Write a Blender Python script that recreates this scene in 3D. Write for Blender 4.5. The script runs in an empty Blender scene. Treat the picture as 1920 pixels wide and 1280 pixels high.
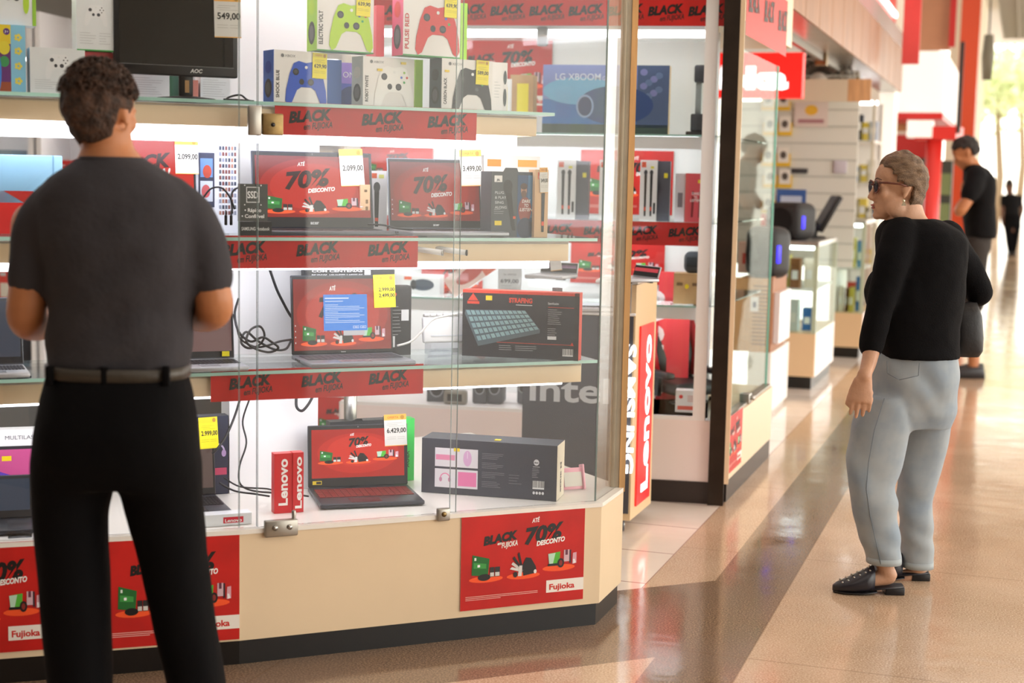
import bpy, bmesh, math, random
from mathutils import Vector, Matrix, noise
random.seed(7)
S = bpy.context.scene
COL = S.collection
V = Vector
PI = math.pi

# ------------------------------------------------------------------ camera
FPX = 2800.0
CAMZ = 1.45
PITCH = math.atan(307 / FPX)
ROLL = 0.02
R0 = V((1, 0, 0)); F0 = V((0, math.cos(PITCH), -math.sin(PITCH))); U0 = V((0, math.sin(PITCH), math.cos(PITCH)))
CR = R0 * math.cos(ROLL) + U0 * math.sin(ROLL)
CU = U0 * math.cos(ROLL) - R0 * math.sin(ROLL)
CF = F0
CC = V((0, 0, CAMZ))
cd = bpy.data.cameras.new('camera'); cam = bpy.data.objects.new('camera', cd); COL.objects.link(cam)
cam.matrix_world = Matrix(((CR.x, CU.x, -CF.x, CC.x), (CR.y, CU.y, -CF.y, CC.y), (CR.z, CU.z, -CF.z, CC.z), (0, 0, 0, 1)))
cd.sensor_fit = 'HORIZONTAL'; cd.sensor_width = 36; cd.lens = 36 * FPX / 1920
cd.clip_end = 200; cd.clip_start = 0.05
cd.dof.use_dof = True; cd.dof.focus_distance = 4.95; cd.dof.aperture_fstop = 2.4
S.camera = cam
S.view_settings.view_transform = 'Standard'
S.view_settings.look = 'None'
S.view_settings.gamma = 1
S.view_settings.exposure = 0.55
S.view_settings.use_curve_mapping = False

# ------------------------------------------------------------------ world (hazy bright day outside)
w = bpy.data.worlds.new('World'); S.world = w; w.use_nodes = True
nt = w.node_tree
bg = nt.nodes['Background']
tc = nt.nodes.new('ShaderNodeTexCoord'); sep = nt.nodes.new('ShaderNodeSeparateXYZ')
rp = nt.nodes.new('ShaderNodeValToRGB')
nt.links.new(tc.outputs['Generated'], sep.inputs[0]); nt.links.new(sep.outputs['Z'], rp.inputs[0])
rp.color_ramp.elements[0].position = 0.0; rp.color_ramp.elements[0].color = (1.0, 0.93, 0.80, 1)
rp.color_ramp.elements[1].position = 0.5; rp.color_ramp.elements[1].color = (0.85, 0.93, 1.0, 1)
nt.links.new(rp.outputs[0], bg.inputs[0]); bg.inputs[1].default_value = 2.6

def srgb(c):
    if isinstance(c, str):
        c = [int(c[i:i + 2], 16) / 255 for i in (0, 2, 4)]
    else:
        c = [x / 255 for x in c]
    return tuple((x / 12.92 if x <= .04045 else ((x + .055) / 1.055) ** 2.4) for x in c) + (1,)

# sun low through the open right side far down the hall
sl = bpy.data.lights.new('sun', 'SUN'); sl.energy = 2.0; sl.angle = 0.02; sl.color = (1, .93, .8)
so = bpy.data.objects.new('sun', sl); COL.objects.link(so)
so.rotation_euler = V((-0.75, -0.12, -0.62)).to_track_quat('-Z', 'Y').to_euler()

def area(name, loc, size, sizey, energy, color=(1, 1, 1), direction=(0, 0, -1)):
    l = bpy.data.lights.new(name, 'AREA'); l.shape = 'RECTANGLE'; l.size = size; l.size_y = sizey; l.energy = energy; l.color = color
    o = bpy.data.objects.new(name, l); COL.objects.link(o); o.location = loc
    o.rotation_euler = V(direction).to_track_quat('-Z', 'Y').to_euler()
    return o

# ------------------------------------------------------------------ pixel helpers (1920x1280 frame)
def proj(P):
    v = V(P) - CC; z = v.dot(CF)
    return 960 + FPX * v.dot(CR) / z, 640 - FPX * v.dot(CU) / z
def ray(px, py): return CF + CR * ((px - 960) / FPX) + CU * ((640 - py) / FPX)
def at(px, py, D):
    r = ray(px, py); return CC + r * (D / r.y)
def floorpt(px, py, z=0.0):
    r = ray(px, py); return CC + r * ((z - CAMZ) / r.z)
def hz(P, py):
    n = CU - CF * ((640 - py) / FPX)
    v = V((P[0], P[1], 0)) - CC
    return -(v.dot(n)) / n.z
class Fr:
    def __init__(s, O, ang):
        s.O = V((O[0], O[1], 0)); s.a = ang
        s.x = V((math.cos(ang), math.sin(ang), 0)); s.y = V((-math.sin(ang), math.cos(ang), 0))
    def P(s, x, y, z=0): return s.O + s.x * x + s.y * y + V((0, 0, z))
    def pt(s, px, z=0, off=0):
        n = CR - CF * ((px - 960) / FPX)
        b = s.O + s.y * off + V((0, 0, z)) - CC
        t = -b.dot(n) / s.x.dot(n)
        return s.O + s.y * off + s.x * t + V((0, 0, z))
    def hit(s, px, py, off=0):
        r = ray(px, py); o = s.O + s.y * off
        t = (o - CC).dot(s.y) / r.dot(s.y)
        return CC + r * t
    def sx(s, P): return (V(P) - s.O).dot(s.x)

# ------------------------------------------------------------------ materials
MATS = {}
def mat(name, col, rough=.5, metal=0, emit=0, ecol=None, bump=0, bscale=60, var=0, vscale=8, coat=0, spec=.5, col2=None, aniso=None, sheen=0):
    if name in MATS: return MATS[name]
    m = bpy.data.materials.new(name); m.use_nodes = True; t = m.node_tree; b = t.nodes['Principled BSDF']
    c = srgb(col); b.inputs['Base Color'].default_value = c
    b.inputs['Roughness'].default_value = rough; b.inputs['Metallic'].default_value = metal
    b.inputs['Specular IOR Level'].default_value = spec
    if coat: b.inputs['Coat Weight'].default_value = coat
    if sheen: b.inputs['Sheen Weight'].default_value = sheen
    if emit:
        b.inputs['Emission Color'].default_value = srgb(ecol) if ecol else c
        b.inputs['Emission Strength'].default_value = emit
    if bump or var:
        tcn = t.nodes.new('ShaderNodeTexCoord'); mp = t.nodes.new('ShaderNodeMapping')
        if aniso: mp.inputs['Scale'].default_value = aniso
        t.links.new(tcn.outputs['Object'], mp.inputs[0])
    if var:
        n = t.nodes.new('ShaderNodeTexNoise'); n.inputs['Scale'].default_value = vscale; n.inputs['Detail'].default_value = 5
        t.links.new(mp.outputs[0], n.inputs[0])
        mx = t.nodes.new('ShaderNodeMix'); mx.data_type = 'RGBA'
        k = 1 - var
        mx.inputs[6].default_value = (c[0] * k, c[1] * k, c[2] * k, 1) if not col2 else srgb(col2); mx.inputs[7].default_value = c
        cr = t.nodes.new('ShaderNodeMapRange'); cr.inputs[1].default_value = .35; cr.inputs[2].default_value = .65
        t.links.new(n.outputs[0], cr.inputs[0]); t.links.new(cr.outputs[0], mx.inputs[0]); t.links.new(mx.outputs[2], b.inputs['Base Color'])
    if bump:
        n = t.nodes.new('ShaderNodeTexNoise'); n.inputs['Scale'].default_value = bscale; n.inputs['Detail'].default_value = 4
        t.links.new(mp.outputs[0], n.inputs[0])
        bp = t.nodes.new('ShaderNodeBump'); bp.inputs['Strength'].default_value = bump; bp.inputs['Distance'].default_value = .01
        t.links.new(n.outputs[0], bp.inputs['Height']); t.links.new(bp.outputs[0], b.inputs['Normal'])
    MATS[name] = m
    return m
def ink(hexc): return mat('ink_' + hexc, hexc, .45)
def glow(hexc, e=1.0): return mat('screen_%s_%g' % (hexc, e), '080808', .25, emit=e, ecol=hexc)
def glass(name='clear_glass', tint=(.93, .985, .965), refl=1.0, ior=1.5):
    if name in MATS: return MATS[name]
    m = bpy.data.materials.new(name); m.use_nodes = True; t = m.node_tree; t.nodes.clear()
    o = t.nodes.new('ShaderNodeOutputMaterial'); tr = t.nodes.new('ShaderNodeBsdfTransparent'); gl = t.nodes.new('ShaderNodeBsdfGlossy')
    fr = t.nodes.new('ShaderNodeFresnel'); mx = t.nodes.new('ShaderNodeMixShader'); mu = t.nodes.new('ShaderNodeMath'); mu.operation = 'MULTIPLY'
    fr.inputs[0].default_value = ior; mu.inputs[1].default_value = refl
    tr.inputs[0].default_value = tint + (1,); gl.inputs['Roughness'].default_value = .01
    t.links.new(fr.outputs[0], mu.inputs[0]); t.links.new(mu.outputs[0], mx.inputs[0]); t.links.new(tr.outputs[0], mx.inputs[1]); t.links.new(gl.outputs[0], mx.inputs[2]); t.links.new(mx.outputs[0], o.inputs[0])
    MATS[name] = m; return m
GLASS = glass('clear_glass', (.985, .995, .99), .55)
EDGE = mat('glass_edge', 'a9d6cb', .15, spec=.8)
EDGE_D = mat('glass_seam', '93a3a0', .2)
CREAM = mat('cream_laminate', 'ead1ae', .4, var=.05, vscale=3)
WHITE = mat('white_laminate', 'f0eeee', .4)
WHITE_M = mat('white_matte', 'eeeeee', .7)
BLACKP = mat('black_plinth', '15110f', .35, var=.3, vscale=30)
BLACK = mat('black_plastic', '17171a', .4)
DARK = mat('dark_grey_plastic', '35363c', .4)
SILVER = mat('silver_plastic', 'a9abb2', .35, metal=.5)
STEEL = mat('brushed_steel', 'b9b7b2', .3, metal=.9)
BRASS = mat('worn_brass', '9c8458', .38, metal=.85, var=.3, vscale=40)
RED = ink('d9241c'); REDP = mat('poster_red', 'd21a12', .45, var=.22, vscale=6)
TUBE = mat('lamp_tube', 'ffffff', .5, emit=3.1, ecol='f4f4ff')
TUBE_S = mat('lamp_tube_soft', 'ffffff', .5, emit=4.0, ecol='fbfbff')
KRAFT = mat('kraft_card', 'c49a6a', .7, var=.12, vscale=20)
CABLE = mat('cable_rubber', '1c1c1f', .45)

# ------------------------------------------------------------------ mesh builder
TEXT = {}
def text_geo(s, bold=0.0, shear=0.0):
    k = (s, bold, shear)
    if k in TEXT: return TEXT[k]
    c = bpy.data.curves.new('tmp', 'FONT'); c.body = s; c.size = 1; c.offset = bold; c.shear = shear; c.align_x = 'LEFT'; c.resolution_u = 3
    o = bpy.data.objects.new('tmp', c); COL.objects.link(o)
    dg = bpy.context.evaluated_depsgraph_get(); dg.update()
    me = bpy.data.meshes.new_from_object(o.evaluated_get(dg))
    vs = [tuple(v.co[:2]) for v in me.vertices]; fs = [tuple(p.vertices) for p in me.polygons]
    bpy.data.objects.remove(o); bpy.data.curves.remove(c); bpy.data.meshes.remove(me)
    if vs:
        x0 = min(v[0] for v in vs); x1 = max(v[0] for v in vs); y0 = min(v[1] for v in vs); y1 = max(v[1] for v in vs)
    else: x0 = y0 = 0; x1 = y1 = 1
    TEXT[k] = (vs, fs, x0, x1, y0, y1)
    return TEXT[k]

class MB:
    def __init__(s): s.v = []; s.f = []; s.fm = []; s.sm = []; s.mats = []; s.M = Matrix.Identity(4)
    def mi(s, m):
        if m not in s.mats: s.mats.append(m)
        return s.mats.index(m)
    def add(s, vs, fs, m, smooth=False):
        b = len(s.v); M = s.M
        s.v += [M @ V(v) for v in vs]; i = s.mi(m)
        for f in fs: s.f.append([b + k for k in f]); s.fm.append(i); s.sm.append(smooth)
    def box(s, x0, x1, y0, y1, z0, z1, m, bev=0, seg=2, faces=None):
        if bev:
            bm = bmesh.new(); bmesh.ops.create_cube(bm, size=1)
            for v in bm.verts: v.co = V(((x0 + x1) / 2 + v.co.x * (x1 - x0), (y0 + y1) / 2 + v.co.y * (y1 - y0), (z0 + z1) / 2 + v.co.z * (z1 - z0)))
            bmesh.ops.bevel(bm, geom=bm.edges[:], offset=min(bev, .49 * min(abs(x1 - x0), abs(y1 - y0), abs(z1 - z0))), segments=seg, affect='EDGES', profile=.5)
            bm.verts.index_update()
            s.add([v.co.copy() for v in bm.verts], [[v.index for v in f.verts] for f in bm.faces], m, True); bm.free(); return s
        vs = [(x, y, z) for x in (x0, x1) for y in (y0, y1) for z in (z0, z1)]
        F = {'L': (0, 1, 3, 2), 'R': (4, 6, 7, 5), 'F': (0, 4, 5, 1), 'B': (2, 3, 7, 6), 'D': (0, 2, 6, 4), 'U': (1, 5, 7, 3)}
        for k, f in F.items():
            s.add(vs, [f], (faces or {}).get(k, m))
        return s
    def poly(s, pts, m): s.add(pts, [list(range(len(pts)))], m); return s
    def prism(s, pts, z0, z1, m):   # pts: plan polygon
        n = len(pts)
        a = sum(pts[i][0] * pts[(i + 1) % n][1] - pts[(i + 1) % n][0] * pts[i][1] for i in range(n))
        if a < 0: pts = pts[::-1]
        vs = [(p[0], p[1], z0) for p in pts] + [(p[0], p[1], z1) for p in pts]
        fs = [list(range(n))[::-1], [n + i for i in range(n)]] + [[i, (i + 1) % n, n + (i + 1) % n, n + i] for i in range(n)]
        s.add(vs, fs, m); return s
    def front(s, pts, y, m, y1=None):   # polygon in local XZ facing -Y; with y1 it is extruded to y1
        n = len(pts)
        a = sum(pts[i][0] * pts[(i + 1) % n][1] - pts[(i + 1) % n][0] * pts[i][1] for i in range(n))
        if a < 0: pts = pts[::-1]
        if y1 is None:
            s.add([(p[0], y, p[1]) for p in pts], [list(range(n))], m)
        else:
            vs = [(p[0], y, p[1]) for p in pts] + [(p[0], y1, p[1]) for p in pts]
            s.add(vs, [list(range(n)), [n + i for i in range(n)][::-1]] + [[i, n + i, n + (i + 1) % n, (i + 1) % n] for i in range(n)], m)
        return s
    def rect(s, x0, x1, z0, z1, y, m): return s.front([(x0, z0), (x1, z0), (x1, z1), (x0, z1)], y, m)
    def ell(s, cx, cz, rx, rz, y, m, n=20, rot=0):
        c, sn = math.cos(rot), math.sin(rot); P = []
        for i in range(n):
            a = 2 * PI * i / n; x, z = rx * math.cos(a), rz * math.sin(a); P.append((cx + x * c - z * sn, cz + x * sn + z * c))
        return s.front(P, y, m)
    def text(s, t, x, z, h, y, m, w=None, bold=.0, shear=0.0, rot=0, al='c', ext=0):
        vs, fs, x0, x1, y0, y1 = text_geo(t, bold, shear)
        k = h / .73; kx = k
        if w: kx = w / max(1e-6, (x1 - x0))
        ox = {'c': (x0 + x1) / 2, 'l': x0, 'r': x1}[al]
        c, sn = math.cos(rot), math.sin(rot); out = []
        for a, b in vs:
            X = (a - ox) * kx; Z = b * k
            out.append((x + X * c - Z * sn, y, z + X * sn + Z * c))
        s.add(out, fs, m)
        if ext:
            s.add([(a, y + ext, b) for a, _, b in out], [f[::-1] for f in fs], m)
            from collections import Counter
            ed = Counter(); 
            for f in fs:
                for i in range(len(f)): ed[(f[i], f[(i + 1) % len(f)])] += 1
            n = len(out); allv = out + [(a, y + ext, b) for a, _, b in out]
            s.add(allv, [[b_, a_, a_ + n, b_ + n] for (a_, b_) in ed if (b_, a_) not in ed], m)
        return s
    def tube(s, pts, r, m, n=8, cap=True, smooth=True):
        pts = [V(p) for p in pts]; k = len(pts)
        rr = r if isinstance(r, (list, tuple)) else [r] * k
        vs = []; up = None
        for i, p in enumerate(pts):
            d = (pts[min(i + 1, k - 1)] - pts[max(i - 1, 0)]).normalized()
            if up is None:
                up = V((0, 0, 1)) if abs(d.z) < .9 else V((1, 0, 0))
            sd = d.cross(up).normalized(); up = sd.cross(d).normalized()
            for j in range(n):
                a = 2 * PI * j / n; vs.append(p + (sd * math.cos(a) + up * math.sin(a)) * rr[i])
        fs = [[i * n + j, i * n + (j + 1) % n, (i + 1) * n + (j + 1) % n, (i + 1) * n + j] for i in range(k - 1) for j in range(n)]
        if cap: fs += [list(range(n))[::-1], [(k - 1) * n + j for j in range(n)]]
        s.add(vs, fs, m, smooth); return s
    def cyl(s, p0, p1, r, m, r1=None, n=16): return s.tube([p0, p1], [r, r if r1 is None else r1], m, n)
    def lathe(s, prof, m, c=(0, 0, 0), n=24):
        vs = []; k = len(prof)
        for r, z in prof:
            for j in range(n): a = 2 * PI * j / n; vs.append((c[0] + r * math.cos(a), c[1] + r * math.sin(a), c[2] + z))
        fs = [[i * n + j, i * n + (j + 1) % n, (i + 1) * n + (j + 1) % n, (i + 1) * n + j] for i in range(k - 1) for j in range(n)]
        fs += [list(range(n))[::-1], [(k - 1) * n + j for j in range(n)]]
        s.add(vs, fs, m, True); return s
    def ball(s, c, r, m, nu=16, nv=10, R=None):
        r = r if isinstance(r, (tuple, list)) else (r, r, r); vs = []
        c = V(c)
        for i in range(nv + 1):
            t = PI * i / nv
            for j in range(nu):
                a = 2 * PI * j / nu; p = V((r[0] * math.sin(t) * math.cos(a), r[1] * math.sin(t) * math.sin(a), r[2] * math.cos(t)))
                vs.append(c + (R @ p if R else p))
        fs = [[i * nu + j, (i + 1) * nu + j, (i + 1) * nu + (j + 1) % nu, i * nu + (j + 1) % nu] for i in range(nv) for j in range(nu)]
        s.add(vs, fs, m, True); return s
    def rings(s, rs, m, n=24, p=2.0):   # rs: (center, axisA*ra, axisB*rb) closed loft
        vs = []
        for c, A, B in rs:
            for j in range(n):
                a = 2 * PI * j / n; ca, sa = math.cos(a), math.sin(a)
                ca = math.copysign(abs(ca) ** (2 / p), ca); sa = math.copysign(abs(sa) ** (2 / p), sa)
                vs.append(V(c) + V(A) * ca + V(B) * sa)
        k = len(rs)
        fs = [[i * n + j, i * n + (j + 1) % n, (i + 1) * n + (j + 1) % n, (i + 1) * n + j] for i in range(k - 1) for j in range(n)]
        fs += [list(range(n))[::-1], [(k - 1) * n + j for j in range(n)]]
        s.add(vs, fs, m, True); return s
    def mesh(s, name):
        me = bpy.data.meshes.new(name); me.from_pydata([tuple(v) for v in s.v], [], s.f)
        for m in s.mats: me.materials.append(m)
        me.polygons.foreach_set('material_index', s.fm); me.polygons.foreach_set('use_smooth', s.sm); me.update()
        return me
    def build(s, name, parent=None, loc=None, rz=0):
        o = bpy.data.objects.new(name, s.mesh(name)); COL.objects.link(o)
        if loc is not None: o.location = loc
        o.rotation_euler = (0, 0, rz)
        if parent: o.parent = parent
        return o
    def solid(s, name, voxel=.01, smooth=6, disp=None, parent=None):
        """fuse everything into one closed skin"""
        o = bpy.data.objects.new('tmp', s.mesh('tmp')); COL.objects.link(o)
        md = o.modifiers.new('r', 'REMESH'); md.mode = 'VOXEL'; md.voxel_size = voxel
        if smooth:
            ms = o.modifiers.new('s', 'SMOOTH'); ms.factor = .5; ms.iterations = smooth
        dg = bpy.context.evaluated_depsgraph_get(); dg.update()
        me = bpy.data.meshes.new_from_object(o.evaluated_get(dg)); bpy.data.objects.remove(o)
        me.name = name
        if disp:
            me.update(); nn = [v.normal.copy() for v in me.vertices]
            for v, nrm in zip(me.vertices, nn): v.co += nrm * disp(v.co)
        me.materials.clear(); me.materials.append(s.mats[0])
        for p in me.polygons: p.use_smooth = True; p.material_index = 0
        me.update()
        o = bpy.data.objects.new(name, me); COL.objects.link(o)
        if parent: o.parent = parent
        return o

def tag(o, label=None, cat=None, group=None, kind=None):
    if label: o['label'] = label
    if cat: o['category'] = cat
    if group: o['group'] = group
    if kind: o['kind'] = kind
    return o
def struct(o): o['kind'] = 'structure'; return o
def empty(name, loc, rz=0):
    o = bpy.data.objects.new(name, None); COL.objects.link(o); o.location = loc; o.rotation_euler = (0, 0, rz); o.empty_display_size = .1; return o
def place(fr, px0, px1, ytop, z, off, yaw=0.0):
    """front-bottom-centre of a thing that spans px0..px1 and reaches row ytop"""
    P0 = fr.pt(px0, z, off)
    f2 = Fr(P0, fr.a + yaw); P1 = f2.pt(px1, z, 0)
    c = (P0 + P1) / 2
    return c, (P1 - P0).length, hz(c, ytop) - z, fr.a + yaw
# ------------------------------------------------------------------ layout frames
VPX = 1922.0
_r = ray(VPX, 352); CA = math.atan2(_r.y, _r.x)            # heading of the hall
CORU = V((math.cos(CA), math.sin(CA), 0)); CORV = V((math.sin(CA), -math.cos(CA), 0))   # along, across (to the right)
FC = Fr((0, 0), CA - PI / 2)                               # x = across to the right, y = along the hall
C1 = floorpt(1122, 1172); B1 = floorpt(450, 1247); A1 = floorpt(-260, 1305); D1 = floorpt(1163, 1131)
F1 = Fr(B1, math.atan2(C1.y - B1.y, C1.x - B1.x))          # right-hand face of the near showcase
F1L = Fr(A1, math.atan2(B1.y - A1.y, B1.x - A1.x))         # left-hand face
F1D = Fr(C1, math.atan2(D1.y - C1.y, D1.x - C1.x))
C2 = floorpt(1341, 945)
F2 = Fr(C2, math.radians(-9.6))
FS = Fr(C2, CA)                                            # long side line of the far shops; +x along hall, -y to the right
LX = (C2 - V((0, 0, 0))).dot(CORV)                         # across coordinate of that line
def across(px, py): return floorpt(px, py).dot(CORV)
NEARW = -(floorpt(1040, 1255) - F1.O).dot(F1.y); XL0B = across(1190, 1280)
XL0 = across(1350, 950); XL1 = across(1595, 905)

# ------------------------------------------------------------------ floor
def floor_material():
    m = bpy.data.materials.new('polished_floor'); m.use_nodes = True; t = m.node_tree; N = t.nodes; L = t.links; b = N['Principled BSDF']
    tc = N.new('ShaderNodeTexCoord'); sp = N.new('ShaderNodeSeparateXYZ'); L.new(tc.outputs['Object'], sp.inputs[0])
    X, Y = sp.outputs[0], sp.outputs[1]
    def math_(op, a, b_=None, cl=False):
        n = N.new('ShaderNodeMath'); n.operation = op; n.use_clamp = cl
        for i, q in enumerate((a, b_)):
            if q is None: continue
            if isinstance(q, (int, float)): n.inputs[i].default_value = q
            else: L.new(q, n.inputs[i])
        return n.outputs[0]
    def gt(a, v): return math_('GREATER_THAN', a, v)
    def mixc(f, a, c):
        n = N.new('ShaderNodeMix'); n.data_type = 'RGBA'
        L.new(f, n.inputs[0])
        for i, q in ((6, a), (7, c)):
            if isinstance(q, tuple): n.inputs[i].default_value = q
            else: L.new(q, n.inputs[i])
        return n.outputs[2]
    def noise_(scale, detail=3):
        n = N.new('ShaderNodeTexNoise'); n.inputs['Scale'].default_value = scale; n.inputs['Detail'].default_value = detail; L.new(tc.outputs['Object'], n.inputs[0]); return n.outputs[0]
    # speckled terrazzo colours
    sp1 = math_('MULTIPLY', math_('SUBTRACT', noise_(170, 2), .42), 5.0, True)
    sp2 = math_('MULTIPLY', math_('SUBTRACT', noise_(2.2, 4), .4), 4.0, True)
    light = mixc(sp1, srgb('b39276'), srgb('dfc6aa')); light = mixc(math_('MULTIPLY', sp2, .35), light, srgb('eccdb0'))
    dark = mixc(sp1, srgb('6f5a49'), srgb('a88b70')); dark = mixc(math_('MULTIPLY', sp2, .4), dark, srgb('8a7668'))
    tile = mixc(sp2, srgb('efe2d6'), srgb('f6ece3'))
    shop = math_('LESS_THAN', X, XL0)
    band = math_('MULTIPLY', gt(X, XL0B), math_('LESS_THAN', X, XL1))
    # dark border following the near showcase's canted front
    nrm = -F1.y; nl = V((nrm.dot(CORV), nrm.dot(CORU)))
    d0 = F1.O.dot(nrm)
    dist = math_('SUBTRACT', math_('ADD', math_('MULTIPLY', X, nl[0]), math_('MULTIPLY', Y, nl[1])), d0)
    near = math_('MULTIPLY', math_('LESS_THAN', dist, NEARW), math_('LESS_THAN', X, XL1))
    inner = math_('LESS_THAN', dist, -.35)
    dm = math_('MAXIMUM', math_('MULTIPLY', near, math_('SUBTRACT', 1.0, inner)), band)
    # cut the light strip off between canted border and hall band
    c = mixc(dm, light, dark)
    c = mixc(math_('MULTIPLY', shop, inner), c, tile)
    # joints
    def joint(coord, period, off, wd):
        f = math_('FRACT', math_('DIVIDE', math_('SUBTRACT', coord, off), period)); f = math_('ABSOLUTE', math_('SUBTRACT', f, .5))
        return gt(f, .5 - wd / period)
    shopm = math_('MULTIPLY', shop, inner)
    j = math_('MULTIPLY', math_('MAXIMUM', joint(X, .46, XL0, .004), joint(Y, .46, .1, .004)), shopm)
    j2 = math_('MULTIPLY', math_('MAXIMUM', joint(X, 1.3, XL1, .003), joint(Y, 1.3, .55, .003)), math_('SUBTRACT', 1.0, shopm))
    j3 = math_('MULTIPLY', j2, .5)
    c = mixc(j, c, srgb('a07c70')); c = mixc(j3, c, srgb('7c6048'))
    L.new(c, b.inputs['Base Color'])
    rr = N.new('ShaderNodeMapRange'); L.new(noise_(3.1, 4), rr.inputs[0]); rr.inputs[1].default_value = .3; rr.inputs[2].default_value = .7; rr.inputs[3].default_value = .07; rr.inputs[4].default_value = .17
    L.new(rr.outputs[0], b.inputs['Roughness'])
    b.inputs['Specular IOR Level'].default_value = .62
    bp = N.new('ShaderNodeBump'); bp.inputs['Strength'].default_value = .12; bp.inputs['Distance'].default_value = .01; L.new(noise_(7, 3), bp.inputs['Height']); L.new(bp.outputs[0], b.inputs['Normal'])
    return m
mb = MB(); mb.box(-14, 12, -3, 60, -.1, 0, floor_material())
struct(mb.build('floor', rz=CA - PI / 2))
# the mall hall around us: rear wall, left wall, ceiling with its strip lamps (all behind or beyond the frame)
WALLM = mat('painted_wall', 'cfc6ba', .8, var=.06, vscale=2)
def cwall(name, x0, x1, y0, y1, z0, z1, m):
    mb = MB(); mb.box(x0, x1, y0, y1, z0, z1, m); return struct(mb.build(name, rz=CA - PI / 2))
cwall('wall_rear', -9, 9, -3.2, -3, 0, 5.2, mat('rear_wall', '6a625a', .8))
cwall('wall_left', -9.2, -9, -3, 21, 0, 5.2, WALLM)
cwall('ceiling', -9, 9, -3, 42, 5.2, 5.3, mat('hall_ceiling', 'c9c4ba', .8))
def strip_lamp(x, y, along=True):
    mb = MB(); a, b = (.15, 1.2) if along else (1.2, .15)
    mb.box(-a / 2 - .02, a / 2 + .02, -b / 2 - .02, b / 2 + .02, .0, .09, WHITE_M)
    mb.box(-a / 2, a / 2, -b / 2, b / 2, -.012, -.001, mat('hall_lamp', 'ffffff', .5, emit=3.2, ecol='fff6e8'))
    p = FC.P(x, y, 5.1); o = mb.build('ceiling_lamp', loc=p, rz=CA - PI / 2)
    tag(o, 'long white ceiling strip lamp lighting the hall', 'ceiling lamp', 'strip lamps of the hall ceiling'); return o
proto = strip_lamp(-2.4, -1.5)
for x in (-5, -2.4, .4, 3.0):
    for y in (-1.5, 1.2, 3.9, 6.6, 10, 14, 18):
        if (x, y) == (-2.4, -1.5): continue
        o = proto.copy(); COL.objects.link(o); o.location = FC.P(x, y, 5.1)
area('fill_hall', FC.P(0.8, 1.0, 4.9), 4, 4, 35, (1, .96, .9))
area('fill_shop', FC.P(-3.5, 9.5, 4.9), 6, 8, 150, (1, .98, .96))
area('fill_far', FC.P(0.5, 14, 4.9), 5, 12, 70, (1, .96, .9))
area('daylight_opening', FC.P(6.5, 7.5, 2.2), 9, 3.4, 130, (1, .93, .82), tuple(-CORV))

# ------------------------------------------------------------------ near showcase
NI = F1.y
ZB = hz((B1 + C1) / 2, (940 + 985) / 2)   # top of the base
ZB = .395
showcase = empty('display_showcase', (C1 + B1) / 2, 0)
tag(showcase, 'large cream and glass electronics showcase with canted front nearest the camera', 'display case')
def rel(mb, name, parent=showcase):
    o = mb.build(name, parent); o.location = -parent.location if not parent.parent else V((0, 0, 0)); return o
def off_poly(front_off, back):
    """plan outline of the showcase, moved inward by front_off, 'back' deep"""
    a = F1L.P(0, front_off); 
    # mitre at B and C
    def meet(f, fo, g, go):
        # intersection of line f(offset fo) and g(offset go)
        p = f.P(0, fo); d = f.x; q = g.P(0, go); n = g.y
        t = (q - p).dot(n) / d.dot(n); return p + d * t
    b = meet(F1L, front_off, F1, front_off); c = meet(F1, front_off, F1D, front_off)
    d = F1D.P(F1D.sx(D1), front_off)
    return [a, b, c, d, D1 + NI * back + F1.x * (-.1), B1 + NI * back, A1 + NI * back]
DEEP = 1.15
mb = MB(); mb.prism(off_poly(0, DEEP), .075, ZB, CREAM); rel(mb, 'base_cabinet')
mb = MB(); mb.prism(off_poly(.012, DEEP - .02), 0, .074, BLACKP); rel(mb, 'plinth')
mb = MB(); mb.prism(off_poly(-.004, DEEP + .01), ZB + .0005, ZB + .014, mat('deck_laminate', 'f3eee6', .25)); rel(mb, 'display_deck')
ZT = 2.3
sx_seamL = F1.sx(F1.pt(484, ZB, 0)); sx_seamR = F1.sx(F1.pt(852, ZB, 0)); L1 = F1.sx(C1)
def pane(P0, P1, z0, z1, name='glass_pane', parent=showcase, t=.006, seam=True, m=GLASS):
    d = (P1 - P0); L = d.length; a = math.atan2(d.y, d.x)
    mb = MB(); mb.box(0, L, 0, t, z0, z1, m)
    if seam:
        mb.box(-.0008, .0, 0, t, z0, z1, EDGE_D); mb.box(L, L + .0008, 0, t, z0, z1, EDGE_D)
    o = mb.build(name, parent); o.location = P0 - parent.location; o.location.z = 0; o.rotation_euler = (0, 0, a); return o
pane(F1L.P(-.4, .02), F1.P(0.0, .02), ZB + .015, ZT)
pane(F1.P(0.004, .02), F1.P(sx_seamL, .02), ZB + .015, ZT)
pane(F1.P(sx_seamL + .003, .014), F1.P(sx_seamR + .01, .014), ZB + .015, ZT)
pane(F1.P(sx_seamR - .006, .023), F1.P(L1 - .012, .023), ZB + .015, ZT)
pane(F1.P(L1 - .009, .023), D1 + F1D.x * -.02 + F1D.y * .02, ZB + .015, ZT)
# corner post
pa = F1D.a
mb = MB(); mb.box(-.048, -.018, -.012, .03, ZB + .015, ZT, mat('anodised_post', 'b8ab96', .35, metal=.35, var=.15, vscale=14)); mb.box(-.018, .002, -.016, .028, ZB + .0, ZT, mat('wood_edge', 'd3a46c', .5, var=.2, vscale=6, aniso=(8, 8, .6)))
o = mb.build('corner_post', showcase, D1 - showcase.location); o.rotation_euler = (0, 0, math.radians(5))
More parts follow.
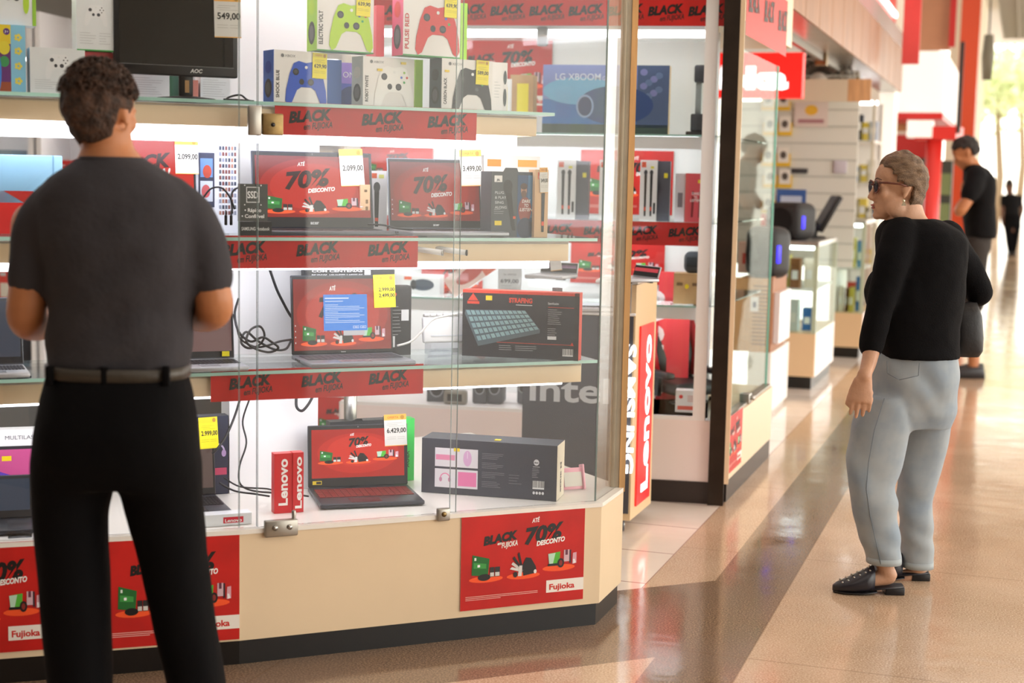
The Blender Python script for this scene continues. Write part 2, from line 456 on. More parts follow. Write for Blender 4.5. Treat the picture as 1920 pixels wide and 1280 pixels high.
# upright column and roof of the case
Q = F1.pt(430, .9, .5); Q2 = F1.pt(597, .9, .5)
mb = MB(); mb.box(F1.sx(Q), F1.sx(Q2), .5, .62, ZB + .015, ZT, WHITE); o = mb.build('column_panel', showcase, F1.O - showcase.location, F1.a)
mb = MB(); q = F1.pt(657, .7, .60); mb.cyl((F1.sx(q), .60, ZB + .015), (F1.sx(q), .60, .86), .022, STEEL); mb.build('support_tube', showcase, F1.O - showcase.location, F1.a)
mb = MB(); mb.prism(off_poly(-.02, DEEP + .02), ZT, ZT + .12, CREAM); rel(mb, 'case_roof')
for s0, s1 in ((-1.5, -.2), (0, .95)):
    mb = MB(); mb.box(s0, s1, .12, .2, ZT - .04, ZT - .002, mat('unseen_roof_tube', 'ffffff', .5, emit=9, ecol='f4f4ff')); mb.build('unseen_roof_lamp', showcase, F1.O - showcase.location, F1.a)  # lamps added out of view to light the top shelf
# shelves: glass plate, laminate trough, lamp
def shelf(z, pxr, pxtrough, yaw=0.0, depth=.42, z_tr=.062, lh=.045):
    P = F1.pt(pxr, z, .06); s1 = F1.sx(P); s0 = -1.55
    st = F1.sx(F1.pt(pxtrough, z, .08))
    o = empty('shelf', F1.O - showcase.location, F1.a); o.parent = showcase
    mb = MB(); mb.box(s0, s1, .06, .06 + depth, z - .010, z, glass('shelf_glass', (.95, .985, .975), .8)); mb.box(s0, s1, .0585, .06, z - .010, z, EDGE); mb.build('glass_plate', o)
    mb = MB(); mb.box(s0, st, .085, .097, z - .012 - z_tr, z - .012, CREAM, bev=.002); mb.box(s0, st - .0, .085, .09 + depth * .6, z - .02, z - .012, WHITE); mb.box(st - .006, st, .097, .09 + depth * .6, z - .012 - z_tr, z - .02, CREAM); mb.build('valance', o)
    mb = MB(); mb.box(s0, st - .05, .12, .16, z - .012 - z_tr - lh, z - .0205, TUBE, bev=.004); mb.box(s0, st - .03, .22, .24, z - .055, z - .0205, TUBE, bev=.004); mb.build('shelf_lamp', o)
    return o
Z4, Z3, Z2, Z1 = 1.655, 1.262, .868, ZB + .0145
shelf(Z4, 1040, 1008); shelf(Z3, 1120, 1068, lh=.026); shelf(Z2, 1120, 1092, lh=.012)
# hinge clamps, rail stubs
def hw(name, px, z, off, w_, h_, d_, m, extra=None):
    P = F1.pt(px, z, off); mb = MB(); mb.box(-w_ / 2, w_ / 2, -d_, 0, 0, h_, m, bev=.004)
    if extra: extra(mb)
    return mb.build(name, showcase, P - showcase.location, F1.a)
STN = mat('satin_clamp', 'a6a29a', .32, metal=.85)
hw('lock_plate', 476, Z4 - .1, .012, .04, .085, .016, STN)
hw('lock_plate', 510, Z4 - .098, .006, .062, .062, .012, BRASS, lambda mb: mb.cyl((.0, -.014, .03), (.0, -.011, .03), .006, BLACK))
hw('floor_clamp', 525, ZB - .012, .002, .1, .05, .02, STN, lambda mb: (mb.cyl((-.02, -.024, .028), (-.02, -.02, .028), .008, STEEL), mb.cyl((.024, -.024, .028), (.024, -.02, .028), .008, STEEL), mb.box(.034, .046, -.012, .0, .04, .075, STN, bev=.004)))
hw('floor_clamp', 829, ZB - .004, .002, .042, .04, .016, STN, lambda mb: mb.cyl((0, -.019, .022), (0, -.015, .022), .008, BRASS))
def stub(px, m):
    mb = MB(); P = F1.pt(px, Z3 - .045, .04); mb.cyl((0, 0, 0), (-.085, .055, .012), .0085, WHITE); mb.cyl((0, 0, 0), (.003, -.002, 0), .0095, m); mb.build('rail_stub', showcase, P - showcase.location, F1.a)
stub(829, STEEL); stub(874, BLACK)
mb = MB(); mb.box(F1.sx(F1.pt(-60, .9, .9)), F1.sx(F1.pt(430, .9, .9)), .9, .91, ZB + .015, ZB + .3, mat('smoked_back', '4d4a45', .3)); 
mb.build('back_panel', showcase, F1.O - showcase.location, F1.a)
# ------------------------------------------------------------------ printed art (drawn as flat inked shapes)
def gamepad(mb, cx, cz, s, y, body, body2=None, sym=None, ks=1.3):
    """controller silhouette, s = width"""
    P = [(-.30, .30), (-.18, .34), (0, .31), (.18, .34), (.30, .30), (.40, .12), (.48, -.14), (.50, -.32), (.44, -.40), (.35, -.36), (.22, -.14), (.12, -.09), (-.12, -.09), (-.22, -.14), (-.35, -.36), (-.44, -.40), (-.50, -.32), (-.48, -.14), (-.40, .12)]
    mb.front([(cx + p[0] * s, cz + p[1] * s * ks) for p in P], y, body)
    k = body2 or ink('2a2a2e')
    for x, z, r in ((-.25, .16, .075), (.11, .0, .075)): mb.ell(cx + x * s, cz + z * s * ks, r * s, r * s, y - .0004, k, 14); mb.ell(cx + x * s, cz + z * s * ks, r * .6 * s, r * .6 * s, y - .0007, ink('4a4a50'), 12)
    mb.ell(cx - .11 * s, cz, .06 * s, .065 * s, y - .0004, k, 12)
    mb.ell(cx, cz + .24 * s * ks, .035 * s, .035 * s, y - .0004, ink('e9e9e9'), 10)
    cols = sym or ('8fbf3a', 'd8443a', '3a62c8', '3fae5a')
    for (x, z), c in zip(((.25, .24), (.32, .16), (.18, .16), (.25, .08)), cols): mb.ell(cx + x * s, cz + z * s * ks, .028 * s, .028 * s, y - .0004, ink(c), 10)
def headset(mb, cx, cz, s, y, m, m2):
    n = 14
    P = [(cx + .5 * s * math.cos(a), cz + .5 * s * math.sin(a)) for a in [PI * i / n for i in range(n + 1)]] + [(cx + .4 * s * math.cos(a), cz + .4 * s * math.sin(a)) for a in [PI - PI * i / n for i in range(n + 1)]]
    mb.front(P, y, m)
    for k in (-1, 1): mb.ell(cx + k * .43 * s, cz - .12 * s, .14 * s, .22 * s, y - .0003, m2)
def microphone(mb, cx, z0, z1, wd, y, m):
    mb.front([(cx - wd * .3, z0), (cx + wd * .3, z0), (cx + wd * .45, z1 - wd * 1.6), (cx - wd * .45, z1 - wd * 1.6)], y, m)
    mb.ell(cx, z1 - wd * .9, wd * .62, wd * .9, y - .0003, ink('3a3a3e'), 14)
    mb.rect(cx - wd * .3, cx + wd * .3, z0 + (z1 - z0) * .12, z0 + (z1 - z0) * .2, y - .0004, ink('e8502a'))
def clusters(mb, x0, z0, w, h, y, G, wd=.24):
    # left: green television, drum, speaker pair
    def X(a): return x0 + a * w
    def Z(b): return z0 + b * h
    for cx in (.2, .5, .79): mb.ell(X(cx), Z(.31 if cx < .7 else .36), .135 * w, .035 * h, y, G('ff5a26'))
    mb.front([(X(.085), Z(.36)), (X(.215), Z(.34)), (X(.225), Z(.52)), (X(.09), Z(.57))], y - .0004, G('1e6b2c'))
    mb.front([(X(.10), Z(.43)), (X(.2), Z(.42)), (X(.2), Z(.47)), (X(.10), Z(.49))], y - .0007, G('3f9a46')); mb.rect(X(.13), X(.15), Z(.44), Z(.465), y - .001, G('ffffff'))
    mb.rect(X(.105), X(.12), Z(.51), Z(.54), y - .0008, G('e8f2e8'))
    mb.ell(X(.185), Z(.33), .05 * w, .035 * h, y - .001, G('141010'))
    mb.rect(X(.23), X(.265), Z(.33), Z(.43), y - .0008, G('2c2626')); mb.rect(X(.27), X(.31), Z(.33), Z(.43), y - .0008, G('2c2626')); mb.rect(X(.232), X(.262), Z(.335), Z(.375), y - .0011, G('d8d2cc')); mb.rect(X(.272), X(.306), Z(.335), Z(.375), y - .0011, G('d8d2cc'))
    # middle: fans, dryers
    mb.front([(X(.5), Z(.31)), (X(.49), Z(.42)), (X(.52), Z(.50)), (X(.56), Z(.49)), (X(.60), Z(.40)), (X(.61), Z(.33))], y - .0006, G('1a1214'))
    for a, b, c in ((.40, .44, 'd8d0cc'), (.41, .50, '181214'), (.45, .54, '181214'), (.39, .39, 'e6e0dc')):
        mb.front([(X(a), Z(b)), (X(a + .015), Z(b + .022)), (X(.50), Z(.37)), (X(.49), Z(.35))], y - .0009, G(c))
    mb.front([(X(.455), Z(.31)), (X(.485), Z(.31)), (X(.49), Z(.42)), (X(.465), Z(.42))], y - .0012, G('e2dcd8'))
    mb.ell(X(.595), Z(.345), .012 * w, .022 * h, y - .0012, G('efe9e6'), 10)
    mb.ell(X(.435), Z(.33), .018 * w, .03 * h, y - .0011, G('24181a'), 10)
    # right: green screen, fan, tablets
    mb.front([(X(.71), Z(.40)), (X(.795), Z(.41)), (X(.80), Z(.53)), (X(.70), Z(.515))], y - .0006, G('57b83a')); mb.front([(X(.71), Z(.40)), (X(.74), Z(.404)), (X(.76), Z(.52)), (X(.70), Z(.515))], y - .0009, G('bfe0c8')); mb.rect(X(.70), X(.80), Z(.385), Z(.41), y - .0011, G('191414'))
    mb.ell(X(.805), Z(.41), .028 * w, .05 * h, y - .0013, G('211518'), 16); mb.ell(X(.805), Z(.41), .014 * w, .03 * h, y - .0015, G('8a2a24'), 12)
    mb.rect(X(.83), X(.875), Z(.42), Z(.545), y - .0009, G('d9b4bd')); mb.rect(X(.842), X(.862), Z(.49), Z(.545), y - .0012, G('6d3046')); mb.rect(X(.875), X(.89), Z(.40), Z(.54), y - .0008, G('3c2430'))
    mb.front([(X(.90), Z(.39)), (X(.935), Z(.395)), (X(.935), Z(.51)), (X(.905), Z(.505))], y - .0012, G('e0a8b4')); mb.front([(X(.91), Z(.39)), (X(.93), Z(.40)), (X(.92), Z(.44)), (X(.905), Z(.44))], y - .0014, G('f4eef0'))
def sale(mb, x0, z0, w, h, y, G, em=True, wm=1.0, tagp=True, black=True, small=True, red='d21a12', kw=1.0):
    """the red sale design inside the rectangle (x0,z0,w,h)"""
    mb.rect(x0, x0 + w, z0, z0 + h, y, G('a8170f') if G is not ink else REDP)
    if G is not ink:
        mb.ell(x0 + w * .5, z0 + h * .5, w * .44, h * .42, y - .0002, G('bd2015'), 32); mb.ell(x0 + w * .5, z0 + h * .55, w * .33, h * .32, y - .0004, G('cc281a'), 32)
    y -= .0006
    def X(a): return x0 + a * w
    def Z(b): return z0 + b * h
    r = .07
    if black:
        mb.text('BLACK', X(.315), Z(.685), .085 * h, y, G('16100f'), w=.28 * w, bold=.065, shear=.25, rot=.12)
        mb.text('em', X(.305), Z(.655), .032 * h, y - .0003, G('f5efe8'), w=.035 * w, bold=.03, shear=.3, rot=.1)
        mb.text('FUJIOKA', X(.385), Z(.628), .055 * h, y - .0003, G('f5efe8'), w=.13 * w, bold=.03, shear=.3, rot=.1)
        bx = .66
    else: bx = .5 * wm
    mb.text('ATÉ', X(bx - .065), Z(.86), .045 * h, y, G('f8f4f0'), w=.065 * w * kw, bold=.03, shear=.3, rot=.08)
    mb.text('70%', X(bx + .01), Z(.66), .165 * h, y - .0002, G('15100f'), w=.33 * w * kw, bold=.045, shear=.25, rot=.1)
    mb.text('DESCONTO', X(bx + .06), Z(.625), .05 * h, y - .0006, G('fbf7f2'), w=.235 * w * kw, bold=.045, shear=.25, rot=.09)
    clusters(mb, x0, z0, w, h, y, G)
    if small:
        for i in range(3): mb.rect(X(.04), X(.62 - .3 * (i == 2)), Z(.135 - i * .017), Z(.141 - i * .017), y, G('f2b8ae'))
    if tagp:
        mb.rect(X(.69), X(1.0), Z(.105), Z(.235), y, G('f6eee4'))
        mb.text('Fujioka', X(.82), Z(.135), .06 * h, y - .0004, G('d42a1e'), w=.21 * w, bold=.03)
def poster(name, fr, px0, px1, z0, z1, off, label, group=None, parent=None, **k):
    P0 = fr.pt(px0, (z0 + z1) / 2, off); P1 = fr.pt(px1, (z0 + z1) / 2, off); w_ = (P1 - P0).length; c = (P0 + P1) / 2
    mb = MB(); mb.box(-w_ / 2, w_ / 2, 0, .0015, 0, z1 - z0, WHITE_M); sale(mb, -w_ / 2, 0, w_, z1 - z0, -.0006, ink, **k)
    o = mb.build(name, parent, (c.x, c.y, z0), fr.a)
    if not parent: tag(o, label, 'poster', group)
    return o
def banner(fr, px0, px1, z, h, off, n, label, slots=None, parent=None, cat='banner', flat=False):
    P0 = fr.pt(px0, z, off); P1 = fr.pt(px1, z, off); w_ = (P1 - P0).length; c = (P0 + P1) / 2
    mb = MB(); mb.box(-w_ / 2, w_ / 2, 0, .0012, 0, h, WHITE_M); mb.rect(-w_ / 2, w_ / 2, 0, h, -.0005, REDP)
    for i in range(n):
        x = -w_ / 2 + (slots[i] if slots else (i + .5) / n) * w_
        mb.text('BLACK', x, h * .45, h * .33, -.0011, ink('1a1210'), w=h * 1.4, bold=.055, shear=.28, rot=.10)
        mb.text('em FUJIOKA', x + h * .24, h * .22, h * .2, -.0013, ink('2a1a18'), w=h * .92, bold=.02, shear=.32, rot=.10)
    o = mb.build('sale_banner', parent, (c.x, c.y, z), fr.a)
    if not parent: tag(o, label, cat)
    return o
def price(parent, x, z, wd, ht, y, txt, col='white', rot=0.0, head='OFERTA', tilt=0.0, second=None):
    """price card stuck on a thing (its child)"""
    mb = MB(); bgc = 'dedcd6' if col == 'white' else 'f2e21c'
    mb.box(-wd / 2, wd / 2, 0, .0012, 0, ht, ink(bgc))
    hc = 'eeb04a' if col == 'white' else 'e0cf1a'
    mb.rect(-wd / 2, wd / 2, ht * .82, ht, -.0004, ink(hc)); mb.text(head, -wd * .1, ht * .87, ht * .07, -.0008, ink('c8781e'), w=wd * .5, bold=.02)
    mb.ell(wd * .32, ht * .9, wd * .09, ht * .07, -.0009, ink('b8862a'), 10)
    for i, (a, b) in enumerate(((-.36, .3), (-.4, .1), (-.3, .38))): mb.rect(wd * a, wd * b, ht * (.72 - i * .05), ht * (.727 - i * .05) + .0004, -.0004, ink('b5b1a8' if col == 'white' else 'b4a520'))
    if second:
        mb.text(second, wd * .1, ht * .50, ht * .11, -.0006, ink('2a2926'), w=wd * .74, bold=.025); mb.text(txt, wd * .1, ht * .32, ht * .11, -.0006, ink('2a2926'), w=wd * .74, bold=.025)
    else:
        mb.text(txt, wd * .04, ht * .42, ht * .15, -.0006, ink('2a2926'), w=wd * .86, bold=.022)
    for i in range(2): mb.rect(-wd * .4, wd * .0, ht * (.28 - i * .06), ht * (.287 - i * .06) + .0003, -.0004, ink('b5b1a8' if col == 'white' else 'b4a520')); mb.rect(wd * .08, wd * .4, ht * (.28 - i * .06), ht * (.287 - i * .06) + .0003, -.0004, ink('b5b1a8' if col == 'white' else 'b4a520'))
    mb.rect(-wd * .5, wd * .5, 0, ht * .02, -.0004, ink(hc))
    o = mb.build('price_tag', parent); o.location = (x, y, z); o.rotation_euler = (tilt, rot, 0); return o
def carton(name, fr, px0, px1, ytop, z, off, depth, label, cat='box', faces=None, m=WHITE_M, art=None, side=None, yaw=0.0, group=None, h=None, w=None):
    c, wd, ht, a = place(fr, px0, px1, ytop, z, off, yaw)
    if h: ht = h
    if w: wd = w
    mb = MB(); mb.box(-wd / 2, wd / 2, 0, depth, 0.0005, ht, m, faces=faces)
    if art: art(mb, wd, ht)
    if side:                                       # side(mb,w,h) draws on a frame with -Y facing; mapped to the left(-x) face
        sb = MB(); sb.M = Matrix.Translation((-wd / 2, depth / 2, 0)) @ Matrix.Rotation(-PI / 2, 4, 'Z')
        side(sb, depth, ht)
        for f, fm in zip(sb.f, sb.fm): pass
        b = len(mb.v); mb.v += sb.v
        for f, fm, sm in zip(sb.f, sb.fm, sb.sm): mb.f.append([b + k for k in f]); mb.fm.append(mb.mi(sb.mats[fm])); mb.sm.append(sm)
    o = mb.build(name, None, c, a); tag(o, label, cat, group)
    o['_w'] = wd; o['_h'] = ht
    return o
def lines(mb, x0, x1, z, n, dz, y, c, th=.0012, seed=1):
    r = random.Random(seed)
    for i in range(n): mb.rect(x0, x0 + (x1 - x0) * r.uniform(.55, 1), z - i * dz, z - i * dz + th, y, ink(c))
def barcode(mb, x, z, w_, h_, y):
    mb.rect(x, x + w_, z, z + h_, y, ink('f2f2f2')); n = 14; r = random.Random(3)
    for i in range(n): mb.rect(x + w_ * (i + .2) / n, x + w_ * (i + .2 + r.uniform(.2, .6)) / n, z + h_ * .18, z + h_, y - .0004, ink('1c1c1c'))
# ------------------------------------------------------------------ laptops
def GL(e): return lambda h: glow(h, e)
def laptop(fr, px0, px1, ytop, z, off, label, art, depth=.235, tilt=.24, body='9a9ca4', lidc='3a3b42', key='26262b', yaw=0.0, base_w=None, bez=(.008, .012, .022), e=.8, brand=None, group=None, keys=True):
    c, w_, h_, a = place(fr, px0, px1, ytop, z + .018, off, yaw)
    L = h_ / math.cos(tilt)
    root = empty('laptop', (c.x, c.y, z + .0006), a); tag(root, label, 'laptop', group)
    bm_ = mat('laptop_body_' + body, body, .35, metal=.4); lm = mat('laptop_lid_' + lidc, lidc, .35, metal=.2)
    mb = MB(); mb.box(-w_ / 2, w_ / 2, -depth, .012, .003, .017, bm_, bev=.004)
    for k in (-1, 1): mb.box(k * w_ * .4 - .02, k * w_ * .4 + .02, -depth + .02, -depth + .03, 0, .004, BLACK); mb.box(k * w_ * .4 - .02, k * w_ * .4 + .02, -.03, -.02, 0, .004, BLACK)
    for i in range(3): mb.box(-w_ / 2 - .0006, -w_ / 2, -.05 - i * .02, -.037 - i * .02, .007, .012, BLACK)
    mb.build('base', root)
    if keys:
        km = mat('keys_' + key, key, .5)
        mb = MB(); nx, nz = 15, 5; kw = w_ * .92 / nx; kd = depth * .5 / nz
        for i in range(nx):
            for j in range(nz): mb.box(-w_ * .46 + i * kw + .001, -w_ * .46 + (i + 1) * kw - .001, -depth * .12 - (j + 1) * kd + .001, -depth * .12 - j * kd - .001, .0172, .0188, km)
        mb.build('keyboard', root)
        mb = MB(); mb.box(-w_ * .2, w_ * .1, -depth * .94, -depth * .68, .0171, .0175, mat('touchpad_' + body, body, .25, metal=.3)); mb.build('touchpad', root)
    lid = MB(); lid.M = Matrix.Translation((0, .002, .018)) @ Matrix.Rotation(-tilt, 4, 'X')
    lid.box(-w_ / 2, w_ / 2, 0, .007, 0, L, lm, bev=.003)
    lid.rect(-w_ / 2 + .003, w_ / 2 - .003, .003, L - .003, -.0004, BLACK)
    if brand: lid.text(brand, 0, bez[2] * .35, bez[2] * .34, -.001, ink('c9c9c9'), bold=.02)
    lid.ell(0, L - bez[1] * .5, .0022, .0022, -.001, ink('6a6a70'), 8)
    lo = lid.build('screen_lid', root)
    dm = MB(); dm.M = lid.M.copy()
    x0 = -w_ / 2 + bez[0]; ww = w_ - 2 * bez[0]; z0 = bez[2]; hh = L - bez[1] - bez[2]
    art(dm, x0, z0, ww, hh, -.0012, GL(e)); dm.build('display', lo)
    root['_w'] = w_; root['_L'] = L; root['_t'] = tilt
    return root
def lid_tag(root, fx, fz, wd, ht, txt, **k):
    L, t, w_ = root['_L'], root['_t'], root['_w']
    s = L * fz
    o = price(root, w_ * fx, .018 + math.cos(t) * s, wd, ht, .002 + math.sin(t) * s - .006, txt, **k); o.rotation_euler.x = -t; return o
def sale_screen(**k):
    def f(mb, x0, z0, w_, h_, y, G): sale(mb, x0, z0, w_, h_, y, G, tagp=False, black=False, small=False, **k)
    return f
def sale_screen_big(mb, x0, z0, w_, h_, y, G):
    mb.rect(x0, x0 + w_, z0, z0 + h_, y, G('8e1812')); mb.ell(x0 + w_ * .5, z0 + h_ * .5, w_ * .47, h_ * .47, y - .0001, G('a81e15'), 32); mb.ell(x0 + w_ * .5, z0 + h_ * .5, w_ * .38, h_ * .38, y - .0002, G('c0281c'), 32)
    X = lambda a: x0 + a * w_; Z = lambda b: z0 + b * h_; y -= .0006
    mb.text('ATÉ', X(.40), Z(.84), .06 * h_, y, G('f8f4f0'), w=.07 * w_, bold=.03, shear=.3, rot=.08)
    mb.text('70%', X(.46), Z(.50), .27 * h_, y - .0002, G('300c0a'), w=.42 * w_, bold=.045, shear=.25, rot=.1)
    mb.text('DESCONTO', X(.57), Z(.42), .065 * h_, y - .0006, G('fbf7f2'), w=.24 * w_, bold=.045, shear=.25, rot=.09)
    clusters(mb, x0, z0 - .22 * h_, w_, h_, y, G)
    for i in range(4): mb.rect(X(.01), X(.018), Z(.1 + i * .08), Z(.12 + i * .08), y - .002, G('e8e8e8'))
BIGRED = sale_screen_big
def dialog_screen(mb, x0, z0, w_, h_, y, G):
    sale_screen_big(mb, x0, z0, w_, h_, y, G); y -= .004
    X = lambda a: x0 + a * w_; Z = lambda b: z0 + b * h_
    mb.rect(X(.5), X(.72), Z(.2), Z(.34), y, G('c8c4c8'))
    y -= .0005
    mb.rect(X(.30), X(.75), Z(.27), Z(.78), y, G('2f86e6'))
    mb.rect(X(.315), X(.56), Z(.72), Z(.735), y - .0004, G('eef4ff')); mb.rect(X(.315), X(.5), Z(.68), Z(.69), y - .0004, G('d8e6ff'))
    for b, n in ((.63, 4), (.53, 4), (.43, 3)):
        for i in range(n): mb.rect(X(.315), X(.45 if i == 0 else .72 - .05 * (i % 2)), Z(b - i * .024), Z(b - i * .024 + .008), y - .0004, G('cfe0fb'))
    for a in (.60, .675):
        mb.rect(X(a), X(a + .06), Z(.30), Z(.335), y - .0004, G('e6efff')); mb.rect(X(a + .004), X(a + .056), Z(.305), Z(.33), y - .0008, G('2f86e6')); mb.rect(X(a + .015), X(a + .045), Z(.314), Z(.32), y - .0011, G('ffffff'))

# ---- top glass shelf (z = Z4): game controllers and monitor
def pad_box(px0, px1, ytop, z, off, name_txt, body, sidec, label, ptxt=None, prow=(0, 0), dark=False, yaw=.0, depth=.07, ink2='2a2a2e', tagpos=(.30, .55), tcol='1c1c1c'):
    bm_ = ink(body); sm_ = mat('box_side_' + sidec, sidec, .4); wm = mat('box_front', 'e7e4e2', .4)
    def art(mb, w_, h_):
        y = -.0006; r = .22
        mb.rect(-w_ / 2, w_ / 2, 0, h_ * .02, y - .001, ink('3f9a48'))
        gamepad(mb, w_ * .1, h_ * .42, w_ * .78, y - .0008, bm_, ink(ink2))
        mb.ell(-w_ * .34, h_ * .90, h_ * .035, h_ * .035, y, ink('6d6d70'), 12)
        mb.text('XBOX', -w_ * .20, h_ * .875, h_ * .05, y, ink('6d6d70'), w=w_ * .2)
        mb.text(name_txt, -w_ * .40, h_ * .36, h_ * .07, y, ink(tcol), w=h_ * .52, bold=.03, rot=PI / 2)
        # printed side of the box
        mb.rect(-w_ / 2, -w_ / 2 + .0005, 0, h_, y, sm_)
    def side(mb, d_, h_):
        y = -.0008; mb.ell(0, h_ * .68, d_ * .3, h_ * .12, y, bm_); mb.ell(0, h_ * .28, d_ * .33, h_ * .18, y, ink(ink2)); mb.ell(0, h_ * .28, d_ * .22, h_ * .12, y - .0004, ink('5a5c5e'))
    o = carton('game_controller_box', F1, px0, px1, ytop, z, off, depth, label, 'box', faces={'F': wm, 'L': sm_, 'R': WHITE, 'U': WHITE, 'D': ink('3f9a48')}, m=wm, art=art, side=side, yaw=yaw)
    if ptxt:
        w_, h_ = o['_w'], o['_h']; price(o, w_ * tagpos[0], h_ * tagpos[1], .047, .075, -.004, ptxt, col='yellow', rot=.03)
    return o
YAW = .30
b1 = pad_box(513, 613, 96, Z4, .10, 'SHOCK BLUE', '2a55c4', '3f74d8', 'white game controller box with blue pad and blue side, marked 629.90', '629,90', tagpos=(.34, .50), yaw=.2)
b2 = pad_box(680, 776, 108, Z4, .12, 'ROBOT WHITE', 'f3f2f0', 'dfe6e6', 'white game controller box with a white pad, middle of lower row', tagpos=(.3, .5), yaw=.2)
b3 = pad_box(827, 922, 112, Z4, .10, 'CARBON BLACK', '1f2023', '3b4a50', 'white game controller box with a black pad, marked 589.00', '589,00', tagpos=(.28, .52), yaw=.2)
ztop = Z4 + max(b1['_h'], b2['_h'], b3['_h']) + .001
zt1 = Z4 + max(b1['_h'], b2['_h']) + .004
# glass riser carrying the second row
mb = MB(); 
def pP(px, z, off): return F1.pt(px, z, off)
b4 = pad_box(594, 700, -22, zt1, .10, 'ELECTRIC VOLT', 'b5dc1e', 'a8dc3c', 'game controller box with lime yellow pad in the upper row', '639,90', tagpos=(.30, .58), yaw=.16)
zt2 = Z4 + max(b2['_h'], b3['_h']) + .002
b5 = pad_box(755, 862, -20, zt2, .10, 'PULSE RED', 'd5302c', 'e0527a', 'game controller box with a red pad in the upper row', '639,90', tagpos=(.32, .60), yaw=.16, tcol='c23a3a')
for o, px in ((b2, 0), (b3, 0)):
    w_, h_ = o['_w'], o['_h']
def stick(o, x, z, s=.016):
    mb = MB(); mb.box(-s, s, -.0022, -.0016, 0, s * .8, ink('f0cf1e')); q = mb.build('sticker', o); q.location = (o['_w'] * x, 0, o['_h'] * z)
stick(b2, -.18, .72, .009); stick(b2, .28, .88, .009); stick(b3, -.40, .73, .008)
carton('game_controller_box', F1, 613, 640, 112, Z4, .22, .1, 'blue sided controller box turned edge on behind the blue one', m=ink('3b6fc0'))
carton('speaker_box', F1, 630, 682, 118, Z4, .34, .06, 'purple and blue speaker box between blue and white controller boxes', m=WHITE, art=lambda mb, w_, h_: (mb.rect(-w_ / 2, w_ / 2, 0, h_, -.0006, ink('4b62c8')), mb.rect(-w_ / 2, w_ / 2, h_ * .55, h_, -.001, ink('9a80d8')), mb.text('OM', -.005, h_ * .68, h_ * .13, -.0014, ink('f4f4ff')), mb.ell(w_ * .1, h_ * .25, w_ * .5, h_ * .25, -.0014, ink('24407a')))) 
carton('game_controller_box', F1, 778, 792, 112, Z4, .22, .1, 'lime green edge of a controller box right of the white one', m=ink('a6dc3a'))
carton('game_controller_box', F1, 705, 720, 10, zt1, .20, .1, 'red edge of a controller box between the two upper ones', m=ink('e04a56'))
carton('game_controller_box', F1, 864, 875, 6, zt2, .18, .1, 'lime green edge of a controller box beside the red one', m=ink('a6dc3a'))
carton('game_controller_box', F1, 920, 950, 117, Z4, .17, .06, 'plain white side of a controller box right of the black one', m=WHITE, art=lambda mb, w_, h_: (mb.ell(w_ * .36, h_ * .7, w_ * .1, h_ * .14, -.001, ink('4b5558')), mb.ell(w_ * .36, h_ * .3, w_ * .1, h_ * .18, -.001, ink('4b5558')), lines(mb, -w_ * .3, w_ * .1, h_ * .6, 6, h_ * .06, -.0008, 'b4b8ba')))
# left half of the top shelf
def wpad(mb, w_, h_, s=.5):
    gamepad(mb, w_ * .02, h_ * .62, w_ * s, -.0008, ink('f4f4f6'), ink('4a4b50'), sym=('5a5a5e',) * 4); lines(mb, -w_ * .42, w_ * .05, h_ * .30, 5, h_ * .045, -.0008, 'c8c8ca'); lines(mb, w_ * .1, w_ * .42, h_ * .30, 5, h_ * .045, -.0008, 'c8c8ca', seed=2)
pbw = mat('pale_box_front', 'eef0f2', .4)
lb1 = carton('game_controller_box', F1, 57, 160, 90, Z4, .13, .09, 'white controller box left of the man\'s head, printed with a white pad', m=pbw, art=wpad, faces={'U': WHITE})
lb2 = carton('game_controller_box', F1, 160, 216, 98, Z4, .16, .09, 'red box under a white controller box beside the monitor', m=ink('e3505a'), faces={'F': ink('e35a60')})
carton('game_controller_box', F1, 144, 214, -14, Z4 + lb2['_h'] + .001, .13, .10, 'white controller box stacked on a red box beside the monitor', m=pbw, faces={'D': ink('3fae50')}, art=lambda mb, w_, h_: (wpad(mb, w_, h_, .62), mb.rect(-w_ / 2, w_ / 2, 0, h_ * .02, -.001, ink('3fae50'))))
def toy_art(mb, w_, h_):
    mb.rect(-w_ / 2, w_ * .14, 0, h_, -.0006, ink('6b2f78')); mb.rect(-w_ / 2, w_ * .14, h_ * .72, h_, -.001, ink('f0d32a')); mb.rect(w_ * .14, w_ / 2, 0, h_, -.0007, ink('8fd0ee'))
    mb.ell(w_ * .04, h_ * .9, w_ * .08, h_ * .05, -.0014, ink('5b2a80')); mb.text('3+', w_ * .04, h_ * .88, h_ * .04, -.0018, ink('ffffff'))
    mb.ell(-w_ * .02, h_ * .66, w_ * .14, h_ * .1, -.0014, ink('f0dc3a')); mb.ell(-w_ * .02, h_ * .46, w_ * .12, h_ * .08, -.0014, ink('3f9a5a')); mb.ell(-w_ * .25, h_ * .3, w_ * .16, h_ * .36, -.0016, ink('3a8ae0')); mb.rect(-w_ / 2, w_ * .14, 0, h_ * .16, -.0012, ink('a8502e'))
    for q in (.18, .4, .62, .82): 
        for k in range(5): mb.ell(w_ * .32 + w_ * .06 * math.cos(k * 1.257), h_ * q + w_ * .06 * math.sin(k * 1.257), w_ * .04, w_ * .04, -.0014, ink('f2e05a'), 8)
tb = carton('toy_box', F1, -28, 49, 46, Z4, .14, .08, 'yellow, purple and light blue toy box at the left picture edge', m=ink('8fd0ee'), art=toy_art)
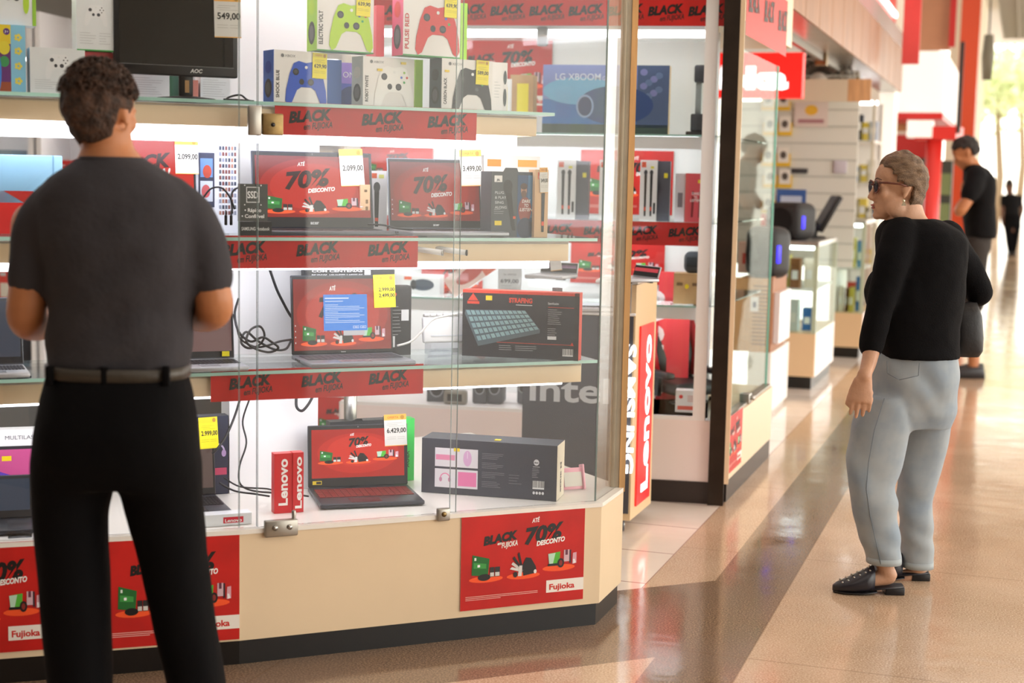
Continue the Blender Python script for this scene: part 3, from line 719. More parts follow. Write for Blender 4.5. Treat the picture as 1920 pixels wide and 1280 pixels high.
carton('game_controller_box', F1, -50, 68, -55, Z4 + tb['_h'] + .001, .15, .08, 'white box with lime green pad on top of the toy box', m=pbw, faces={'R': ink('9ccf3a')}, art=lambda mb, w_, h_: (gamepad(mb, w_ * .12, h_ * .5, w_ * .62, -.0008, ink('e9ecec'), ink('50535a')), mb.ell(w_ * .34, h_ * .42, w_ * .05, h_ * .2, -.0012, ink('b8dc3a')), mb.rect(w_ * .44, w_ / 2, 0, h_, -.001, ink('9ccf3a'))))
for k, (a_, b_, t_) in enumerate(((226, 318, 128), (350, 372, 150), (376, 432, 132))):
    carton('game_controller_box', F1, a_, b_, t_, Z4, .30, .08, ('white box behind the monitor, left of its stand', 'small red box edge behind the monitor stand', 'white box with blue print behind the monitor, right of its stand')[k], m=pbw if k != 1 else ink('d98c80'), art=(lambda mb, w_, h_: lines(mb, -w_ * .42, w_ * .42, h_ * .7, 8, h_ * .07, -.0008, 'c4c4c6')) if k != 1 else None)
# monitor
P0 = F1.pt(214, 1.8, .12); P1 = F1.pt(446, 1.8, .12); mw = (P1 - P0).length; mc = (P0 + P1) / 2
mon = empty('monitor', (mc.x, mc.y, Z4 + .0005), F1.a); tag(mon, 'black desktop monitor switched off on its stand, top shelf', 'monitor')
zb = hz(mc, 142) - Z4; zt = zb + .335
mb = MB(); mb.M = Matrix.Translation((0, 0, 0))
mb.box(-mw / 2, mw / 2, 0, .03, zb, zt, BLACK, bev=.004); mb.box(-mw * .3, mw * .3, .03, .055, zb + .05, zt - .06, BLACK, bev=.01)
mb.text('AOC', .055, zb + .01, .011, -.0008, ink('cfcfcf'), bold=.04, shear=.2); mb.build('casing', mon)
mb = MB(); mb.rect(-mw / 2 + .014, mw / 2 - .014, zb + .03, zt - .014, -.0006, mat('monitor_screen', '1c1b1a', .08, spec=.8)); mb.rect(-mw / 2 + .012, mw / 2 - .012, zb + .0275, zb + .0285, -.0008, ink('8a8a8c')); mb.build('screen', mon)
mb = MB(); mb.box(-.01 + .02, .05, .02, .035, .008, zb + .05, BLACK, bev=.004); mb.box(.026, .038, .018, .0195, .02, .055, KRAFT); mb.build('stand_neck', mon)
mb = MB(); mb.rings([((.03, .02, 0), (.085, 0, 0), (0, .075, 0)), ((.03, .02, .004), (.083, 0, 0), (0, .073, 0)), ((.03, .02, .009), (.03, 0, 0), (0, .03, 0))], BLACK); mb.build('stand_foot', mon)
price(mon, mw / 2 - .03, hz(mc, 66) - Z4, .078, .125, -.006, '549,00', rot=-.02)
def cable(name, fr, pts, r, label, m=None, z=None):
    """pts: (px, py, off)"""
    W_ = [fr.hit(a, b, c) for a, b, c in pts]
    # smooth
    out = []
    n = len(W_)
    for i in range(n - 1):
        p0, p1, p2, p3 = W_[max(i - 1, 0)], W_[i], W_[i + 1], W_[min(i + 2, n - 1)]
        for k in range(6):
            t = k / 6; out.append(.5 * ((2 * p1) + (p2 - p0) * t + (2 * p0 - 5 * p1 + 4 * p2 - p3) * t * t + (3 * p1 - p0 - 3 * p2 + p3) * t ** 3))
    out.append(W_[-1])
    if z is not None: out = [V((p.x, p.y, max(p.z, z + r))) for p in out]
    mb = MB(); mb.tube(out, r, m or CABLE, 6); o = mb.build(name); tag(o, label, 'cable'); return o
cable('video_cable', F1, [(420, 190, .09), (430, 182, .10), (450, 178, .10), (462, 186, .11), (472, 192, .12), (450, 194, .09), (430, 192, .09), (422, 196, .11), (445, 190, .12), (476, 195, .13)], .003, 'black coiled cable lying on the top glass shelf', z=Z4)

# ---- second shelf (Z3)
A = laptop(F1, 476, 702, 285, Z3, .30, 'dark laptop with red sale wallpaper, tagged 2.099,00, by the SSD sign', BIGRED, brand='acer', lidc='4a4e5c', body='5c5d63', bez=(.010, .014, .034), e=.75, tilt=.16, depth=.21)
lid_tag(A, .33, .56, .078, .118, '2.099,00', head='', rot=-.04)
B = laptop(F1, 730, 905, 298, Z3, .30, 'silver edged laptop with dim red wallpaper, tagged 3.499,00', BIGRED, brand='acer', lidc='8f929c', body='a3a5ac', bez=(.008, .012, .026), e=.42, tilt=.14, depth=.225)
lid_tag(B, .40, .62, .076, .118, '3.499,00', rot=-.04)
Lft = laptop(F1, 246, 371, 246, Z3, .30, 'laptop with bright red wallpaper right of the man\'s head', lambda mb, x0, z0, w_, h_, y, G: (mb.rect(x0, x0 + w_, z0, z0 + h_, y, G('c8281e')), mb.text('CK', x0 + w_ * .42, z0 + h_ * .62, h_ * .16, y - .001, G('3a0f0c'), bold=.05, shear=.3, rot=.12), mb.text('OKA!', x0 + w_ * .40, z0 + h_ * .50, h_ * .1, y - .001, G('f4ece8'), bold=.03, shear=.3, rot=.1)), lidc='4a4e5c', body='5c5d63', e=.8, tilt=.14, depth=.16, keys=False)
lid_tag(Lft, .36, .56, .07, .108, '2.099,00', head='')
# mic box with hanger
def mic_art(mb, w_, h_):
    y = -.0006; mb.rect(-w_ / 2, w_ * .08, 0, h_, y, ink('4c5258')); mb.rect(w_ * .08, w_ / 2, 0, h_, y, ink('3a4656'))
    mb.rect(-w_ * .44, -w_ * .26, h_ * .84, h_ * .94, y - .0005, ink('f2f2f2')); mb.text('JBL', -w_ * .35, h_ * .86, h_ * .03, y - .001, ink('4c5258'), bold=.04)
    for i, t in enumerate(('PLUG', '& PLAY.', 'SING', 'ALONG')): mb.text(t, -w_ * .42, h_ * (.66 - i * .075), h_ * .042, y - .0005, ink('c9cdd0'), al='l', w=w_ * (.2 if i in (0, 2) else .27), bold=.01)
    mb.front([(-w_ * .02, h_ * .1), (w_ * .06, h_ * .1), (-w_ * .04, h_ * .68), (-w_ * .19, h_ * .70)], y - .0008, ink('17181b')); mb.ell(-w_ * .13, h_ * .77, w_ * .11, h_ * .11, y - .0009, ink('2c2e32')); mb.rect(-.0, w_ * .06, h_ * .28, h_ * .32, y - .0012, ink('e2582c'))
    mb.rect(-w_ * .42, -w_ * .26, h_ * .18, h_ * .25, y - .0008, ink('efd62a')); lines(mb, -w_ * .44, -w_ * .2, h_ * .42, 3, h_ * .03, y - .0006, 'aeb2b6')
    # seated musician photograph (plain print)
    mb.rect(w_ * .1, w_ * .48, 0, h_ * .95, y - .0004, ink('2c4f7a')); mb.rect(w_ * .34, w_ * .48, h_ * .3, h_ * .95, y - .0006, ink('4c84b4'))
    mb.ell(w_ * .24, h_ * .72, w_ * .07, h_ * .08, y - .001, ink('b88a70')); mb.ell(w_ * .24, h_ * .66, w_ * .06, h_ * .06, y - .0012, ink('6a4636')); mb.ell(w_ * .24, h_ * .78, w_ * .08, h_ * .05, y - .0012, ink('4a3026'))
    mb.ell(w_ * .27, h_ * .42, w_ * .15, h_ * .2, y - .0008, ink('9a4438')); mb.ell(w_ * .28, h_ * .14, w_ * .18, h_ * .16, y - .0009, ink('26304e'))
    for i, t in enumerate(('DARE', 'TO', 'LISTEN')): mb.text(t, w_ * .30, h_ * (.53 - i * .065), h_ * .05, y - .0016, ink('f4f0ee'), w=w_ * (.2, .1, .3)[i], bold=.02, shear=.2)
    mb.front([(-w_ * .24, h_ * .99), (w_ * .12, h_ * .99), (w_ * .08, h_ * 1.06), (-w_ * .18, h_ * 1.06)], .002, ink('4a4e54'), .004)
mbx = carton('microphone_box', F1, 920, 1001, 322, Z3, .13, .09, 'grey microphone box with photo print and hanger tab beside laptop 3.499,00', m=ink('4c5258'), art=mic_art, faces={'R': KRAFT, 'U': KRAFT})
def mic_box2(mb, w_, h_):
    mb.rect(-w_ * .3, w_ * .1, h_ * .86, h_ * .96, -.0008, ink('e2582c')); mb.text('JBL', -w_ * .1, h_ * .88, h_ * .035, -.0012, ink('ffffff'), w=w_ * .3)
    microphone(mb, w_ * .12, h_ * .08, h_ * .86, w_ * .3, -.001, ink('15161a'))
m2 = carton('microphone_box', F1, 1001, 1026, 318, Z3, .11, .05, 'narrow tan microphone box at the right end of the second shelf', m=mat('tan_card', 'd9b48c', .6), art=mic_box2)
price(m2, .008, m2['_h'] * .66, .028, .08, -.003, '349,00', rot=-.05)
carton('adapter_box', F1, 675, 693, 346, Z3, .31, .03, 'slim tan box standing right of laptop 2.099,00', m=mat('tan_card', 'd9b48c', .6), art=lambda mb, w_, h_: [mb.rect(w_ * .05, w_ * .3, h_ * q, h_ * (q + .08), -.0008, ink('7a5c3a')) for q in (.2, .34, .48, .62)] and mb.rect(-w_ * .1, w_ * .2, h_ * .85, h_ * .9, -.0008, ink('6a4e30')))
def jmic(mb, w_, h_):
    mb.rect(-w_ * .32, w_ * .0, h_ * .88, h_ * .96, -.0008, ink('e2582c')); mb.rect(w_ * .1, w_ * .34, h_ * .88, h_ * .94, -.0008, ink('dfe07a')); microphone(mb, 0, h_ * .1, h_ * .82, w_ * .26, -.001, ink('1a1b1f'))
carton('microphone_box', F1, 686, 725, 320, Z3, .42, .05, 'white microphone box with one black mic between the two laptops', m=WHITE, art=jmic)
carton('speaker_box', F1, 905, 1010, 292, Z3, .42, .05, 'wide white speaker box with orange logo strip behind the grey mic box', m=WHITE, art=lambda mb, w_, h_: (mb.rect(-w_ * .44, -w_ * .2, h_ * .86, h_ * .95, -.0008, ink('e8902a')), mb.rect(w_ * .1, w_ * .44, h_ * .86, h_ * .95, -.0008, ink('f0a83a')), mb.ell(-w_ * .2, h_ * .4, w_ * .3, h_ * .3, -.001, ink('3c3f48')), mb.text('BOOMBOX', w_ * .44, h_ * .5, h_ * .06, -.0012, ink('6a6a70'), w=h_ * .5, rot=PI / 2)))
# photo-grid box, blue box behind the man
def grid_art(mb, w_, h_):
    mb.rect(-w_ * .42, -w_ * .05, h_ * .28, h_ * .86, -.0008, ink('3a3f58')); mb.rect(-w_ * .38, -w_ * .09, h_ * .60, h_ * .80, -.0012, ink('6a8fc8')); mb.rect(-w_ * .38, -w_ * .09, h_ * .34, h_ * .56, -.0012, ink('c8d0e0')); mb.ell(-w_ * .22, h_ * .66, w_ * .1, h_ * .07, -.0016, ink('b84a3a')); mb.ell(-w_ * .25, h_ * .45, w_ * .1, h_ * .07, -.0016, ink('c05a60'))
    r = random.Random(5)
    for i in range(6):
        for j in range(12): mb.rect(w_ * (.06 + i * .07), w_ * (.11 + i * .07), h_ * (.2 + j * .063 + (i - 3) * .0), h_ * (.24 + j * .063), -.001, ink(r.choice(('5a6070', '7a4a4a', '8a90a8', '3c4458', 'a87a6a'))))
    mb.text('MS', -w_ * .16, h_ * .06, h_ * .09, -.001, ink('2fa45a'), bold=.04)
carton('accessory_box', F1, 366, 446, 262, Z3 + .0, .34, .04, 'pale box with small photo grid print right of the man\'s neck', m=mat('pale_lilac_card', 'dfe2ee', .5), art=grid_art)
bs = MB(); bs.box(0, .18, 0, .018, .0, .14, mat('light_blue_shell', '8fbcd8', .35, var=.08), bev=.004); bs.box(.152, .156, -.001, 0, 0, .14, ink('7aa6c4'))
bo = bs.build('tablet_case', None, F1.pt(-5, Z3 + .085, .24), F1.a); bo.location.z = Z3 + .085; tag(bo, 'light blue laptop lid shown from behind, left of the man', 'laptop')
carton('sale_stand', F1, -20, 118, 358, Z3, .24, .03, 'low red sale card under the light blue lid, left of the man', cat='sign', m=REDP, art=lambda mb, w_, h_: (mb.front([(w_ * .05, h_ * .15), (w_ * .3, h_ * .1), (w_ * .28, h_ * .4), (w_ * .1, h_ * .45)], -.001, ink('2c7a3a')), mb.front([(-w_ * .3, h_), (w_ * .2, h_ * .5), (w_ * .1, h_)], -.001, ink('a81e16'))))
# SSD sign
P = F1.pt(474, Z3, .075); ss = empty('specification_sign', (P.x, P.y, Z3 + .0005), F1.a); tag(ss, 'small dark acrylic stand-up sign reading SSD on the second shelf', 'sign')
wd = .088; h0 = hz(P, 415) - Z3; h1 = hz(P, 345) - Z3
mb = MB(); dk = mat('dark_acrylic', '4b4e4c', .2); mb.box(-wd / 2, wd / 2, 0, .003, h0, h1, dk); Hh = h1 - h0
sq = wd * .22
for a, b, c_, d_ in ((-sq, sq, .5, .52), (-sq, sq, .9, .92), (-sq, -sq + .002, .5, .92), (sq - .002, sq, .5, .92)): mb.rect(a, b, h0 + Hh * c_, h0 + Hh * d_, -.0006, ink('f0f0f0'))
for a in (-1, 1):
    for b in (.44, .96): mb.ell(a * sq * 1.25, h0 + Hh * b, .002, .002, -.0006, ink('f0f0f0'), 8)
mb.text('SSD', 0, h0 + Hh * .62, Hh * .19, -.0009, ink('f4f4f4'), w=wd * .36, bold=.02)
mb.text('• Rápido', 0, h0 + Hh * .25, Hh * .1, -.0009, ink('f4f4f4'), w=wd * .56, bold=.02); mb.text('• Confiável', 0, h0 + Hh * .09, Hh * .1, -.0009, ink('f4f4f4'), w=wd * .76, bold=.02)
mb.build('plate', ss)
mb = MB(); mb.box(-wd / 2 + .005, wd / 2 + .012, -.001, .02, 0, h0 - .001, BLACK); mb.text('SAMSUNG Notebook', .008, h0 * .42, h0 * .22, -.0018, ink('d8d8d8'), w=wd * .95, bold=.02); mb.build('holder', ss)
cable('power_cable', F1, [(380, 372, .2), (395, 354, .2), (415, 352, .2), (430, 368, .2), (440, 392, .2)], .003, 'black looped cable right of the man\'s shoulder on second shelf')
cable('power_cable', F1, [(436, 400, .2), (434, 365, .22), (446, 352, .22), (462, 356, .24)], .003, 'short black cable left of the SSD sign')
for px in (424, 434):
    mb = MB(); p = F1.pt(px, Z3 + .03, .19); mb.box(-.004, .004, 0, .008, 0, .03, BLACK, bev=.002); mb.cyl((0, .004, .028), (0, .004, .045), .0022, BLACK); o = mb.build('plug', None, p, F1.a); tag(o, 'small black cable plug behind the SSD sign', 'plug', 'cable plugs behind the SSD sign')
cable('charging_cable', F1, [(690, 420, .22), (720, 422, .18), (745, 428, .14), (775, 430, .12)], .003, 'thin black lead between the two laptops on second shelf', z=Z3)

# ---- third shelf (Z2)
Cc = laptop(F1, 548, 738, 517, Z2, .27, 'silver laptop showing a blue message window, tagged 2.499,00', dialog_screen, body='90949c', lidc='34363c', key='4a4c54', bez=(.007, .012, .012), e=.62, tilt=.10, depth=.215, brand='lenovo')
lid_tag(Cc, .42, .58, .072, .105, '2.499,00', col='yellow', head='PROMOÇÃO', second='2.999,00', rot=-.02)
mb = MB(); mb.rect(-.15, -.125, .0, .0, 0, ink('f0d31e'))
Dd = laptop(F1, 318, 440, 560, Z2, .24, 'silver laptop half hidden by the man\'s right elbow', lambda mb, x0, z0, w_, h_, y, G: (mb.rect(x0, x0 + w_, z0, z0 + h_, y, G('7a5a58')), mb.front([(x0, z0 + h_ * .5), (x0 + w_, z0 + h_ * .9), (x0 + w_, z0 + h_), (x0, z0 + h_)], y - .001, G('d0493a'))), body='b0b2b8', lidc='5a5b60', e=.55, tilt=.12, depth=.19)
mb = MB(); mb.box(0, .022, -.0085, -.0055, .025, .04, ink('f0e01e')); q = mb.build('sticker', Dd); q.location = (Dd['_w'] * .5 - .04, 0, 0)
bb = carton('game_box', F1, 712, 770, 536, Z2, .33, .05, 'black box with white print standing behind the blue message laptop', m=ink('26272b'), art=lambda mb, w_, h_: (lines(mb, -w_ * .1, w_ * .2, h_ * .7, 9, h_ * .05, -.0008, 'b9b9b9'), mb.rect(w_ * .18, w_ * .42, h_ * .5, h_ * .66, -.0008, ink('d8d8d8')), mb.rect(-w_ * .2, -w_ * .02, h_ * .12, h_ * .28, -.0008, ink('d8d8d8')), mb.ell(-w_ * .05, h_ * .88, w_ * .07, h_ * .03, -.001, ink('c43a2a'))))
carton('game_box', F1, 570, 738, 498, Z2, .40, .04, 'black game pass box behind and above the blue message laptop', m=ink('2b2c31'), art=lambda mb, w_, h_: ([mb.text(t, -w_ * .42, h_ * (.93 - i * .05), h_ * .026, -.0008, ink('f0f0f0'), al='l', bold=.03, w=w_ * .56) for i, t in enumerate(('COM CENTENAS', 'DE JOGOS, APROVEITE 3 MESES DE', 'GAME PASS ULTIMATE INCLUSOS'))], mb.rect(w_ * .16, w_ * .23, h_ * .88, h_ * .95, -.0008, ink('e0e0e0'))))
# big mechanical keyboard box
def kb_art(mb, w_, h_):
    y = -.0006; rd = ink('d8402c')
    mb.rect(-w_ / 2, w_ / 2, h_ * .955, h_, y, rd); mb.text('STRAFING', w_ * .0, h_ * .83, h_ * .07, y, rd, w=w_ * .2, bold=.05); mb.rect(-w_ * .04, w_ * .1, h_ * .79, h_ * .80, y, ink('c8c8c8'))
    mb.front([(-w_ * .455, h_ * .84), (-w_ * .41, h_ * .95), (-w_ * .365, h_ * .84)], y, rd); mb.rect(-w_ * .46, -w_ * .355, h_ * .79, h_ * .83, y, rd)
    mb.rect(-w_ * .30, -w_ * .245, h_ * .85, h_ * .92, y - .0004, ink('f0cf1e'))
    # printed keyboard in perspective
    q = [(-w_ * .475, h_ * .70), (-w_ * .02 + w_ * .06, h_ * .72), (w_ * .17, h_ * .44), (-w_ * .36, h_ * .22)]
    mb.front([(q[0][0], q[0][1]), (q[1][0], q[1][1]), (q[2][0], q[2][1]), (q[2][0], q[2][1] - h_ * .05), (q[3][0], q[3][1] - h_ * .06), (q[0][0] - .002, q[0][1] - h_ * .06)], y - .0003, ink('56646a'))
    for i in range(13):
        for j in range(5):
            def bl(u, v):
                a = V(q[0]) * (1 - u) + V(q[1]) * u; b = V(q[3]) * (1 - u) + V(q[2]) * u; p = a * (1 - v) + b * v; return (p[0], p[1])
            u0, u1, v0, v1 = (i + .1) / 13, (i + .88) / 13, (j + .12) / 5, (j + .82) / 5
            mb.front([bl(u0, v0), bl(u1, v0), bl(u1, v1), bl(u0, v1)], y - .0007, ink('8fb0b2' if (i + j) % 2 else '86a6ac'))
    mb.text('Especificações', w_ * .235, h_ * .82, h_ * .035, y, ink('e0e0e0'), al='l', w=w_ * .09)
    mb.rect(w_ * .235, w_ * .455, h_ * .775, h_ * .782, y, rd)
    lines(mb, w_ * .235, w_ * .36, h_ * .74, 8, h_ * .03, y, 'b0b0b0', .0011); lines(mb, w_ * .235, w_ * .34, h_ * .46, 6, h_ * .03, y, 'b0b0b0', .0011, 4)
    mb.rect(w_ * .235, w_ * .31, h_ * .30, h_ * .35, y, ink('e8e8e8')); mb.rect(-w_ * .2, w_ * .455, h_ * .225, h_ * .232, y, rd); mb.front([(w_ * .43, h_ * .22), (w_ * .445, h_ * .27), (w_ * .46, h_ * .22)], y - .0003, rd)
    lines(mb, -w_ * .18, -w_ * .06, h_ * .18, 3, h_ * .03, y, 'b0b0b0', .0011, 5); lines(mb, -w_ * .04, w_ * .16, h_ * .18, 3, h_ * .03, y, 'b0b0b0', .0011, 6)
    barcode(mb, w_ * .365, h_ * .06, w_ * .09, h_ * .11, y); mb.rect(w_ * .46, w_ / 2, 0, h_, y, ink('1c1416'))
kb = carton('keyboard_box', F1, 866, 1084, 546, Z2, .27, .055, 'large black and red mechanical keyboard box with grey keyboard print', m=ink('262329'), art=kb_art, faces={'R': ink('d63a26'), 'U': ink('c8402e')}, yaw=-.62)
# upright white keyboard
P = F1.pt(835, Z2, .30); mb = MB(); mb.M = Matrix.Rotation(-.15, 4, 'X')
mb.box(-.075, .09, 0, .02, 0, .085, WHITE, bev=.006)
for i in range(7): mb.box(-.07 + i * .022, -.052 + i * .022, -.004, .018, .086, .096, WHITE, bev=.003)
mb.box(-.05, .07, -.002, 0, .02, .024, ink('d8dae0'))
o = mb.build('keyboard', None, (P.x, P.y, Z2 + .042), F1.a); tag(o, 'white compact keyboard propped up on edge left of the keyboard box', 'keyboard')
mb = MB(); mb.box(-.05, .07, .0, .06, 0, .041, glass('stand_acrylic', (.9, .92, .95), .8)); o = mb.build('acrylic_stand', None, (P.x, P.y, Z2 + .0005), F1.a); tag(o, 'clear acrylic block under the white propped keyboard', 'stand')
cable('usb_cable', F1, [(856, 588, .24), (835, 592, .22), (810, 600, .2), (790, 622, .18), (770, 640, .17), (745, 648, .16)], .0035, 'white cable hanging from the propped white keyboard', WHITE, z=Z2)
mb_pts = [(447, 560, .3), (440, 590, .25), (448, 622, .2), (470, 640, .18), (492, 632, .17), (508, 640, .18), (522, 652, .18), (505, 660, .18), (480, 654, .16), (462, 640, .16), (470, 618, .18), (488, 612, .2), (496, 630, .2), (484, 648, .2), (464, 652, .18), (452, 640, .2), (462, 622, .22), (485, 640, .22), (515, 655, .22), (536, 654, .24), (545, 640, .28)]
cable('power_cable', F1, mb_pts, .0038, 'tangle of black power cable left of the blue message laptop', z=Z2)
cable('power_cable', F1, [(438, 590, .30), (444, 612, .24), (452, 636, .2), (478, 650, .2), (500, 648, .17), (524, 640, .2), (548, 636, .26)], .0034, 'second black power cable crossing the cable tangle', z=Z2)
cable('power_cable', F1, [(505, 502, .42), (518, 540, .42), (530, 565, .42), (545, 592, .42), (556, 600, .42)], .0045, 'thick black cable running down the white column to the laptop')
carton('gaming_mouse_box', F1, 1040, 1052, 540, Z2, .40, .03, 'thin dark box edge behind the keyboard box', m=ink('6a5a60'))
lw = laptop(F1, -60, 45, 560, Z2, .24, 'silver laptop at the left picture edge beside the man\'s left elbow', lambda mb, x0, z0, w_, h_, y, G: mb.rect(x0, x0 + w_, z0, z0 + h_, y, G('4a4d58')), body='b0b2b8', lidc='5a5b60', e=.5, depth=.18)
# ---- deck level (Z1)
Gm = laptop(F1, 578, 765, 798, Z1, .42, 'black gaming laptop with sale wallpaper and red keys, tagged 6.429,00', sale_screen(kw=.7), body='3a3a42', lidc='2b2d36', key='7a1f1c', bez=(.012, .014, .03), e=.8, tilt=.10, depth=.25, yaw=-.12)
L_, w_ = Gm['_L'], Gm['_w']
lid_tag(Gm, .38, .64, .075, .105, '6.429,00', rot=-.03)
mb = MB(); mb.box(-w_ / 2 + .014, -w_ / 2 + .044, -.0015, 0, .028, .040, ink('e2c62a')); mb.box(-w_ / 2 + .026, -w_ / 2 + .042, -.002, -.0012, .030, .038, ink('26262a')); mb.build('sticker', Gm)
def serieM(mb, w_, h_):
    y = -.0006; pk = ink('e88ab0')
    for i, (a, b) in enumerate(((-.40, .5), (-.235, .5), (-.40, .12), (-.235, .12))):
        x0 = w_ * a; z0 = h_ * b; ww = w_ * .155; hh = h_ * .34; mb.rect(x0, x0 + ww, z0, z0 + hh, y, ink('e6e2e8'))
        cx, cz = x0 + ww / 2, z0 + hh / 2
        if i == 0: mb.rect(x0 + ww * .04, x0 + ww * .96, cz - hh * .14, cz + hh * .14, y - .0004, pk); [mb.rect(x0 + ww * .06, x0 + ww * .94, cz - hh * .08 + k * hh * .08, cz - hh * .075 + k * hh * .08, y - .0007, ink('f6c4d8')) for k in range(3)]
        if i == 1: mb.ell(cx, cz, ww * .2, hh * .42, y - .0004, ink('dcaed6')); mb.rect(cx - .001, cx + .001, cz, cz + hh * .35, y - .0008, ink('f4e4f2'))
        if i == 2: headset(mb, cx, cz, ww * .5, y - .0004, pk, ink('c98aa8'))
        if i == 3: mb.rect(x0 + ww * .06, x0 + ww * .94, z0 + hh * .12, z0 + hh * .88, y - .0004, ink('ee7fb4'))
    mb.rect(-w_ * .26, -w_ * .215, h_ * .79, h_ * .85, y - .0012, ink('f0d31e'))
    for k in range(4): lines(mb, -w_ * .05, w_ * .12, h_ * (.78 - k * .17), 4, h_ * .03, y, '8d8d96', .001, k)
    lines(mb, w_ * .15, w_ * .25, h_ * .42, 4, h_ * .05, y, '8d8d96', .001, 9)
    mb.ell(w_ * .35, h_ * .68, w_ * .02, h_ * .055, y, ink('e8e8ec')); mb.text('dazz', w_ * .35, h_ * .665, h_ * .03, y - .0004, ink('33343d'), bold=.03); mb.rect(w_ * .325, w_ * .375, h_ * .595, h_ * .605, y, ink('c8c8cc'))
    lines(mb, w_ * .32, w_ * .38, h_ * .56, 6, h_ * .03, y, 'b0b0b6', .001, 12); barcode(mb, w_ * .325, h_ * .2, w_ * .085, h_ * .15, y)
    for k in range(4): mb.ell(w_ * (.335 + k * .022), h_ * .13, w_ * .009, h_ * .028, y, ink('e8e8ec'), 10)
    mb.rect(w_ * .46, w_ / 2, 0, h_, y, ink('3a3b46'))
sm = carton('peripheral_kit_box', F1, 790, 1043, 828, Z1, .33, .12, 'long dark grey gaming kit box with four pink product pictures', m=ink('3b3c48'), art=serieM, faces={'U': ink('3b3c46'), 'R': mat('box_end_cream', 'e3d8c4', .5)}, yaw=-.64)
mb = MB(); mb.M = Matrix.Rotation(PI / 2, 4, 'Z'); mb.text('SERIE M', .0, .0, .016, 0, ink('3a3a44'), w=.1, bold=.03, rot=PI / 2); q = mb.build('side_print', sm); q.location = (sm['_w'] / 2 + .0008, .07, sm['_h'] * .38)
mb = MB(); mb.box(-.02, .0, .03, .05, 0, .002, ink('f0d31e')); q = mb.build('sticker', sm); q.location = (.03, 0, sm['_h'])
carton('graphics_card_box', F1, 742, 776, 785, Z1, .52, .05, 'bright green and black box behind the gaming laptop', m=ink('3fd65a'), art=lambda mb, w_, h_: (mb.text('XBOX', 0, h_ * .35, h_ * .07, -.0008, ink('145a24'), w=h_ * .28, bold=.04, rot=-PI / 2),))
carton('headset_box', F1, 618, 745, 788, Z1, .56, .05, 'black box with hanging tab behind the gaming laptop', m=ink('2a2b30'), art=lambda mb, w_, h_: (mb.front([(w_ * .28, h_), (w_ * .44, h_), (w_ * .44, h_ * 1.06), (w_ * .28, h_ * 1.06)], .0, BLACK, .002), mb.front([(-w_ * .18, h_), (-w_ * .02, h_), (-w_ * .04, h_ * 1.03), (-w_ * .12, h_ * 1.03)], .0, BLACK, .002)))
# Lenovo block signs
def lsign(px0, px1, ytop, label, rot_txt):
    def art(mb, w_, h_):
        mb.text('Lenovo', w_ * .02, h_ * .48, w_ * .55, -.0009, ink('fbf4f2'), w=h_ * .74, bold=.03, rot=PI / 2)
    c_, w_, h_, a_ = place(F1, px0, px1, ytop, Z1, .17)
    mb = MB(); mb.box(-w_ / 2, w_ / 2, 0, .035, .0005, h_, mat('sign_red', 'd31f2a', .3)); mb.text('Lenovo', w_ * .22, h_ * .52, w_ * .5, -.0009, ink('fbf4f2'), w=h_ * .78, bold=.03, rot=PI / 2)
    mb.rect(-w_ / 2, w_ / 2, 0, .02, -.0007, ink('d31f2a'))
    o = mb.build('brand_sign', None, c_, a_); tag(o, label, 'sign'); return o
lsign(514, 548, 850, 'red upright block sign, left one beside the gaming laptop', 1)
c_, w_, h_, a_ = place(F1, 549, 569, 848, Z1, .165)
mb = MB(); mb.box(-w_ / 2, w_ / 2, 0, .035, .0005, h_, mat('sign_red', 'd31f2a', .3)); mb.text('Lenovo', w_ * .3, h_ * .5, w_ * .62, -.0009, ink('fbf4f2'), w=h_ * .86, bold=.03, rot=PI / 2)
tag(mb.build('brand_sign', None, c_, a_), 'narrow red block sign touching the gaming laptop', 'sign')
P = F1.pt(425, Z1, .06); mb = MB(); mb.box(-.08, .075, 0, .05, .0005, .035, mat('acrylic_white', 'f4f6fa', .15)); mb.rect(-.01, .05, .008, .026, -.0006, ink('d81f3a')); mb.text('Lenovo', .02, .011, .010, -.001, ink('ffffff'), w=.05, bold=.02)
tag(mb.build('brand_plinth', None, (P.x, P.y, Z1), F1.a), 'clear white acrylic block with small red logo at the glass', 'sign')
Em = laptop(F1, 300, 405, 792, Z1, .42, 'black laptop beside the man\'s thigh, yellow tag ending 99,00', lambda mb, x0, z0, w_, h_, y, G: (mb.rect(x0, x0 + w_, z0, z0 + h_, y, G('6a5450')),), body='4a4b54', lidc='2f3138', key='202126', e=.45, tilt=.12, depth=.24)
lid_tag(Em, .40, .62, .06, .10, '2.999,00', col='yellow', head='', rot=-.03)
carton('headset_box', F1, 366, 428, 780, Z1, .50, .05, 'dark blue headset box behind the black laptop by the man\'s thigh', m=ink('33384a'), art=lambda mb, w_, h_: (headset(mb, w_ * .15, h_ * .55, w_ * .5, -.0008, ink('c9b8d8'), ink('b89ac8')), mb.rect(-w_ * .3, w_ * .45, h_ * .25, h_ * .34, -.001, ink('c84a6a'))))
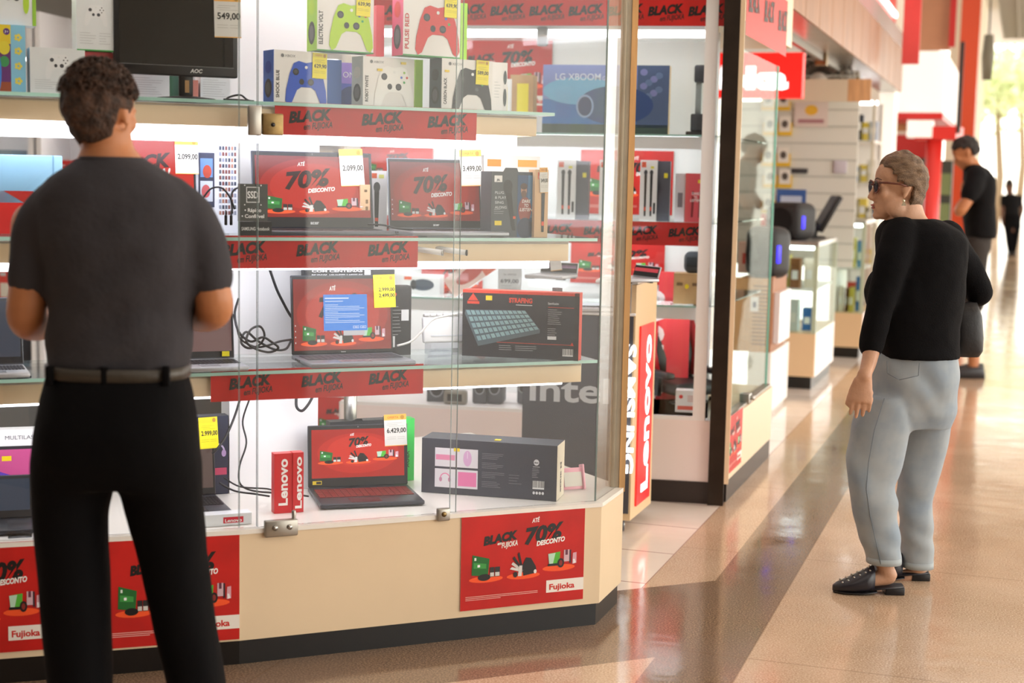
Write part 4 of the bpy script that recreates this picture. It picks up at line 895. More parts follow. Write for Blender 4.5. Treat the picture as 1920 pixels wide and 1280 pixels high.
mb_ = lambda mb, w_, h_: (mb.rect(-w_ * .36, w_ * .46, h_ * .12, h_ * .80, -.0008, ink('26262e')), mb.rect(-w_ * .33, w_ * .44, h_ * .14, h_ * .76, -.0012, ink('5a3fb0')), mb.front([(-w_ * .33, h_ * .5), (w_ * .44, h_ * .3), (w_ * .44, h_ * .76), (-w_ * .33, h_ * .76)], -.0016, ink('c8508c')), mb.rect(-w_ * .26, -w_ * .1, h_ * .62, h_ * .68, -.002, ink('f0d31e')), mb.text('M8', w_ * .02, h_ * .2, h_ * .13, -.002, ink('f4f4ff'), bold=.04), mb.text('Tablet', -w_ * .06, h_ * .37, h_ * .04, -.002, ink('f4f4ff')), mb.text('MULTILASER', w_ * .1, h_ * .88, h_ * .05, -.001, ink('6a6a70'), w=w_ * .6))
carton('tablet_box', F1L, -22, 90, 805, Z1, .40, .05, 'white tablet box with purple screen print beside the man\'s leg', m=WHITE, art=mb_)
lt = laptop(F1L, -120, 62, 898, Z1, .22, 'dark closed-screen tablet laptop at the lower left corner', lambda mb, x0, z0, w_, h_, y, G: mb.rect(x0, x0 + w_, z0, z0 + h_, y, G('3a4454')), body='2c3038', lidc='2c3038', e=.5, tilt=.35, depth=.15, keys=False)
carton('acrylic_stand', F1L, 15, 60, 980, Z1, .04, .05, 'low clear acrylic block at the lower left glass', cat='stand', m=glass('stand_acrylic', (.9, .92, .95), .8))
cable('power_cable', F1, [(452, 742, .46), (440, 780, .44), (425, 815, .42), (410, 838, .4), (398, 850, .4)], .004, 'black cable hanging left of the white column, lowest level')
cable('power_cable', F1, [(467, 750, .44), (455, 790, .44), (462, 830, .42), (450, 870, .4), (448, 900, .36), (460, 915, .3), (490, 922, .28), (540, 925, .26), (578, 930, .3)], .003, 'thin black cable down the column and along the deck', z=Z1)
cable('power_cable', F1, [(412, 905, .3), (440, 920, .26), (480, 926, .24), (505, 930, .2)], .003, 'thin black cable on the deck beside the red block signs', z=Z1)
cable('power_cable', F1, [(420, 895, .34), (450, 912, .3), (500, 916, .3), (520, 922, .3)], .0026, 'thin curved black cable on the deck behind the red block signs', z=Z1)
cable('power_cable', F1, [(556, 740, .44), (556, 762, .43), (566, 770, .42), (578, 758, .42), (588, 740, .42)], .005, 'thick black cable loop hanging under the third shelf')
# pink stand at right end
P = F1.pt(1082, Z1, .2); mb = MB(); mb.M = Matrix.Rotation(-.25, 4, 'X')
mb.box(-.05, .03, 0, .006, 0.002, .075, mat('pink_plastic', 'e8a8b4', .4), bev=.003); mb.box(-.045, .02, -.003, 0, .012, .06, mat('beige_label', 'd8d0c4', .5)); mb.box(.022, .03, -.01, .02, .0, .085, mat('pink_plastic', 'e8a8b4'), bev=.003)
tag(mb.build('phone_stand', None, (P.x, P.y, Z1 + .001), F1.a), 'small pink and beige stand right of the long gaming kit box', 'stand')

# ---- sale banners on the shelf fronts and posters on the base
banner(F1, 515, 893, hz(F1.pt(700, Z4, .08), 258), .095 * 1.0, .068, 3, 'red sale banner taped under the top glass shelf', slots=(.17, .52, .85))
banner(F1, 372, 783, hz(F1.pt(590, Z3, .08), 502), .096, .068, 3, 'red sale banner taped under the second glass shelf', slots=(.20, .53, .86))
banner(F1, 395, 793, hz(F1.pt(600, Z2, .08), 744), .093, .068, 3, 'red sale banner taped under the third glass shelf', slots=(.18, .51, .83))
def base_poster(fr, px0, px1, yt, yb, label):
    Pm = fr.pt((px0 + px1) / 2, .2, -.003); z0 = hz(Pm, yb); z1 = hz(Pm, yt)
    return poster('sale_poster', fr, px0, px1, z0, z1, -.003, label)
base_poster(F1, 864, 1095, 955, 1134, 'red sale poster on the showcase base nearest its right corner')
base_poster(F1L, 199, 449, 1006, 1207, 'red sale poster on the base seen between the man\'s legs')
base_poster(F1L, -165, 93, 1019, 1226, 'red sale poster on the base at the lower left corner')
# ------------------------------------------------------------------ second showcase (white, behind and to the right)
PINKW = mat('white_cabinet', 'f3e6e4', .35)
s0 = F2.sx(F2.pt(640, 1, 0)); ZB2 = hz(C2, 790); TOP2 = 2.62
case2 = empty('display_showcase', (C2 + F2.P(s0, 0)) / 2, 0); tag(case2, 'white glass-fronted showcase behind the nearest one, dark post at its corner', 'display case')
def c2(mb, name, rz=F2.a, o=None):
    q = mb.build(name, case2); q.location = (o or F2.O) - case2.location; q.rotation_euler = (0, 0, rz); return q
mb = MB(); mb.box(s0, -.03, .0, .8, .1, ZB2, PINKW); c2(mb, 'base_cabinet')
mb = MB(); mb.box(s0, -.02, -.005, .8, 0, .1, mat('brown_black_plinth', '2c2220', .35)); c2(mb, 'plinth')
mb = MB(); mb.box(s0, -.07, .62, .64, ZB2, TOP2, WHITE); c2(mb, 'back_panel')
mb = MB(); mb.box(s0, -.02, .0, .8, TOP2, TOP2 + .1, PINKW); c2(mb, 'case_roof')
mb = MB(); mb.box(-.115, -.06, .0, .04, ZB2, TOP2, WHITE); mb.box(s0, -.06, .002, .03, ZB2 - .005, ZB2 + .015, WHITE); mb.box(-.05, -.03, .04, .62, ZB2, TOP2, glass('case_glass', (.97, .99, .985), .6)); c2(mb, 'window_frame')
mb = MB(); mb.box(-.035, .035, -.03, .05, 0, TOP2 + .1, mat('dark_bronze_post', '33281f', .35, metal=.4, var=.4, vscale=10)); mb.box(.035, .055, -.028, .03, .1, TOP2, CREAM); c2(mb, 'corner_post')
mb = MB(); mb.box(s0, -.1, .018, .022, ZB2 + .01, TOP2, GLASS); c2(mb, 'glass_pane')
ZS = [hz(F2.pt(1250, 1, .05), y) for y in (768, 572, 416, 252)]
def shelf2(z, band=.055, lamp=True):
    o = empty('shelf', F2.O - case2.location, F2.a); o.parent = case2
    mb = MB(); mb.box(s0, -.12, .06, .6, z - .008, z, glass('shelf_glass', (.95, .985, .975), .8)); mb.box(s0, -.12, .058, .06, z - .008, z, EDGE); mb.build('glass_plate', o)
    mb = MB(); mb.box(s0, -.12, .07, .08, z - .008 - band, z - .009, WHITE); mb.build('valance', o)
    mb = MB(); mb.box(s0, -.15, .12, .16, z - .045, z - .012, TUBE_S); mb.box(s0, -.15, .4, .43, z - .03, z - .012, TUBE_S); mb.build('shelf_lamp', o)
for z in ZS[1:]: shelf2(z)
mb = MB(); zt = hz(F2.pt(1250, 1, .05), 56); mb.box(s0, -.12, .06, .1, zt - .03, zt, TUBE_S); mb.box(s0, -.12, .05, .62, zt, zt + .02, WHITE); c2(mb, 'top_lamp')
mb = MB(); P = F2.pt(1018, zt, .05); mb.box(F2.sx(P) - .025, F2.sx(P) + .025, .03, .06, zt - .075, zt + .01, mat('sensor_grey', '8b8e90', .4), bev=.01); c2(mb, 'camera_sensor')
# hall side of the second showcase: base, poster, glass
sideL = 1.28
sd = Fr(C2 + F2.x * .04, CA)
mb = MB(); mb.box(.06, sideL, .0, .5, .1, ZB2, mat('beige_side', 'ead3b4', .35)); c2(mb, 'side_cabinet', CA, sd.O)
mb = MB(); mb.box(.06, sideL, .004, .5, 0, .1, mat('brown_black_plinth', '2c2220')); c2(mb, 'side_plinth', CA, sd.O)
mb = MB(); mb.box(.07, sideL - .02, .03, .036, ZB2 + .01, 2.05, glass('side_glass', (.9, .96, .94), .15)); mb.box(sideL - .02, sideL - .014, .028, .038, ZB2 + .01, 2.05, mat('green_glass_edge', '6fd0b8', .15)); mb.box(.06, sideL, .01, .05, ZB2, ZB2 + .012, STEEL); c2(mb, 'glass_pane', CA, sd.O)
mb = MB(); mb.box(sideL * .45, sideL * .5, .0, .05, ZB2 + .0, ZB2 + .05, STEEL, bev=.004); mb.cyl((sideL * .47, 0, ZB2 + .03), (sideL * .47, -.02, ZB2 + .03), .012, STEEL); c2(mb, 'floor_clamp', CA, sd.O)
mb = MB(); mb.box(.06, sideL + .2, .0, .6, 2.16, 2.42, mat('beige_side', 'ead3b4')); mb.rect(.1, sideL, 2.1, 2.38, -.002, REDP); [mb.text('BLACK', .3 + i * .42, 2.22, .1, -.004, ink('1a1210'), w=.3, bold=.03, shear=.28, rot=.08) for i in range(3)]; c2(mb, 'side_fascia', CA, sd.O)
for k in range(3):
    z = (ZS[1], ZS[2], ZS[3])[k]
    mb = MB(); mb.box(.1, sideL - .06, .07, .3, z - .008, z, glass('shelf_glass')); c2(mb, 'side_shelf', CA, sd.O)
zz0 = .16; poster('sale_poster', sd, 1364, 1391, hz(sd.pt(1378, .3, 0), 878), hz(sd.pt(1378, .3, 0), 772), -.003, 'small red sale poster on the hall side of the second showcase base')
sk = {'xpx': 0}
# its goods
banner(F2, 700, 1362, hz(F2.pt(1100, 2, -.0), 48), .115, -.001 + .005, 9, 'long red sale banner across the top of the second showcase')
banner(F2, 700, 1323, hz(F2.pt(1100, 1.2, .05), 456), .105, .052, 8, 'long red sale banner on the middle shelf of the second showcase')
def c2poster(px0, px1, yt, yb, off, label, **k):
    Pm = F2.pt((px0 + px1) / 2, 1, off); return poster('sale_poster', F2, px0, px1, hz(Pm, yb), hz(Pm, yt), off, label, **k)
c2poster(842, 1035, 70, 212, .6, 'red sale poster on the back wall above the speaker box, second showcase')
c2poster(1088, 1262, 282, 402, .6, 'red sale poster behind the white microphone boxes, second showcase', tagp=False)
c2poster(1070, 1246, 455, 532, .6, 'wide red sale poster under the middle shelf, right of the laptop stand', tagp=False)
c2poster(585, 735, 745, 840, .6, 'red sale poster seen behind the gaming laptop, lower part of second showcase', tagp=False)
c2poster(676, 812, 276, 345, .58, 'red sale poster between the two near laptops, second showcase', tagp=False, black=False)
c2poster(790, 905, 488, 560, .6, 'red sale poster behind the small speaker boxes, second showcase', tagp=False, black=False)
def xb(mb, w_, h_):
    y = -.0008; mb.rect(-w_ / 2, w_ / 2, 0, h_, y, ink('3f7fc8')); mb.rect(-w_ / 2, w_ / 2, h_ * .5, h_, y - .0004, ink('8a9ad8')); mb.ell(w_ * -.2, h_ * .62, w_ * .3, h_ * .2, y - .0007, ink('7ac0e8')); mb.rect(-w_ / 2, w_ / 2, 0, h_ * .14, y - .001, ink('3c4f46')); mb.rect(w_ * .25, w_ / 2, h_ * .1, h_, y - .001, ink('54688e'))
    mb.text('LG XBOOM', -w_ * .22, h_ * .78, h_ * .1, y - .0015, ink('e8f0ff'), w=w_ * .36, bold=.01); mb.text('Go', w_ * .0, h_ * .78, h_ * .06, y - .0015, ink('e8f0ff'))
    mb.ell(w_ * .08, h_ * .42, w_ * .3, h_ * .28, y - .0015, ink('33508a'), 26); mb.ell(-w_ * .16, h_ * .40, w_ * .07, h_ * .17, y - .0019, ink('9cb8e0'), 22); mb.ell(-w_ * .16, h_ * .40, w_ * .055, h_ * .14, y - .0022, ink('2a3f70'), 22)
    for i in range(9): mb.ell(w_ * (.3 + .04 * (i % 4)), h_ * (.5 + .05 * i), w_ * .03, h_ * .05, y - .0014, ink(('8a90c8', '6f86b0')[i % 2]), 10)
carton('speaker_box', F2, 1016, 1252, 122, ZS[3], .12, .1, 'wide blue speaker box with large white lettering, second showcase', m=ink('c9a878'), art=xb)
for k, (a, b, t) in enumerate(((915, 958, 148), (955, 998, 140))):
    carton('accessory_box', F2, a, b, t, ZS[3], .2, .12, ('white and yellow box at the left of two small cartons beside the speaker box', 'kraft carton at the right of two small cartons beside the speaker box')[k], m=(WHITE, KRAFT)[k], art=lambda mb, w_, h_: (mb.rect(-w_ * .2, w_ * .3, h_ * .35, h_ * .85, -.0008, ink('eedc2a')), mb.rect(-w_ * .2, w_ * .3, h_ * .02, h_ * .28, -.0008, ink('eedc2a'))))
mb = MB(); P = F2.pt(1306, ZS[3], .2); mb.box(-.05, .05, 0, .08, .0, .02, BLACK, bev=.004); mb.box(-.03, .04, .01, .07, .02, .1, DARK, bev=.006); mb.box(-.012, .016, .03, .05, .1, .26, mat('sensor_grey', '8b8e90'), bev=.004); mb.box(-.02, .04, .01, .06, .24, .32, DARK, bev=.01)
tag(mb.build('webcam_stand', None, (P.x, P.y, ZS[3]), F2.a), 'grey camera on a small stand at the right end of the top shelf, second showcase', 'camera')
def twomic(mb, w_, h_):
    mb.rect(-w_ * .42, -w_ * .16, h_ * .88, h_ * .97, -.0008, ink('e2582c'))
    for q in (-.18, .16): microphone(mb, w_ * q, h_ * .08, h_ * .84, w_ * .17, -.001, ink('1a1b1f'))
    mb.rect(w_ * .3, w_ * .42, h_ * .12, h_ * .3, -.001, ink('1a1b1f')); mb.rect(w_ * .1, w_ * .3, h_ * .86, h_ * .9, -.001, ink('e4dc5a'))
DKS = mat('dark_box_side', '50505a', .5)
for k, (a, b) in enumerate(((1043, 1078), (1122, 1150), (1198, 1230))):
    carton('microphone_box', F2, a, b, 300, ZS[2], .12, .09, 'white box with two printed black microphones, %s on the middle shelf, second showcase' % ('leftmost of three', 'middle of three', 'rightmost of three')[k], m=WHITE, faces={'R': DKS}, art=twomic)
    carton('headphone_box', F2, b + 1, b + 24, 302, ZS[2], .15, .06, 'dark grey box just right of the %s white twin microphone box' % ('leftmost', 'middle', 'rightmost')[k], m=DKS, art=lambda mb, w_, h_: mb.rect(0, w_ * .3, h_ * .72, h_ * .8, -.0008, ink('e8d82a')))
def runner(mb, w_, h_):
    for q in (-.2, .15): mb.front([(w_ * q, h_ * .1), (w_ * (q + .1), h_ * .1), (w_ * (q + .14), h_ * .5), (w_ * (q + .02), h_ * .55)], -.0009, ink('8a2028')); mb.ell(w_ * (q + .07), h_ * .6, w_ * .05, h_ * .04, -.0009, ink('8a2028'), 10)
    for i, t in enumerate(('DARE', 'TO', 'LISTEN')): mb.text(t, 0, h_ * (.56 - i * .07), h_ * .055, -.0012, ink('f6e8e8'), w=w_ * (.36, .16, .5)[i], bold=.02)
    mb.rect(w_ * .1, w_ * .3, h_ * .8, h_ * .87, -.001, ink('f0d31e'))
carton('headphone_box', F2, 1283, 1322, 325, ZS[2], .12, .06, 'red headphone box with white slogan at the right end, second showcase', m=ink('e0525c'), art=runner)
carton('headphone_box', F2, 1264, 1282, 325, ZS[2], .14, .06, 'pale grey box beside the red headphone box, second showcase', m=ink('d6d2d6'), art=lambda mb, w_, h_: mb.rect(-w_ * .2, w_ * .3, h_ * .3, h_ * .6, -.0009, ink('7c7880')))
carton('carton', F2, 1262, 1318, 513, ZS[1], .15, .14, 'brown carton under the small black speaker, second showcase', m=KRAFT, art=lambda mb, w_, h_: (mb.ell(-w_ * .06, h_ * .58, w_ * .07, h_ * .08, -.0009, ink('f0cf1e')), mb.rect(-w_ * .4, -w_ * .2, h_ * .6, h_ * .7, -.0009, ink('7a5a3a')), mb.rect(w_ * .12, w_ * .4, h_ * .6, h_ * .7, -.0009, ink('7a5a3a'))))
P = F2.pt(1299, ZS[1], .2); zc = hz(P, 513); mb = MB(); mb.box(-.048, .048, 0, .07, 0, .1, mat('speaker_mesh', '3b4046', .7), bev=.03, seg=4); mb.box(-.035, .035, -.003, .002, .03, .075, mat('speaker_grille', '22262a', .8), bev=.002)
tag(mb.build('portable_speaker', None, (P.x, P.y, zc + .001), F2.a), 'small rounded black speaker standing on the brown carton', 'speaker')
def jbox(mb, w_, h_):
    mb.rect(-w_ * .45, -w_ * .25, h_ * .75, h_ * .92, -.0008, ink('e2582c')); mb.ell(w_ * .05, h_ * .5, w_ * .3, h_ * .3, -.001, ink('3a4a5c')); mb.ell(-w_ * .2, h_ * .5, w_ * .08, h_ * .26, -.0013, ink('20262e'))
carton('speaker_box', F2, 754, 824, 516, ZS[1], .2, .1, 'white box printed with a black round speaker, left of the price board', m=WHITE, art=jbox)
P = F2.pt(880, ZS[1], .15); mb = MB(); mb.M = Matrix.Translation((0, 0, .07)) @ Matrix.Rotation(-.62, 4, 'Y'); mb.box(-.12, .12, 0, .08, -.05, .05, WHITE); mb.rect(-.12, .12, -.05, .05, -.0006, ink('e8c4b8')); mb.ell(0, 0, .075, .03, -.001, ink('c43a2e')); mb.rect(.06, .12, -.05, .05, -.001, ink('e05a38'))
mb2 = mb; o = mb2.build('speaker_box', None, (P.x, P.y, ZS[1] + .035), F2.a); tag(o, 'red and white speaker box leaning at a slant beside the price board', 'box')
mb = MB(); P = F2.pt(955, ZS[1], .1); mb.box(-.055, .055, 0, .004, .0, .165, ink('dcdde0')); mb.text('699,00', .0, .075, .018, -.0008, ink('50505a'), w=.085, bold=.02); mb.text('de: 849,00', -.0, .11, .009, -.0008, ink('7a7a82'), w=.06); lines(mb, -.04, .04, .06, 4, .011, -.0008, 'a8a8ae', .002)
mb.rect(-.0, .008, .012, .02, -.0008, ink('d83a2a')); tag(mb.build('price_board', None, (P.x, P.y, ZS[1]), F2.a), 'grey acrylic price board reading 699,00', 'sign')
# loudspeakers low in the second showcase
for k, (a, b) in enumerate(((800, 838), (886, 913), (913, 942), (970, 990))):
    c_, w_, h_, a_ = place(F2, a, b, 690, ZB2 + .16, .2)
    h_ = .25; z_ = hz(c_, 757)
    mb = MB(); mb.box(-w_ / 2, w_ / 2, 0, .12, 0, h_, mat('speaker_housing', '55585e', .5), bev=.01)
    for q, r in ((.3, .36), (.72, .24)):
        mb.ell(0, h_ * q, w_ * r, w_ * r * 1.2, -.001, ink('9a9ca0')); mb.ell(0, h_ * q, w_ * r * .8, w_ * r, -.0014, ink('26282c'))
    tag(mb.build('loudspeaker', None, (c_.x, c_.y, z_), a_), 'grey bookshelf loudspeaker low in the second showcase, %s of four from the left' % ('first', 'second', 'third', 'fourth')[k], 'speaker')
mb = MB(); P = F2.pt(900, 1, .1); zsp = hz(F2.pt(900, .8, .2), 757); mb.box(F2.sx(F2.pt(640, 1, .1)), F2.sx(F2.pt(1000, 1, .1)), .08, .5, zsp - .09, zsp - .001, WHITE); c2(mb, 'low_plinth')
P = F2.pt(852, zsp, .13); mb = MB(); mb.box(-.055, .055, 0, .05, 0, .07, mat('taupe_plastic', '8f877c', .4), bev=.012); mb.box(-.035, .035, -.002, 0, .018, .052, mat('lens_dark', '2a2624', .2)); tag(mb.build('webcam', None, (P.x, P.y, zsp), F2.a), 'small taupe box device between the grey loudspeakers', 'camera')
mb = MB(); P = F2.pt(1288, ZB2, .12); mb.box(-.055, .05, 0, .08, 0, .1, WHITE); mb.text('❤', 0, 0, .01, -.001, WHITE) if 0 else None; mb.ell(-.03, .072, .009, .009, -.0008, ink('e03a3a')); mb.rect(-.045, .045, .012, .03, -.0008, ink('e86a5a')); lines(mb, 0, .04, .075, 4, .008, -.0008, 'e0a8a0', .003)
tag(mb.build('accessory_box', None, (P.x, P.y, ZB2 + .016), F2.a), 'small white and red box at the foot of the gaming chair', 'box')
# gaming chair inside the second showcase
P = F2.pt(1290, ZB2, .42); ch = empty('gaming_chair', (P.x, P.y, ZB2 + .016), F2.a + .6); tag(ch, 'black and red gaming chair low in the second showcase', 'chair')
cb = mat('chair_black', '1d1b1e', .45); crd = mat('chair_red', 'c3202a', .45)
mb = MB(); mb.rings([((0, .16, .1), (.11, 0, 0), (0, .03, 0)), ((0, .17, .2), (.14, 0, 0), (0, .04, 0)), ((0, .19, .35), (.12, 0, 0), (0, .035, 0)), ((0, .2, .45), (.07, 0, 0), (0, .025, 0))], cb, p=3); mb.build('backrest', ch)
mb = MB(); mb.box(-.14, .14, -.12, .14, .05, .11, cb, bev=.025, seg=3); mb.build('seat', ch)
for k in (-1, 1):
    mb = MB(); mb.box(k * .16 - .025, k * .16 + .025, -.1, .13, .13, .16, cb, bev=.01); mb.box(k * .16 - .01, k * .16 + .01, .0, .03, .04, .14, cb); mb.build('armrest', ch)
    mb = MB(); mb.rings([((k * .11, .13, .12), (.025, 0, 0), (0, .03, 0)), ((k * .13, .15, .24), (.03, 0, 0), (0, .035, 0)), ((k * .1, .17, .38), (.02, 0, 0), (0, .02, 0))], crd); mb.build('side_bolster', ch)
mb = MB(); mb.cyl((0, 0, .0), (0, 0, .06), .02, STEEL); mb.box(-.1, .1, -.012, .012, 0, .012, BLACK); mb.box(-.012, .012, -.1, .1, 0, .012, BLACK); mb.build('pedestal', ch)
# red panel, lettering stands in for a reflected sign, low right of second showcase
P0 = F2.pt(1262, ZB2, .5)
mb = MB(); mb.box(F2.sx(F2.pt(1236, 1, .5)) - F2.sx(P0), F2.sx(F2.pt(1296, 1, .5)) - F2.sx(P0), 0, .02, 0, .62, ink('e8434a')); mb.text('Lenovo', -.06, .28, .14, -.002, ink('fbe8e8'), w=.5, bold=.03, rot=PI / 2)
tag(mb.build('brand_sign', None, (P0.x, P0.y, ZB2 + .016), F2.a), 'red panel with painted reflection of sign lettering behind the gaming chair', 'sign')

# ------------------------------------------------------------------ laptop stand between the two showcases
SF = Fr(floorpt(1166, 1003), math.radians(-9.6)); ZST = hz(SF.pt(1160, 1, 0), 592)
zbot = .06
st0 = SF.sx(SF.pt(984, 1, 0)); st1 = SF.sx(SF.pt(1193, 1, 0)) 
stand = empty('display_stand', SF.P((st0 + st1) / 2, .2), SF.a); tag(stand, 'free-standing laptop display on castors with black front and red lit side', 'display stand')
hwid = (st1 - st0) / 2; ZSU = ZST + .125; dp = .42
mb = MB(); mb.box(-hwid, hwid, -.19, .25, zbot, ZST, mat('stand_beige', 'e6c89c', .4)); mb.box(-hwid + .3, hwid, -.1, .25, ZST, ZSU, mat('stand_white', 'f4f0ee', .35)); mb.build('body', stand)
mb = MB(); dkp = mat('charcoal_panel', '45454c', .45); mb.box(-hwid, hwid - .008, -.20, -.1901, zbot + .03, ZST - .002, dkp)
mb.build('front_panel', stand)
mb = MB(); zi = hz(SF.pt(1060, 1, 0), 752); mb.text('intel', SF.sx(SF.pt(1072, 1, 0)) - (st0 + st1) / 2, zi, .105, -.2015, mat('grey_lettering', 'b4b8bd', .5), w=.33, bold=.02); 
mb.build('lettering', stand)
mb = MB(); 
sxs = SF.sx(SF.pt(1183, 1, 0)) - (st0 + st1) / 2; za = hz(SF.pt(1183, 1, 0), 886); zb_ = hz(SF.pt(1183, 1, 0), 645)
mb.text('SAMSUNG', sxs - .012, (za + zb_) / 2, .042, -.218, mat('letter_glow', 'ffffff', .4, emit=1.0), w=(zb_ - za), bold=.03, rot=-PI / 2, ext=.017)
mb.build('lettering', stand)
mb = MB(); mb.box(-hwid - .005, hwid, -.2, .25, ZST, ZST + .012, WHITE, bev=.003); mb.box(-hwid + .28, hwid + .0, -.12, .25, ZSU, ZSU + .012, WHITE, bev=.003); mb.build('top', stand)
for a in (-hwid + .05, hwid - .04):
    for b in (-.12, .2):
        mb = MB(); mb.box(a - .012, a + .012, b - .015, b + .015, .035, zbot, STEEL); mb.cyl((a - .012, b, .026), (a + .012, b, .026), .0255, mat('castor_rubber', '6e6e72', .5)); mb.cyl((a - .013, b, .026), (a + .013, b, .026), .012, STEEL); mb.build('castor', stand)
# red lit side sign
SR = Fr(SF.P(st1, .01), CA); sgl = SR.sx(SR.pt(1226, 1, 0))
mb = MB(); Ls = .30; mb.box(0.0, Ls + .06, .0, .02, zbot, ZSU, mat('stand_beige', 'e6c89c')); q = mb.build('side_panel', stand)
def st_child(q, o, a): q.parent = stand; q.matrix_world = Matrix.Translation(o) @ Matrix.Rotation(a, 4, 'Z'); q.matrix_parent_inverse = Matrix.Identity(4); q.location = Matrix.Rotation(-SF.a, 3, 'Z') @ (V(o) - stand.location); q.rotation_euler = (0, 0, a - SF.a)
st_child(q, SR.O + V((0, 0, 0)) + SR.y * -.0, SR.a)
mb = MB(); zA = hz(SR.pt(1212, 1, 0), 940); zB = hz(SR.pt(1212, 1, 0), 608)
mb.box(.07, Ls, -.008, -.001, zA, zB, mat('lit_red_sign', 'e03030', .3, emit=.45, ecol='ff2a2a')); mb.text('Lenovo', .245, (zA + zB) / 2, .115, -.0095, mat('letter_glow', 'ffffff'), w=(zB - zA) * .88, bold=.03, rot=PI / 2)
q = mb.build('brand_sign', stand); st_child(q, SR.O, SR.a)
# laptops on the stand
s1 = laptop(SF, 1012, 1082, 492, ZSU + .013, .16, 'silver laptop with plum screen on the upper step of the display stand', lambda mb, x0, z0, w_, h_, y, G: (mb.rect(x0, x0 + w_, z0, z0 + h_, y, G('6a4a60')), mb.front([(x0, z0), (x0 + w_, z0), (x0 + w_, z0 + h_ * .4)], y - .001, G('8a6a80'))), body='c4c6cc', lidc='b8bac0', e=.6, tilt=.3, depth=.16, yaw=-.25, keys=False)
price(s1, -.0, .03, .05, .11, -.02, '5.499,00', rot=-.15)
s2 = laptop(SF, 1185, 1232, 498, ZSU + .013, .13, 'silver laptop seen edge on at the right of the display stand', lambda mb, x0, z0, w_, h_, y, G: mb.rect(x0, x0 + w_, z0, z0 + h_, y, G('c8404a')), body='c4c6cc', lidc='b8bac0', e=.6, tilt=.3, depth=.15, yaw=-.9, keys=False)
s3 = laptop(SF, 1050, 1150, 575, ZST + .013, .06, 'open silver laptop lying on the lower step of the display stand', lambda mb, x0, z0, w_, h_, y, G: mb.rect(x0, x0 + w_, z0, z0 + h_, y, G('d8dae0')), body='c4c6cc', lidc='c4c6cc', e=.7, tilt=1.2, depth=.12, yaw=.2, keys=True)
# ------------------------------------------------------------------ shop interior further back (seen through the glass on the left)
SHW = mat('shop_wall', 'e4e2e0', .8)
mb = MB(); mb.box(-9, LX - .6, 9.2, 9.3, 0, 4, SHW); struct(mb.build('wall_shop', rz=CA - PI / 2))
BK = Fr(FC.P(-3.5, 8.2), F2.a)
def shelving(px0, px1, zs, label, D=.4, m=WHITE):
    a = BK.sx(BK.pt(px0, 1, 0)); b = BK.sx(BK.pt(px1, 1, 0)); c = BK.P((a + b) / 2, 0)
    u = empty('shelving_unit', (c.x, c.y, 0), BK.a); tag(u, label, 'shelving'); h = (b - a) / 2
    mb = MB(); mb.box(-h, h, D, D + .02, 0, 2.4, m); mb.build('back_panel', u)
    for z in zs: mb = MB(); mb.box(-h, h, 0, D, z - .025, z, m); mb.box(-h, h, -.004, 0, z - .03, z + .002, ink('c9cbcc')); mb.build('shelf', u)
    mb = MB(); [mb.box(-h + .05, h - .05, .04, .07, z - .04, z - .026, TUBE_S) for z in zs[1:]]; mb.build('added_glow_strips', u)  # glowing strips added to brighten the shelving
    for s in (-h, h): mb = MB(); mb.box(s - .015, s + .015, 0, D, 0, 2.4, m); mb.build('side_panel', u)
zs_ = (.15, .55, .95, 1.35, 1.75, 2.15)
shelving(-320, 60, zs_, 'white wall shelving at the back left of the shop')
shelving(75, 440, zs_, 'white wall shelving behind the man, back of the shop')
shelving(452, 640, zs_, 'white wall shelving behind the white column, back of the shop')
r = random.Random(11); cols = ['c8302c', 'e8e4e0', '2c2e34', 'b8463a', '8fa4b0', 'd8cfc0', '3f6a58', '444a58', 'a8a4a0', 'd04038']
nb = 0
words = {'c8302c': 'red', 'e8e4e0': 'white', '2c2e34': 'black', 'b8463a': 'brick red', '8fa4b0': 'grey blue', 'd8cfc0': 'beige', '3f6a58': 'dark green', '444a58': 'slate', 'a8a4a0': 'grey', 'd04038': 'bright red'}
rows = {.15: 'lowest', .55: 'second lowest', .95: 'third', 1.35: 'fourth', 1.75: 'fifth'}
seen = {}
for (p0, p1, un) in ((-40, 55, 'left'), (80, 435, 'centre'), (455, 635, 'right')):
    for z in zs_[:5]:
        px = p0
        prev = None
        while px < p1 - 20:
            wpx = r.choice((24, 34, 46, 30)); c = r.choice(cols)
            if px + wpx < p1:
                P = BK.pt(px + wpx / 2, z, .06); wd_ = (BK.pt(px + wpx, z, .06) - BK.pt(px, z, .06)).length; hh = r.uniform(.12, .3)
                mb = MB(); mb.box(-wd_ / 2, wd_ / 2, 0, .2, .001, hh, ink(c)); mb.rect(-wd_ * .35, wd_ * .35, hh * .3, hh * .6, -.001, ink(r.choice(('f0f0f0', 'd8d0c0', '55565c')))); mb.rect(-wd_ * .35, wd_ * .1, hh * .75, hh * .82, -.001, ink('c0c0c0'))
                key = (c, z, un); seen[key] = seen.get(key, 0) + 1
                tag(mb.build('product_box', None, (P.x, P.y, z), BK.a), '%s product box on the %s shelf of the %s back wall shelving' % (words[c], rows[z], un), 'box', 'product boxes on the back wall shelving, %s %s %s' % (words[c], rows[z], un)); nb += 1
            px += wpx + r.choice((4, 16, 26))
